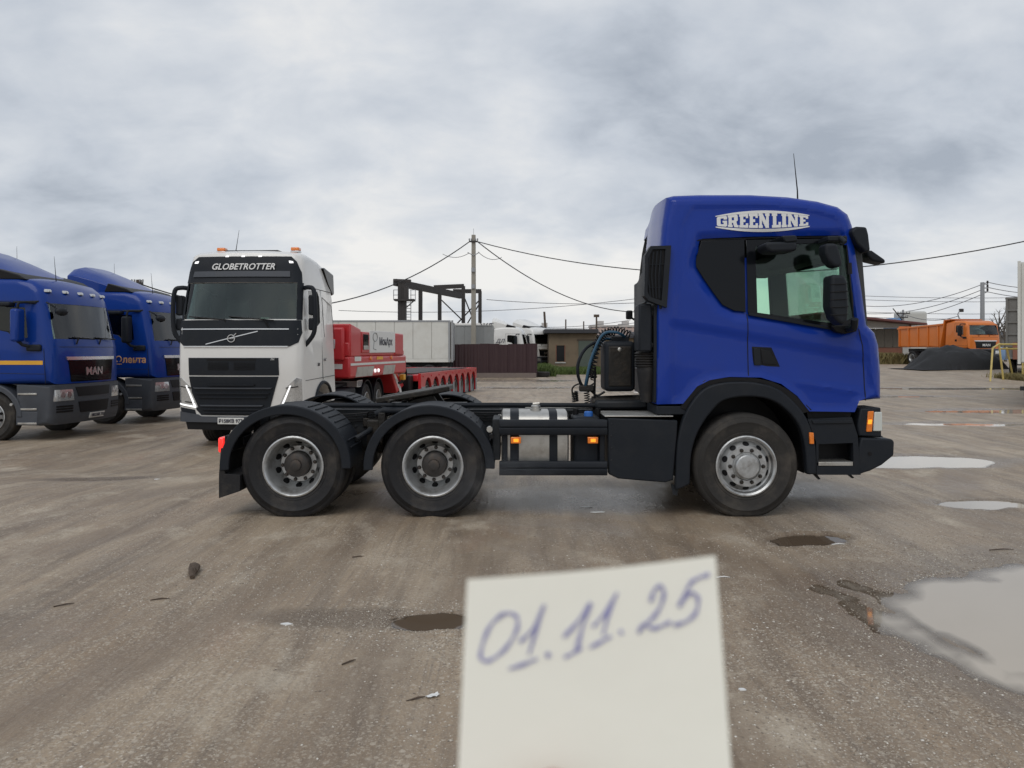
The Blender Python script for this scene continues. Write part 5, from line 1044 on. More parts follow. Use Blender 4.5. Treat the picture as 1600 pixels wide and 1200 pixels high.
        bx('mirror_foot', 'plastic', A, -.50, -.18, *sorted((s_*1.20, s_*1.28)), 1.90, 2.04, .03)
        if detail:
            MB().box(-1.15, -.75, *sorted((s_*1.22, s_*1.42)), 2.84, 2.93).build('kerb_mirror', 'plastic', A, .03, seg=3); MB().tube([(-.75, s_*1.30, 2.92), (-.30, s_*1.15, 2.95)], .022, 6).build('mirror_arm', 'plastic', A)
        for l in ([(-1.38, 2.95), (-1.38, 1.22)], [(-.14, 1.95), (-.10, 1.22)], [(-1.38, 2.96), (-.3, 2.96)], [(-2.26, 1.45), (-.1, 1.42)]):
            MB().tube([(a, s_*(1.222-max(0, b-2.2)*.07), b) for a, b in l], .005, 5).build('shut_line', 'frame', A)
        bx('door_handle', 'black', A, -1.30, -1.12, *sorted((s_*1.218, s_*1.238)), 1.72, 1.86, .01)
        MB().lathe([(0, -.03), (.03, -.03), (.035, 0)] if s_ < 0 else [(.035, 0), (.03, .03), (0, .03)], (-.82, s_*1.25, .78), 'y', 10).build('side_lamp', 'lamp_clear', A)
    if detail:
        MB().lathe([(0, -.16), (.07, -.12), (.095, 0), (.08, .10), (0, .14)], (.10, -1.0, 2.74), 'y', 14).build('front_mirror', 'plastic', A); MB().tube([(-.15, -1.12, 2.93), (.0, -1.12, 2.86), (.08, -1.08, 2.78)], .018, 6).build('mirror_arm', 'plastic', A)
    for y_ in (-.45, .35): MB().tube([(fx(y_, 2.14)+.02, y_+.55, 2.17), (fx(y_, 2.2)+.02, y_-.2, 2.20)], .015, 6).build('wiper', 'black', A); MB().tube([(fx(y_, 2.1)+.02, y_-.1, 2.05), (fx(y_, 2.1)+.04, y_-.05, 2.20)], .015, 6).build('wiper_arm', 'black', A)
    patch('front_seam', 'frame', A, [(-1.12, 1.985), (1.12, 1.985), (1.12, 1.995), (-1.12, 1.995)], fx, .003, .01, .2)
    if lamps:
        for y_ in (-.95, -.48, 0, .48, .95): MB().lathe([(0, .035), (.06, .03), (.085, 0), (.085, -.03)], (fx(y_, 3.16)-.03, y_, 3.19), 'z', 12).build('roof_lamp', 'lamp_clear', A)
    if spoiler:
        rg = []
        for y_ in np.linspace(-1.08, 1.08, 9):
            k = 1-.35*abs(y_/1.08)**4; rg.append([(-2.42, y_, 3.36), (-2.40, y_, 3.36+.78*k), (-2.25, y_, 3.36+.80*k), (-1.7, y_, 3.36+.58*k), (-1.2, y_, 3.36+.34*k), (-.80, y_, 3.36+.12*k), (-.66, y_, 3.40)])
        MB().loft(rg).build('roof_spoiler', paint, A, .03); MB().prism([(-1.38, 3.44), (-.62, 3.42), (-.78, 3.52), (-1.28, 3.66)], -1.10, 1.10).build('spoiler_slot', 'black', A, .02)
    for y_ in (-.42, .34): bx('chassis_rail', 'frame', A, -6.2, -.9, y_, y_+.08, .72, 1.0)
    return fx, bfx
def man_rear(A, xs_):
    for x_ in xs_:
        for y_, rz in ((-1.22, 0), (1.22, pi)):
            wheel(A, 'drive', x_, y_, rz=rz, nuts=False); o_ = arc(x_, .51, .66, .64, .15, pi-.15, 12); i_ = arc(x_, .51, .62, .60, .15, pi-.15, 12); MB().prism(o_+i_[::-1], *((-1.25, -.62) if y_ < 0 else (.62, 1.25))).build('mudguard', 'plastic', A)
MA = radians(86-90)
m1 = thing('truck_tractor', 'blue tractor unit with a yellow stripe along its door, nearest of the parked pair', 'truck', (-9.60, 17.32, -.25), MA, 'blue trucks parked nose out on the left')
fx, bfx = man_cab(m1, 'man_blue', mirror='man_blue'); man_rear(m1, (-4.9,))
bx('door_stripe', 'decal_yellow', m1, -1.9, -.16, -1.2245, -1.2215, 1.615, 1.70, 0)
pt = patch('number_plate', 'plate', m1, [(-.18, .53), (.36, .53), (.36, .41), (-.18, .41)], bfx, .02, .02, .6); put_text('plate_lettering', 'М825МК 750', .095, 'decal_dark', pt, (bfx(.09, .47)+.026, .09, .465), (0, 1, 0), (0, 0, 1), bold=.002, sx=.85)
m2 = thing('truck_tractor', 'blue tractor unit lettered лента on its door, between the other blue truck and the white one', 'truck', (-9.20, 21.05, -.25), MA, 'blue trucks parked nose out on the left')
fx, bfx = man_cab(m2, 'man_blue'); man_rear(m2, (-4.9,))
put_text('door_lettering', 'лента', .23, 'decal_orange', m2, (-.48, -1.2235, 1.66), (1, 0, 0), (0, 0, 1), bold=.006)
MB().tube([(-.90+.075*cos(a), -1.226, 1.68+.075*sin(a)) for a in np.linspace(-1.1, 4.3, 18)], .014, 5).build('door_mark', 'decal_orange', m2); bx('door_mark', 'decal_orange', m2, -.98, -.82, -1.228, -1.2225, 1.545, 1.565, 0)
for A_ in (m1, m2): MB().tube([(-.5, -.3, 3.4), (-.55, -.3, 4.0)], [.01, .003], 5).build('antenna', 'black', A_); MB().tube([(-2.3, .9, 3.4), (-2.32, .9, 4.4)], [.008, .003], 5).build('antenna', 'black', A_)
# ---- orange tipper
D = thing('tipper_truck', 'orange tipper truck with ribbed dump body standing behind the dark heap', 'truck', (32.6, 53.0, .5), radians(8-90))
man_cab(D, 'orange', low=.28, lamps=False, spoiler=False, detail=False)
bed = [(-7.5, 1.25), (-2.75, 1.25), (-2.45, 2.35), (-2.2, 2.95), (-2.55, 3.0), (-2.75, 2.40), (-7.6, 2.25)]
for s_ in (-1, 1):
    MB().prism([(-7.45, 1.40), (-2.9, 1.40), (-2.45, 2.95), (-7.6, 2.75)], *sorted((s_*1.22, s_*1.16))).build('body_side', 'orange', D, .01)
    for x_ in (-7.4, -6.3, -5.2, -4.1, -3.0): MB().prism([(x_-.06, 1.36), (x_+.06, 1.36), (x_+.06+.0, 2.72+(x_+7.5)*.035), (x_-.06, 2.72+(x_+7.5)*.035)], *sorted((s_*1.222, s_*1.29))).build('body_rib', 'orange', D, .01)
    MB().prism([(-7.6, 2.70), (-2.5, 2.90), (-2.5, 3.02), (-7.6, 2.82)], *sorted((s_*1.13, s_*1.31))).build('body_rail', 'orange', D, .01)
    for x_ in (-4.6, -5.95): wheel(D, 'drive', x_, s_*1.22, rz=0 if s_ < 0 else pi, nuts=False)
MB().prism([(-2.88, 1.25), (-2.80, 1.25), (-2.30, 3.25), (-2.42, 3.25)], -1.25, 1.25).build('body_front', 'orange', D, .01)
MB().prism([(-2.41, 3.20), (-1.7, 3.24), (-1.7, 3.30), (-2.41, 3.28)], -1.25, 1.25).build('cab_guard', 'orange', D, .01)
bx('body_floor', 'orange', D, -7.45, -2.85, -1.15, 1.15, 1.32, 1.42); bx('tail_gate', 'orange', D, -7.56, -7.47, -1.2, 1.2, 1.35, 2.95); bx('sub_frame', 'frame', D, -7.2, -2.4, -.6, .6, .95, 1.21)
MB().prism([(-4.6, 2.5), (-4.1, 2.5), (-4.25, 2.95)], 1.0, 1.06).build('warning_triangle', 'red', D)
# ---- white trucks behind the fence
def white_truck(loc, rz, label, box):
    A = thing('box_truck', label, 'truck', loc, rz, 'white trucks behind the fence'); man_cab(A, 'white_paint', lamps=False, spoiler=True, detail=False); man_rear(A, (-5.2,)); return A
# ------------------------------------------------------------------ background
mat('maroon', (0.036, 0.013, 0.016), 0.55, var=0.12, vs=1.2, dirt=0.3, dcol=(0.075, 0.045, 0.036), ds=0.8)
mat('fence_base', (0.13, 0.10, 0.085), 0.85, var=0.3, dirt=0.4, ds=1.0)
mat('render_wall', (0.195, 0.148, 0.098), 0.9, var=0.25, vs=1.2, dirt=0.75, dcol=(0.115, 0.088, 0.062), ds=0.9, bump=0.4, bs=12)
mat('roof_felt', (0.045, 0.045, 0.050), 0.8, var=0.2)
mat('concrete_pole', (0.30, 0.28, 0.24), 0.85, var=0.15, vs=4, dirt=0.3, ds=2)
mat('wood_pole', (0.085, 0.065, 0.05), 0.9, var=0.3, vs=3)
mat('dark_steel', (0.030, 0.026, 0.025), 0.6, var=0.25, vs=1.5)
mat('wire', (0.020, 0.020, 0.022), 0.6)
mat('thin_wire', (0.14, 0.14, 0.15), 0.6)
mat('coal', (0.017, 0.018, 0.020), 0.85, var=0.5, vs=5, bump=0.9, bs=9)
mat('shed_plank', (0.125, 0.110, 0.088), 0.85, var=0.25, vs=2, dirt=0.3, dcol=(0.08, 0.08, 0.06))
mat('pale_wall', (0.50, 0.50, 0.47), 0.8, var=0.08)
mat('roof_red', (0.135, 0.045, 0.040), 0.6, var=0.15)
mat('yellow_paint', (0.52, 0.40, 0.12), 0.5, var=0.15, vs=8, dirt=0.4, dcol=(0.30, 0.20, 0.09), ds=5)
mat('ribbed_grey', (0.16, 0.155, 0.145), 0.6, var=0.15, dirt=0.4, dcol=(0.10, 0.085, 0.065))
mat('apartment', (0.36, 0.27, 0.235), 0.9, var=0.1, vs=0.03)
mat('apartment_white', (0.46, 0.44, 0.42), 0.9, var=0.1, vs=0.03)
mat('grass', (0.085, 0.125, 0.030), 0.8, var=0.4, vs=3)
mat('dry_grass', (0.20, 0.165, 0.070), 0.9, var=0.4, vs=3)
mat('leaf', (0.065, 0.085, 0.030), 0.8, var=0.4, vs=2)
mat('bark', (0.11, 0.095, 0.08), 0.9, var=0.3)
mat('door_green', (0.085, 0.105, 0.085), 0.7, var=0.2)
mat('brick_red', (0.24, 0.105, 0.07), 0.9, var=0.2, vs=2, dirt=0.4, ds=1)
mat('car_blue', (0.09, 0.20, 0.38), 0.4, coat=.4, var=0.1)
# fence of upright sheets
FY = 45.0; fx0, fx1 = P(706, 0, FY).x, P(838, 0, FY).x
FE = thing('metal_fence', 'dark maroon sheet-metal fence with rusty muddy foot in the middle distance', 'fence', ((fx0+fx1)/2, FY, 0)); npan = 9; pw = (fx1-fx0)/npan
def corr(wd, z0, z1, amp, period):
    n = int(wd/period*4); a = []; b = []
    for k in range(n+1):
        x = wd*k/n; y = amp*(1 if (k//2) % 2 else -1); a.append((x, y)); b.append((x, y+.012))
    return MB().prism(a+b[::-1], z0, z1, 'z')
pm = corr(pw+.03, .10, 1.98, .018, .20).mesh('sheet_panel', 'maroon')
for k in range(npan):
    o = sub(pm, 'sheet_panel', FE, (fx0+k*pw-(fx0+fx1)/2, .016*(k % 2), random.uniform(-.04, .04)), (0, 0, radians(random.uniform(-.3, .3))))
for k in range(npan//2+1): MB().box(-.04, .04, .05, .13, -.1, 1.9).build('fence_post', 'dark_steel', FE, loc=(fx0+min(k*2*pw, fx1-fx0-.05)-(fx0+fx1)/2, 0, 0))
MB().prism([(-.25, -.05), (.3, -.05), (.18, .22), (-.02, .30), (-.12, .2)], -(fx1-fx0)/2, (fx1-fx0)/2, 'x').build('fence_footing', 'fence_base', FE, .04)
# fence return going back on the right
FE2 = thing('metal_fence', 'short end section of the maroon fence running back towards the white trucks', 'fence', (fx1, FY, 0)); 
for k in range(4): sub(pm, 'sheet_panel', FE2, (.05, .15+k*pw, 0), (0, 0, radians(90)))
# white box trailer
WB = thing('box_trailer', 'long plain white box trailer parked behind the red low-loader', 'trailer', (-7.6, 44.2, -.1), radians(0))
bw0, bw1 = P(500, 0, 43).x+7.6, P(704, 0, 43).x+7.6
bz0, bz1 = P(0, 566, 43).z+.1, P(0, 501, 43).z+.1
npn = 7; pw_ = (bw1-bw0)/npn
for k in range(npn): bx('side_panel', 'old_white', WB, bw0+k*pw_, bw0+(k+1)*pw_-.02, -1.25, -1.20, bz0+.2, bz1-.08, .006)
bx('box_body', 'old_white', WB, bw0, bw1-.02, -1.19, 1.25, bz0+.02, bz1-.02); bx('top_rail', 'galv', WB, bw0, bw1, -1.27, -1.20, bz1-.075, bz1+.02); bx('bottom_rail', 'old_white', WB, bw0, bw1, -1.27, -1.20, bz0, bz0+.19)
for x_ in (bw1-.12, bw1+.05): bx('corner_post', 'galv', WB, x_, x_+.10, -1.30, -1.18, bz0, bz1+.02, .01)
bx('rear_door', 'old_white', WB, bw1+.005, bw1+.045, -1.17, -.02, bz0+.05, bz1-.05); bx('rear_door', 'old_white', WB, bw1+.005, bw1+.045, .02, 1.2, bz0+.05, bz1-.05)
for y_ in (-.7, -.3, .4, .8): MB().tube([(bw1+.07, y_, bz0+.1), (bw1+.07, y_, bz1-.1)], .02, 6).build('door_lock_rod', 'galv', WB)
bx('chassis_rail', 'frame', WB, bw0, bw1, -.5, -.4, bz0-.28, bz0-.01); bx('chassis_rail', 'frame', WB, bw0, bw1, .4, .5, bz0-.28, bz0-.01)
for k in range(3):
    for y_, rz in ((-1.22, 0), (1.22, pi)): wheel(WB, 'trail', bw1-1.2-k*1.3, y_, rz=rz, nuts=False)
for x_ in (bw0+1.5,): bx('landing_leg', 'frame', WB, x_, x_+.12, -.8, -.7, .0, bz0)
bx('rear_underrun', 'frame', WB, bw1-.2, bw1-.1, -1.2, 1.2, .45, .6)
# grey container and white trucks behind the fence
GC = thing('shipping_container', 'plain grey container standing behind the maroon fence beside the concrete pole', 'container', (P(742, 0, 52).x, 52.0, 0))
gz0, gz1 = .15, P(0, 508, 50.8).z; gw = (772-712)/FPX*50.8/2
for k in range(4): bx('side_panel', 'grey_box', GC, -gw+.05+k*(gw*2-.1)/4, -gw+.04+(k+1)*(gw*2-.1)/4, -1.22, -1.18, gz0+.1, gz1-.1)
bx('container_body', 'grey_box', GC, -gw+.02, gw-.02, -1.17, 1.2, gz0+.02, gz1-.02)
for x_ in (-gw, gw-.08): bx('corner_post', 'grey_box', GC, x_, x_+.08, -1.24, -1.14, gz0, gz1)
for z_ in (gz0, gz1-.09): bx('frame_rail', 'grey_box', GC, -gw+.081, gw-.081, -1.24, -1.175, z_, z_+.09)
MB().box(-gw+.2, -gw+.4, -1.0, 1.0, -.02, .149).build('bearer', 'wood_pole', GC); MB().box(gw-.4, gw-.2, -1.0, 1.0, -.02, .149).build('bearer', 'wood_pole', GC)
w1 = white_truck((P(822, 0, 57).x, 57.5, -.15), radians(-8), 'white cab truck with black lettering showing over the maroon fence', True)
put_text('box_lettering', 'ЖЕ', .7, 'decal_dark', w1, (-2.75, -1.27, 3.45), (1, 0, 0), (0, 0, 1)); put_text('box_lettering', 'de lo дл', .55, 'decal_dark', w1, (-2.4, -1.27, 2.45), (1, 0, 0), (0, 0, 1), shear=.3)
bx('cargo_box', 'white_paint', w1, -7.5, -2.45, -1.26, 1.26, 1.1, 3.75, .03)
w2 = white_truck((P(851, 0, 60).x, 60.0, -.1), radians(-42), 'white cab truck at the fence end, its front turned towards the shed', False)
# rendered shed
SHY = 57.5; sx0, sx1 = P(858, 0, SHY).x, P(932, 0, SHY).x; sx2 = P(992, 0, SHY).x
SH = thing('shed', 'low tan rendered shed with dark flat roof, small window and green door', 'shed', ((sx0+sx2)/2, SHY, 0)); ox = (sx0+sx2)/2
ht = P(0, 521, SHY).z
me = poly_mesh('wall', [[(sx0-ox, -.1), (sx1-ox, -.1), (sx1-ox, ht), (sx0-ox, ht)], [(sx0-ox+.55, .75), (sx0-ox+1.15, .75), (sx0-ox+1.15, 1.95), (sx0-ox+.55, 1.95)]], 'render_wall', lambda u, v, h: (u, .1+h/.01*.1, v), .01); sub(me, 'wall', SH)
bx('wall', 'render_wall', SH, sx1-ox, sx2-ox, .55, .75, -.1, ht-.35); bx('wall', 'render_wall', SH, sx0-ox, sx0-ox+.2, .21, 4.5, -.1, ht); bx('wall', 'render_wall', SH, sx1-ox-.2, sx1-ox-.001, .21, 4.5, -.1, ht); bx('wall', 'render_wall', SH, sx2-ox-.2, sx2-ox, .76, 4.5, -.1, ht-.35); bx('wall', 'render_wall', SH, sx0-ox, sx2-ox, 4.51, 4.7, -.1, ht-.36)
wn = bx('window', 'gloss_black', SH, sx0-ox+.56, sx0-ox+1.14, .08, .12, .76, 1.94); bx('window_frame', 'brick_red', wn, sx0-ox+.50, sx0-ox+.55, -.03, .06, .70, 2.0); bx('window_frame', 'brick_red', wn, sx0-ox+1.15, sx0-ox+1.20, -.03, .06, .70, 2.0); bx('window_sill', 'pale_wall', wn, sx0-ox+.45, sx0-ox+1.25, -.06, -.005, .62, .70)
bx('door', 'door_green', SH, sx1-ox-1.35, sx1-ox-.25, -.05, -.005, 0, 2.3, .01); bx('door_lintel', 'wood_pole', SH, sx1-ox-1.45, sx1-ox-.15, -.06, -.004, 2.302, 2.42)
bx('roof', 'roof_felt', SH, sx0-ox-.35, sx1-ox+.1, -.45, 4.9, ht+.002, ht+.32, .03); bx('roof', 'roof_felt', SH, sx1-ox+.11, sx2-ox+.3, .2, 4.9, ht-.348, ht-.15, .02)
# tyre lying by the fence end
TY = sub(WK['steer'][0], 'old_tyre', None, (P(846, 0, 46.5).x, 46.5, .02), (radians(90), 0, 0)); TY.scale = (.95, .95, .95); tag(TY, 'black worn tyre lying flat on the ground at the end of the maroon fence', 'tyre')
# concrete pole with cross arm
def pole(name, label, px, Y, topy, r0, r1, m, arms=(), grp=None, base=None, lean=0.0):
    x = P(px, 0, Y).x; zt_ = P(0, topy, Y).z; b = gz(x, Y) if base is None else base; o = thing(name, label, 'pole', (x, Y, b), 0, grp)
    MB().loft([[(s*r+lean*f, t*r, z) for s, t in ((-1, -1), (1, -1), (1, 1), (-1, 1))] for r, z, f in ((r0, -.1, 0), (r1, zt_-b, 1))]).build('shaft', m, o, .03)
    for py, w_ in arms:
        z_ = P(0, py, Y).z-b; MB().box(-w_, w_, -r1-.10, -r1-.02, z_-.05, z_+.05).build('cross_arm', 'dark_steel', o)
        for s in (-1, -.5, .5, 1): MB().lathe([(0, .16), (.04, .15), (.05, .06), (.03, 0)], (s*w_*.95, -r1-.06, z_+.05), 'z', 8).build('insulator', 'galv', o)
    return o, x, zt_
po, pX, pZ = pole('utility_pole', 'tall square concrete utility pole with cross arms behind the maroon fence', 740, 50.0, 367, .17, .13, 'concrete_pole', ((378, .28),))
for s in (-1, 1): MB().tube([(0, -.15, P(0, 399, 50).z), (s*.38, -.15, P(0, 394, 50).z)], .03, 6).build('bracket', 'galv', po)
for py in (421, 447): bx('pole_box', 'galv', po, -.14, .10, -.26, -.18, P(0, py, 50).z-.15, P(0, py, 50).z+.12)
MB().tube([(0, 0, pZ), (0, 0, pZ+.45)], .012, 5).build('spike', 'galv', po)
l2, lX, lZ = pole('utility_pole', 'dark pole rising over the roofs of the blue trucks', 217, 40.0, 437, .13, .11, 'wood_pole', ((443, .30),))
farp = []
for i, (px, Y, ty, lb) in enumerate(((852, 75, 487, 'leaning dark post behind the tan shed, left of the others'), (884, 120, 499, 'thin distant pole over the left half of the shed roof'), (912, 130, 502, 'thin distant pole over the middle of the shed roof'), (932, 100, 495, 'dark lamp-topped pole over the right end of the shed roof'))):
    o, x_, z_ = pole('utility_pole', lb, px+(4 if i == 0 else 0), Y, ty, .14, .10, 'wood_pole', (), 'distant poles behind the shed', 0, -.35 if i == 0 else 0)
    if i == 3: bx('lamp_head', 'wood_pole', o, -.35, .35, -.15, .15, z_-.05, z_+.30)
rp_, rX, rZ = pole('utility_pole', 'tall grey pole with insulators behind the orange tipper', 1535, 75.0, 441, .17, .14, 'galv', ())
for k in range(3): z_ = P(0, 444+k*6, 75).z-gz(rX, 75); bx('bracket', 'galv', rp_, .14, .55, -.05, .05, z_-.05, z_+.05); MB().lathe([(0, .3), (.08, .28), (.10, .1), (.06, 0)], (.5, 0, z_+.05), 'z', 8).build('insulator', 'dark_steel', rp_)
lp_, _, _ = pole('street_lamp', 'short street lamp with bent head behind the tipper cab', 1499, 70.0, 497, .09, .06, 'galv'); lp_['category'] = 'street lamp'
z_ = P(0, 497, 70).z-gz(P(1499, 0, 70).x, 70); MB().tube([(0, 0, z_-.05), (-.15, 0, z_+.35), (.02, 0, z_+.65), (.18, 0, z_+.8)], .05, 6).build('lamp_arm', 'galv', lp_); bx('lamp_head', 'dark_steel', lp_, .0, .35, -.12, .12, z_+.55, z_+.85, .04)
ip, iX, iZ = pole('utility_pole', 'small pole with a spread of insulators rising behind the long shed roof', 1411, 76.0, 484, .10, .08, 'galv', ((490, .6), (496, .4)))
MB().tube([(-.1, 0, P(0, 500, 76).z-.5), (-1.0, 0, P(0, 482, 76).z-.5)], .05, 6).build('strut', 'dark_steel', ip)
# overhead wires
def wire(label, a, b, sag, r=.022, m='wire', n=28, grp='overhead wires'):
    a, b = Vector(a), Vector(b); pts_ = [a.lerp(b, k/n)-Vector((0, 0, 4*sag*(k/n)*(1-k/n))) for k in range(n+1)]
    o = MB().tube(pts_, r, 5).build('overhead_wire', m); return tag(o, label, 'wire', grp)
pa = (pX-.25, 49.85, P(0, 378, 50).z); pb = (pX+.25, 49.85, P(0, 378, 50).z)
wire('thick wire falling left from the concrete pole to behind the white truck', pa, (lX, 40, P(0, 443, 40).z), 2.6, .035)
wire('thick wire running right from the concrete pole behind the blue cab and out of frame', pb, tuple(P(1760, 340, 36)), 2.35, .030)
wire('wire dropping steeply right from the concrete pole towards the shed', pb, tuple(P(1010, 487, 62)), 1.3, .035)
wire('slack short wire left of the concrete pole below its cross arm', (pX-.3, 49.85, P(0, 396, 50).z), tuple(P(692, 397, 52)), .25, .02, 'thin_wire')
wire('slack short wire right of the concrete pole below its cross arm', (pX+.3, 49.85, P(0, 394, 50).z), tuple(P(784, 402, 52)), .3, .02, 'thin_wire')
for k, (x0, y0, x1, y1, Y, sg, lb) in enumerate(((529, 485, 1000, 466, 95, .8, 'upper'), (760, 468, 1000, 473, 90, .3, 'high'), (755, 505, 985, 500, 110, .8, 'lower'), (840, 512, 1000, 503, 100, .4, 'lowest'))):
    wire(f'{lb} faint far wire in the gap between the white truck and the blue cab', tuple(P(x0, y0, Y)), tuple(P(x1, y1, Y)), sg, .035, 'thin_wire', 16, 'far wires over the sheds')
for k, (y0, y1, lb) in enumerate(((478, 441, 'topmost'), (490, 449, 'middle'), (502, 456, 'lowest'))):
    wire(f'{lb} of three wires rising to the tall grey pole', tuple(P(1350, y0, 90)), (rX+.5, 75, P(0, y1, 75).z), .8, .035, 'thin_wire', 16, 'wires at the tall grey pole'); wire(f'{lb} of three wires leaving the tall grey pole to the right', (rX+.5, 75, P(0, y1, 75).z), tuple(P(1660, y1+9, 80)), .3, .035, 'thin_wire', 10, 'wires at the tall grey pole')
for k, (yy, lb) in enumerate(((462, 'highest'), (468, 'second highest'), (487, 'third highest'), (495, 'lowest'))): wire(f'{lb} level far wire behind the orange tipper', tuple(P(1340, yy, 140)), tuple(P(1640, yy+2, 140)), .3, .045, 'thin_wire', 10, 'level far wires on the right')
wire('wire sagging from the insulator pole to the street lamp', (iX, 76, P(0, 490, 76).z), tuple(P(1497, 494, 70)), .5, .03, 'thin_wire'); wire('wire sagging from the insulator pole to the left', (iX, 76, P(0, 492, 76).z), tuple(P(1345, 494, 66)), .6, .03, 'thin_wire')
# steel gantry
GY = 62.0
GA = thing('steel_gantry', 'dark rusty steel crane gantry frame standing behind the white box trailer', 'gantry', (P(690, 0, GY).x, GY, 0)); gxo = P(690, 0, GY).x
def gp(px, py, dy=0): v = P(px, py, GY+dy); return (v.x-gxo, dy, v.z)
def beam(name, a, b, w_, h_, m='dark_steel'):
    a, b = Vector(a), Vector(b); t = (b-a).normalized(); u = t.cross(Vector((0, 0, 1))); u = u.normalized() if u.length > .01 else Vector((1, 0, 0)); v = u.cross(t)
    return MB().loft([[p+u*s*w_/2+v*q_*h_/2 for s, q_ in ((-1, -1), (1, -1), (1, 1), (-1, 1))] for p in (a, b)]).build(name, m, GA)
beam('crane_rail', gp(617, 441, 0), gp(720, 462, 10), .35, .55); beam('rail_cap', gp(616, 438, 0), gp(642, 439, 0), .5, .2)
for px, dy, ty in ((625, 0, 440), (631, 0, 442), (657, 3, 452), (687, 6, 458)): a = gp(px, ty, dy); beam('column', a, (a[0], dy, 0), .32, .32)
beam('cross_beam', gp(678, 449, 12), gp(725, 447, 12), .35, .40); beam('cross_beam', gp(708, 455, 14), gp(752, 455, 14), .35, .40)
for px, dy, ty in ((724, 12, 447), (750, 14, 455)): a = gp(px, ty, dy); beam('column', a, (a[0], dy, 0), .34, .34)
for a_, b_ in (((690, 469), (722, 500)), ((712, 508), (752, 466)), ((726, 466), (742, 506)), ((752, 470), (730, 506))): beam('brace', gp(*a_, 12), gp(*b_, 12), .12, .12)
beam('platform', gp(617, 469, 0), gp(648, 469, 0), 1.0, .15); bx('hoist', 'dark_steel', GA, gp(632, 0)[0], gp(638, 0)[0], -.4, .3, gp(0, 470)[2], gp(0, 448)[2]); beam('brace', gp(633, 482, 0), gp(648, 469, 0), .08, .08)
for px in (615, 622, 642, 649): a = gp(px, 469); beam('railing_post', a, (a[0], 0, gp(0, 453)[2]), .05, .05, 'galv')
for x0, x1 in ((615, 624), (641, 649)):
    for py in (453, 461): beam('railing', gp(x0, py), gp(x1, py), .05, .05, 'galv')
for px in (635, 642): beam('ladder_rail', gp(px, 469, .8), gp(px, 520, .8), .05, .05, 'galv')
for k in range(9): beam('ladder_rung', gp(635, 473+k*4.5, .8), gp(642, 473+k*4.5, .8), .04, .04, 'galv')
# right side: long shed, cabinet, heap
RY = 66.0; rb = .5
LS = thing('long_shed', 'long low shed with red-brown eaves and grey plank doors right of the blue cab', 'shed', (P(1380, 0, RY).x, RY, rb)); lo = P(1380, 0, RY).x
def lq(px): return P(px, 0, RY).x-lo
def lz(py): return P(0, py, RY).z-rb
bx('wall', 'brick_red', LS, lq(1280), lq(1418), 0.12, .3, -.2, lz(541)); bx('wall', 'pale_wall', LS, lq(1280), lq(1424), 0.10, .3, lz(512.5), lz(501))
for k in range(6): bx('plank_door', 'shed_plank', LS, lq(1330)+k*(lq(1409)-lq(1330))/6, lq(1330)+(k+1)*(lq(1409)-lq(1330))/6-.04, .06, .14, lz(543), lz(513), .01)
bx('wall', 'pale_wall', LS, lq(1411), lq(1424), .05, 5, -.2, lz(512.6)); bx('drainpipe', 'roof_red', LS, lq(1421), lq(1423), -.1, .02, lz(515), lz(505))
MB().prism([(lq(1270), lz(489)), (lq(1433), lz(505.5)), (lq(1434), lz(508.5)), (lq(1270), lz(493))], -1.6, 7).build('roof', 'roof_red', LS, .02)
CB = thing('white_cabinet', 'tall pale rounded white box van body rising behind the long shed roof', 'van body', (P(1422, 0, 80).x, 80, .5)); cw = 18/FPX*80; bx('box_body', 'pale_wall', CB, -cw, cw, -1.2, 1.2, 1.0, P(0, 487, 80).z-.5, .25); bx('blue_front', 'car_blue', CB, -cw-1.2, -cw-.01, -1.1, 1.1, .9, P(0, 497, 80).z-.5, .3); bx('underframe', 'frame', CB, -cw-1.0, cw, -1, 1, .0, .99)
hm = bmesh.new(); bmesh.ops.create_grid(hm, x_segments=70, y_segments=40, size=1)
hx, hyc = P(1492, 0, 48.0).x, 48.0
for v in hm.verts:
    x, y = v.co.x*3.2, v.co.y*2.2; e = max(0, 1-math.hypot(x/3.15, y/2.15)**2.2)
    prof_ = 1.30*min(1, 2.6*max(0, 1-abs((x-1.0)/(4.1 if x < 1.0 else 2.15))))
    n = float(fbm(np.array([x*1.3+9]), np.array([y*1.3]), 4, 77)[0]); v.co = (x, y, prof_*e**.55+n*.30*(e > 0)*(.3+.7*e)-.03)
hme = bpy.data.meshes.new('asphalt_heap'); hm.to_mesh(hme); hm.free(); fin(hme, 'coal', 60); ho = sub(hme, 'asphalt_heap', None, (hx, hyc, gz(hx, hyc))); tag(ho, 'dark heap of crushed asphalt in front of the orange tipper', 'heap')
# ribbed grey tipper trailer and white box at the right edge
RT = thing('tipper_trailer', 'grey ribbed high-sided trailer body beside the white box at the right edge', 'trailer', (P(1586, 0, 42).x, 42.0, gz(27, 42)), radians(-36))
tx0, tx1 = P(1573, 0, 42).x-P(1586, 0, 42).x, 2.2; tzb, tzt = P(0, 561, 42).z-gz(27, 42), P(0, 464, 42).z-gz(27, 42)
bx('body', 'ribbed_grey', RT, tx0+.06, tx1, .06, 8, tzb, tzt)
for k in range(5): bx('side_rib', 'ribbed_grey', RT, tx0+.02+k*.55, tx0+.12+k*.55, -.03, .055, tzb, tzt, .01)
for k in range(6): bx('side_rail', 'ribbed_grey', RT, tx0, tx1, -.01, .056, tzb+k*(tzt-tzb-.12)/5, tzb+.10+k*(tzt-tzb-.12)/5, .01)
bx('chassis', 'frame', RT, tx0+.5, tx1-.5, .2, 7.8, tzb-.35, tzb-.005)
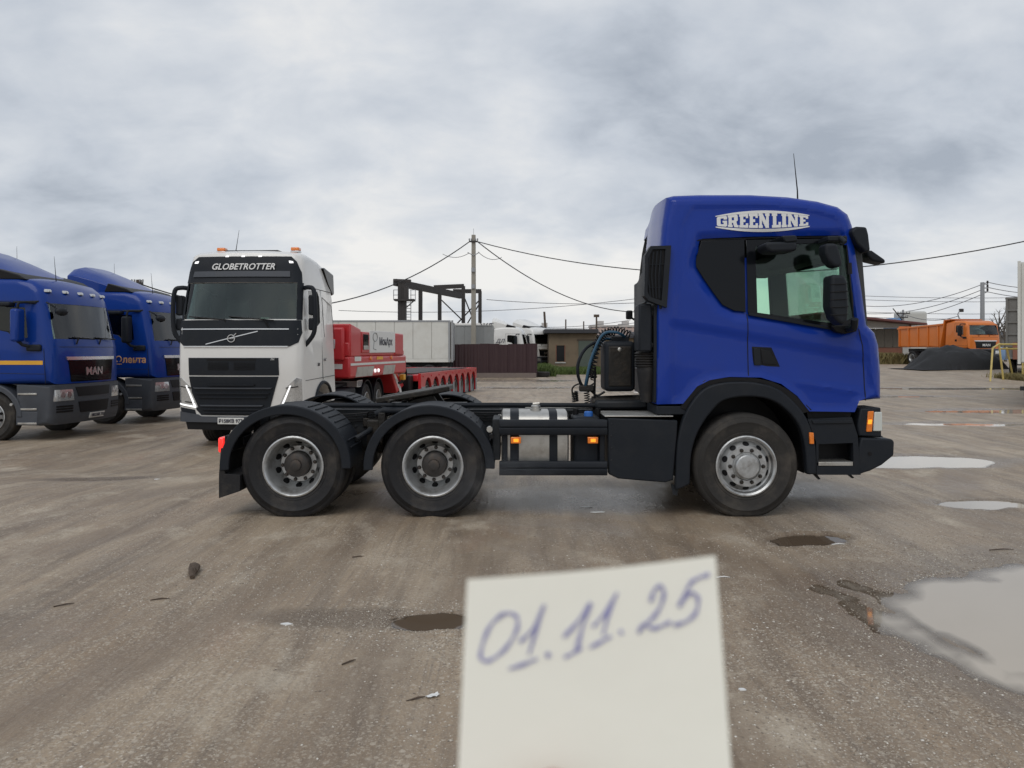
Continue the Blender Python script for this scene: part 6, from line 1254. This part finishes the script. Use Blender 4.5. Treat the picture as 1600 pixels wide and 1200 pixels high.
for k in range(2):
    for x_, rz in ((tx0+.15, -pi/2), (tx1-.15, pi/2)): wheel(RT, 'trail', x_, 1.2+k*1.3, rz=rz, nuts=False)
bx('door_hinge', 'brick_red', RT, tx0+.35, tx0+.75, -.06, -.02, tzb-.02, tzb+.9)
WE = thing('box_trailer', 'pale box trailer cut by the right edge of the picture', 'trailer', (P(1590, 0, 22).x+1.25*cos(radians(-37)), 22.0+1.25*sin(radians(-37)), 0), radians(-37)); wz0, wz1 = P(0, 569, 22).z, P(0, 408, 22).z
bx('box_body', 'old_white', WE, -1.23, 1.23, .05, 11, wz0+.03, wz1-.03, .01)
for x_ in (-1.25, 1.17): bx('corner_post', 'old_white', WE, x_, x_+.08, -.03, .048, wz0, wz1, .008)
for x_ in (-1.165, .01): bx('rear_door', 'old_white', WE, x_, x_+1.155, 0, .046, wz0+.06, wz1-.06, .01)
for x_ in (-.95, -.4, .4, .95): MB().tube([(x_, -.03, wz0+.1), (x_, -.03, wz1-.1)], .018, 6).build('door_lock_rod', 'galv', WE)
bx('bumper', 'frame', WE, -1.2, 1.2, .1, .25, .5, .62); bx('chassis', 'frame', WE, -.5, .5, .2, 10.8, wz0-.3, wz0+.025)
for k in range(3):
    for x_, rz in ((-1.2, -pi/2), (1.2, pi/2)): wheel(WE, 'trail', x_, 2.4+k*1.3, rz=rz, nuts=False)
# yellow trestle frame
YF = thing('pipe_trestle', 'worn yellow pipe trestle frame standing in dry grass at the right', 'frame', (P(1575, 0, 38).x, 38.0, gz(24.5, 38)))
def yq(px, py, dy=0): v = P(px, py, 38+dy); return (v.x-P(1575, 0, 38).x, dy, v.z-gz(24.5, 38))
for a_, b_ in ((yq(1551, 544, -.4), yq(1547, 600, -1)), (yq(1561, 538), yq(1568, 596)), (yq(1573, 543, .5), yq(1583, 590, .9)), (yq(1561, 538), yq(1612, 538)), (yq(1551, 544, -.4), yq(1562, 537)), (yq(1568, 595), yq(1612, 593)), (yq(1598, 538), yq(1598, 594)), (yq(1562, 545, .2), yq(1605, 545, .2))): MB().tube([a_, b_], .045, 8).build('pipe', 'yellow_paint', YF)
# parked blue van nose
BC = thing('parked_van', 'light blue van nose showing between the tipper cab and the grey trailer', 'van', (P(1566, 0, 60).x, 60, gz(38, 60)), radians(-60))
bo_ = [(-4, .35, 0), (-4, 2.2, 1), (-1.6, 2.25, 1), (-.9, 1.45, 1), (0, 1.2, 1), (.1, .8, 1), (.05, .35, .3)]
b_ = cab_mesh(bo_, -.95, .95, .2, 'car_blue', None, None, None, 4); fin(b_, None); sub(b_, 'body', BC); MB().prism([(-.93, 1.5), (-1.57, 2.2), (-1.55, 2.24), (-.88, 1.5)], -.75, .75).build('windscreen', 'gloss_black', BC)
for s_ in (-1, 1): MB().prism([(-1.1, 1.48), (-1.6, 2.1), (-2.4, 2.1), (-2.4, 1.48)], *sorted((s_*.945, s_*.956))).build('side_window', 'gloss_black', BC); bx('headlight', 'lamp_clear', BC, .02, .12, *sorted((s_*.5, s_*.85)), .85, 1.05, .03)
for x_ in (-.8, -3.2):
    for y_, rz in ((-.95, 0), (.95, pi)): o = wheel(BC, 'trail', x_, y_, z=.33, rz=rz, nuts=False); o.scale = (.72,)*3
# distant apartment blocks, one thing each, windows far too small to tell apart
am = bpy.data.materials.new('apartment_front'); am.use_nodes = True; nt = am.node_tree; pr = nt.nodes['Principled BSDF']; tcg = N('ShaderNodeTexCoord'); bk = N('ShaderNodeTexBrick'); LK(tcg.outputs['Object'], bk.inputs['Vector'])
mp = N('ShaderNodeMapping'); LK(tcg.outputs['Object'], mp.inputs[0]); mp.inputs['Rotation'].default_value = (radians(90), 0, 0); LK(mp.outputs[0], bk.inputs['Vector']); bk.offset = 0; bk.inputs['Scale'].default_value = .33
bk.inputs['Color1'].default_value = (.16, .15, .16, 1); bk.inputs['Color2'].default_value = (.22, .20, .20, 1); bk.inputs['Mortar'].default_value = (.46, .36, .32, 1); bk.inputs['Mortar Size'].default_value = .16; bk.inputs['Brick Width'].default_value = 1.0; bk.inputs['Row Height'].default_value = .9; LK(bk.outputs[0], pr.inputs['Base Color']); pr.inputs['Roughness'].default_value = .9; MATS['apartment_front'] = am
for i, (p0, p1, ty, Y, lb) in enumerate(((752, 800, 518, 420, 'low pale distant apartment block above the white trucks'), (796, 812, 511, 380, 'narrow distant apartment tower right of the white trucks'), (808, 862, 520, 450, 'distant apartment block left of the tan shed'), (838, 850, 513, 400, 'slim distant apartment tower just left of the shed'), (925, 1012, 511, 360, 'wide pinkish distant apartment block behind the shed'), (960, 1100, 514, 430, 'far apartment block partly hidden by the blue cab'))):
    x0, x1, z1 = P(p0, 0, Y).x, P(p1, 0, Y).x, P(0, ty, Y).z; A_ = thing('apartment_block', lb, 'building', ((x0+x1)/2, Y, 0), 0, 'distant apartment blocks'); hw = (x1-x0)/2
    bx('wall', 'apartment_front', A_, -hw, hw, 0, 14, -1, z1, 0); bx('roof', 'apartment_white', A_, -hw-.3, hw+.3, -.3, 14.3, z1+.01, z1+.9, 0)
    for k in range(max(1, int(hw/6))): bx('roof_hut', 'apartment_white', A_, -hw+3+k*12, -hw+6+k*12, 4, 8, z1+.91, z1+3.0, 0)
# long low far sheds closing the horizon
for i, (p0, p1, ty, Y, m, lb) in enumerate(((-300, 330, 532, 130, 'ribbed_grey', 'long low grey far warehouse behind the blue trucks'), (300, 560, 530, 150, 'pale_wall', 'long pale far warehouse behind the white box trailer'), (640, 1000, 533, 170, 'ribbed_grey', 'low grey far warehouse behind the fence and shed'), (1000, 1420, 529, 160, 'pale_wall', 'pale far warehouse behind the blue cab'), (1380, 1750, 527, 180, 'ribbed_grey', 'low far warehouse behind the orange tipper'))):
    x0, x1, z1 = P(p0, 0, Y).x, P(p1, 0, Y).x, P(0, ty, Y).z; b0 = 0.5 if p0 > 1000 else -.3; A_ = thing('warehouse', lb, 'building', ((x0+x1)/2, Y, b0), 0, 'far warehouses'); hw = (x1-x0)/2; bx('wall', m, A_, -hw, hw, 0, 18, -1, z1-b0, 0); MB().prism([(-.6, z1-b0+.002), (18.6, z1-b0+.002), (9, z1-b0+1.6)], -hw-.5, hw+.5, 'x').build('roof', 'roof_felt', A_)
    for k in range(int(hw*2/9)): bx('window', 'gloss_black', A_, -hw+3+k*9, -hw+6.5+k*9, -.05, -.002, 1.6, 2.8, 0)
# grass tufts
def grass(name, label, n, area, h, m, cat='grass'):
    v = []; f = []
    for _ in range(n):
        x, y = area(); z = ground_z(x, y); a = random.uniform(0, 2*pi); hh = h*random.uniform(.4, 1.2); w_ = hh*.09; dx, dy = cos(a)*w_, sin(a)*w_; lx, ly = random.gauss(0, hh*.35), random.gauss(0, hh*.35); k = len(v)
        v += [(x-dx, y-dy, z-.02), (x+dx, y+dy, z-.02), (x+lx*.5+dx*.6, y+ly*.5+dy*.6, z+hh*.6), (x+lx*.5-dx*.6, y+ly*.5-dy*.6, z+hh*.6), (x+lx, y+ly, z+hh)]; f += [(k, k+1, k+2, k+3), (k+3, k+2, k+4)]
    me = bpy.data.meshes.new(name); me.from_pydata(v, [], f); me.materials.append(MATS[m]); o = bpy.data.objects.new(name, me); COL.objects.link(o); tag(o, label, cat, kind='stuff')
def ar(x0, x1, y0, y1): return lambda: (random.uniform(x0, x1), random.uniform(y0, y1))
grass('grass', 'strip of rough green grass in front of the tan shed', 16000, ar(P(832, 0, 52).x, P(1010, 0, 52).x, 50.5, 57.4), .38, 'grass')
grass('weeds', 'taller green weeds at the fence end', 2500, ar(P(838, 0, 52).x, P(862, 0, 52).x, 47, 57), .6, 'grass', 'weeds')
grass('dry_grass', 'dry yellow grass round the yellow trestle', 9000, lambda: (24.6+abs(random.gauss(0, 1.5)), random.gauss(37.6, .8)), .26, 'dry_grass')
grass('scrub', 'brown scrub along the foot of the long shed', 9000, ar(P(1340, 0, 60).x, P(1425, 0, 60).x, 60, 65.5), .8, 'dry_grass', 'scrub')
# two bare pollarded trees
for i, (px, ty) in enumerate(((1562, 490), (1571, 500))):
    x = P(px, 0, 72).x; z1 = P(0, ty, 72).z-.5; A_ = thing('bare_tree', ('taller' if i == 0 else 'shorter')+' bare pollarded tree left of the grey trailer', 'tree', (x, 72, .5)); MB().tube([(0, 0, -.1), (.05, 0, z1*.45), (-.1, .1, z1*.75)], [.16, .13, .10], 7).build('trunk', 'bark', A_)
    for k in range(9):
        a = k*2.4; h0 = z1*(.5+.035*k); e_ = Vector((.75*cos(a), .5*sin(a), h0+.5+.1*k)); l_ = MB().tube([(-.05, .05, h0), tuple(e_*.6+Vector((0, 0, h0*.4))), tuple(e_)], [.06, .05, .04], 5).build('limb', 'bark', A_)
        tw = MB()
        for j in range(6): b_ = random.uniform(0, 6.3); tw.tube([tuple(e_), tuple(e_+Vector((.3*cos(b_), .3*sin(b_), random.uniform(.1, .45))))], [.02, .008], 4)
        t_ = tw.build('twigs', 'bark', l_); t_['kind'] = 'stuff'
# ------------------------------------------------------------------ small things on the ground
mat('old_wood', (0.085, 0.060, 0.042), 0.85, var=0.4, vs=25, bump=0.8, bs=60)
mat('paper', (0.86, 0.845, 0.75), 0.8, var=0.03, vs=12, bump=0.12, bs=22)
mat('ink', (0.27, 0.265, 0.48), 0.6, var=0.25, vs=40)
mat('skin', (0.52, 0.30, 0.235), 0.55, var=0.08, vs=40, bump=0.15, bs=300)
mat('nail', (0.60, 0.40, 0.35), 0.3, var=0.04)
mat('sleeve', (0.025, 0.028, 0.035), 0.85, var=0.2, vs=60, bump=0.3, bs=200)
def gp_(px, py): Y = CH*FPX/(py-HY); return ((px-800)/FPX*Y, Y)
x, y = gp_(302, 894); wd = thing('wood_chunk', 'weathered dark piece of wood lying on the mud at the left', 'wood', (x, y, ground_z(x, y)+.005), radians(-66))
rg = []
for k in range(9):
    t = k/8; rr_ = .028*(.55+.6*sin(pi*min(1, t*1.1+.05))); rg.append([(-.17+.34*t, rr_*1.3*cos(a)+.012*sin(5*t)+random.uniform(-.003, .003), max(0, rr_*(.9+.8*sin(a))+random.uniform(-.003, .003))) for a in np.linspace(0, 2*pi, 11)[:-1]])
MB().loft(rg).build('core', 'old_wood', wd, angle=25)
for k in range(3): MB().tube([(-.09+.05*k, .018*(k-1), .045), (.12+.01*k, .02*(k-1)+.01, .048)], [.006, .002], 5).build('splinter', 'old_wood', wd)
x, y = gp_(676, 1084)
bmx = bmesh.new(); bmesh.ops.create_grid(bmx, x_segments=7, y_segments=5, size=1)
for v in bmx.verts: v.co = (v.co.x*.032, v.co.y*.018, .008+.010*float(vnoise(np.array([v.co.x*2.2+4]), np.array([v.co.y*2.2]), 9)[0])*2)
bmesh.ops.solidify(bmx, geom=bmx.faces[:], thickness=.0012); me = bpy.data.meshes.new('paper_scrap'); bmx.to_mesh(me); bmx.free(); fin(me, 'decal_white', 30); o = sub(me, 'paper_scrap', None, (x, y, ground_z(x, y)+.002), (0, 0, .4)); tag(o, 'small crumpled white paper scrap on the mud left of the held note', 'scrap')
for i, (px, py, ln, a, lb) in enumerate(((650, 1090, .10, .5, 'thin dry twig beside the crumpled paper scrap'), (545, 1030, .09, .8, 'thin dark twig left of the small brown puddle'), (250, 936, .12, .3, 'dark twig below the piece of wood'), (1565, 860, .22, .1, 'dark stick at the right above the large puddle'), (560, 870, .10, .2, 'tiny stick below the rear axle'), (100, 948, .12, .6, 'thin twig at the far left of the mud'), (1130, 903, .10, .0, 'pale straw right of the held note'), (1310, 853, .12, .1, 'pale chip beside the brown puddle by the front wheel'))):
    x, y = gp_(px, py); z = ground_z(x, y)+.004; o = MB().tube([(x-cos(a)*ln/2, y-sin(a)*ln/2, z), (x+.01, y+.008, z+.004), (x+cos(a)*ln/2, y+sin(a)*ln/2, z+.001)], [.004, .005, .002], 6).build('twig', 'old_wood' if i < 6 else 'decal_white'); tag(o, lb, 'twig', 'twigs on the ground')
for i, (px, py, s_, lb) in enumerate(((245, 741, .035, 'small white litter fleck on the mud left of the rear wheel'), (447, 975, .03, 'white litter fleck below and left of the tandem axles'), (1160, 1074, .02, 'pale pebble close to the right edge of the note'), (915, 792, .05, 'white spill fleck on the ground under the fuel tank'), (935, 800, .06, 'larger white spill fleck on the ground under the fuel tank'))):
    x, y = gp_(px, py); pl2 = [(s_*random.uniform(.45, 1.1)*cos(a), s_*random.uniform(.4, 1)*sin(a)) for a in np.linspace(0, 2*pi, 10)[:-1]]; o = MB().prism(pl2, 0, .006, 'z').build('litter', 'decal_white', angle=20); o.location = (x, y, ground_z(x, y)+.001); o.scale = (1.4, .8, 1); tag(o, lb, 'litter', 'white flecks on the ground')
# ------------------------------------------------------------------ handwritten note held up in front of the camera
def pY(py): return .285-.024*(py-890)/400
def pP(px, py, off=0.0): return P(px, py, pY(py)+off)
NT = thing('paper_note', 'white paper note with the handwritten date 01.11.25 held up close to the camera', 'note', tuple(pP(925, 1100)))
org = Vector(NT.location)
nu, nv = 24, 24; vs_ = []; fs = []
for back in (0, 1):
    for j in range(nv+1):
        for i in range(nu+1):
            u, v = i/nu, j/nv; l = Vector((730, 905)).lerp(Vector((711, 1310)), v); r = Vector((1118, 868)).lerp(Vector((1151, 1310)), v); q = l.lerp(r, u); q.y += 4*sin(pi*u)*(1-v)
            vs_.append(pP(q.x, q.y, .0022*sin(pi*u)*(.3+v)+(.0003 if back else 0))-org)
n1_ = (nu+1)*(nv+1)
for b_ in (0, 1):
    for j in range(nv):
        for i in range(nu): k = b_*n1_+j*(nu+1)+i; fs.append((k, k+1, k+nu+2, k+nu+1))
edge = [i for i in range(nu+1)]+[(j+1)*(nu+1)+nu for j in range(nv)]+[nv*(nu+1)+i for i in range(nu-1, -1, -1)]+[j*(nu+1) for j in range(nv-1, 0, -1)]
for a, b in zip(edge, edge[1:]+edge[:1]): fs.append((a, b, b+n1_, a+n1_))
mb = MB(); mb.v = [tuple(v) for v in vs_]; mb.f = fs; mb.build('sheet', 'paper', NT, angle=60)
def cpx(l): return [(700+a/3.159, 820+b/3.159) for a, b in l]
def paper_off(px, py):
    v = max(0, min(1, (py-887)/423)); lx = 730-19*v; rx_ = 1118+33*v; u = max(0, min(1, (px-lx)/(rx_-lx))); return .0022*sin(pi*u)*(.3+v)
lvl = [0]
def ink(name, strokes, hw=2.9):
    mb = MB()
    for st in strokes:
        lvl[0] += 1; p2 = [Vector(p) for p in (cr2(st, 6) if len(st) > 2 else st)]; rings = []
        for i, p in enumerate(p2):
            t = (p2[min(i+1, len(p2)-1)]-p2[max(0, i-1)]).normalized(); n = Vector((-t.y, t.x))*hw*(.85+.25*sin(i*.7+lvl[0])); ring = []
            for q, o_ in ((p+n, -.00045), (p-n, -.00045), (p-n, -.00015), (p+n, -.00015)): ring.append(pP(q.x, q.y, paper_off(q.x, q.y)+o_-.00003*(lvl[0] % 8))-org)
            rings.append(ring)
        mb.loft(rings)
    return mb.build(name, 'ink', NT)
ink('handwritten_digit', [cpx([(270, 440), (215, 490), (180, 560), (160, 640), (175, 672), (215, 665), (275, 620), (325, 550), (345, 490), (335, 450), (295, 435), (245, 455)])])
ink('handwritten_digit', [cpx([(355, 580), (430, 500), (475, 395)]), cpx([(475, 395), (440, 500), (400, 640)]), cpx([(300, 712), (370, 690), (440, 662)])])
ink('handwritten_dot', [cpx([(482, 648), (504, 638)])], 6)
ink('handwritten_digit', [cpx([(570, 555), (640, 480), (705, 385)]), cpx([(705, 385), (665, 500), (635, 620)]), cpx([(575, 655), (620, 632), (660, 605)])])
ink('handwritten_digit', [cpx([(715, 505), (780, 430), (835, 335)]), cpx([(835, 335), (795, 430), (765, 545)]), cpx([(700, 607), (750, 580), (805, 550)])])
ink('handwritten_dot', [cpx([(846, 533), (862, 527)])], 4.5)
ink('handwritten_digit', [cpx([(1000, 380), (1018, 325), (1050, 302), (1066, 335), (1050, 400), (1010, 460), (960, 500), (940, 535), (970, 492), (1010, 512), (1060, 497), (1100, 478)])])
ink('handwritten_digit', [cpx([(1290, 243), (1225, 268), (1190, 300), (1140, 405)]), cpx([(1140, 405), (1185, 345), (1215, 338), (1235, 370), (1225, 430), (1180, 475), (1115, 497)])])
# the hand: palm below the picture, fingers behind the sheet, thumb in front
HN = thing('hand', 'bare hand holding the note from below, only a trace of thumb at the bottom edge', 'hand', (.02, .22, 1.40))
ho_ = Vector(HN.location); yb_ = pY(1290)
sk = [((.02, .170, 1.375), .027, None), ((.022, .215, 1.432), .026, 0), ((.022, .245, 1.470), .022, 1)]
def chain(root, pts_): 
    k = root
    for p, r in pts_: sk.append((p, r, k)); k = len(sk)-1
for fx_, ln_ in ((.002, .92), (.022, 1.0), (.042, .96), (.060, .80)):
    chain(2, [((fx_*.9+.002, yb_+.016, 1.495), .0105), ((fx_, yb_+.023, 1.497+.024*ln_), .0085), ((fx_, yb_+.0225, 1.497+.044*ln_), .0080), ((fx_, yb_+.0215, 1.497+.058*ln_), .0070)])
chain(1, [((-.012, .226, 1.468), .0150), ((-.010, .232, 1.500), .0120), ((.006, .2475, 1.5390), .0105), ((.019, .2565, 1.5590), .0088)])
me = bpy.data.meshes.new('palm_and_fingers'); me.from_pydata([tuple(Vector(p)-ho_) for p, _, _ in sk], [(k, i) for i, (_, _, k) in enumerate(sk) if k is not None], []); oh = bpy.data.objects.new('palm_and_fingers', me); COL.objects.link(oh)
oh.modifiers.new('skin', 'SKIN'); lay = me.skin_vertices[0] if me.skin_vertices else None
if lay is None:
    bm = bmesh.new(); bm.from_mesh(me); bm.verts.layers.skin.verify(); bm.to_mesh(me); bm.free(); lay = me.skin_vertices[0]
for i, (_, r, _) in enumerate(sk): lay.data[i].radius = (r, r); lay.data[i].use_root = (i == 0)
ss = oh.modifiers.new('smooth', 'SUBSURF'); ss.levels = 2; ss.render_levels = 2
hm_ = ev_mesh(oh); bpy.data.objects.remove(oh); hm_.materials.clear(); fin(hm_, 'skin', 180); hm_.name = 'palm_and_fingers'; sub(hm_, 'palm_and_fingers', HN)
nl = MB().lathe([(0, .0015), (.004, .0012), (.0062, 0)], (0, 0, 0), 'z', 12).build('thumb_nail', 'nail', HN); nl.location = Vector((.015, .2465, 1.5550))-ho_; nl.rotation_euler = (radians(70), 0, radians(5)); nl.scale = (.9, 1.25, 1)
rg = []
for k in range(12):
    t = k/11; c = Vector((.02, .175, 1.38)).lerp(Vector((.06, -.16, 1.08)), t); r = .036+.022*t+.002*sin(k*2.2); ax = Vector((.04, -.335, -.30)).normalized(); u = ax.cross(Vector((1, 0, 0))).normalized(); v = ax.cross(u); rg.append([c-ho_+(u*cos(a)+v*sin(a))*r for a in np.linspace(0, 2*pi, 17)[:-1]])
MB().loft(rg).build('sleeve', 'sleeve', HN)

# ------------------------------------------------------------------ faint warm vapour drifting out below the fuel tank
vmx = bpy.data.materials.new('vapour'); vmx.use_nodes = True; nt = vmx.node_tree; nt.nodes.clear(); vo_ = N('ShaderNodeOutputMaterial'); pv = N('ShaderNodeVolumePrincipled'); LK(pv.outputs[0], vo_.inputs['Volume']); pv.inputs['Color'].default_value = (.9, .9, .92, 1)
tcg = N('ShaderNodeTexCoord'); ln_ = N('ShaderNodeVectorMath', operation='LENGTH'); LK(tcg.outputs['Object'], ln_.inputs[0]); nn_ = N('ShaderNodeTexNoise'); LK(tcg.outputs['Object'], nn_.inputs['Vector']); nn_.inputs['Scale'].default_value = 2.2; nn_.inputs['Detail'].default_value = 3
fall = rng_(ln_.outputs['Value'], .25, 1.0, 1.0, 0.0); LK(M('MULTIPLY', M('MULTIPLY', fall, rng_(nn_.outputs[0], .38, .68)), .30), pv.inputs['Density'])
vb = bmesh.new(); bmesh.ops.create_icosphere(vb, subdivisions=3, radius=1.0); vme = bpy.data.meshes.new('exhaust_vapour'); vb.to_mesh(vme); vb.free(); vme.materials.append(vmx)
vob = sub(vme, 'exhaust_vapour', None, (-.15, 7.55, .42), (0, 0, 0), (.75, .40, .38)); tag(vob, 'faint pale vapour hanging below the fuel tank', 'vapour', kind='stuff')
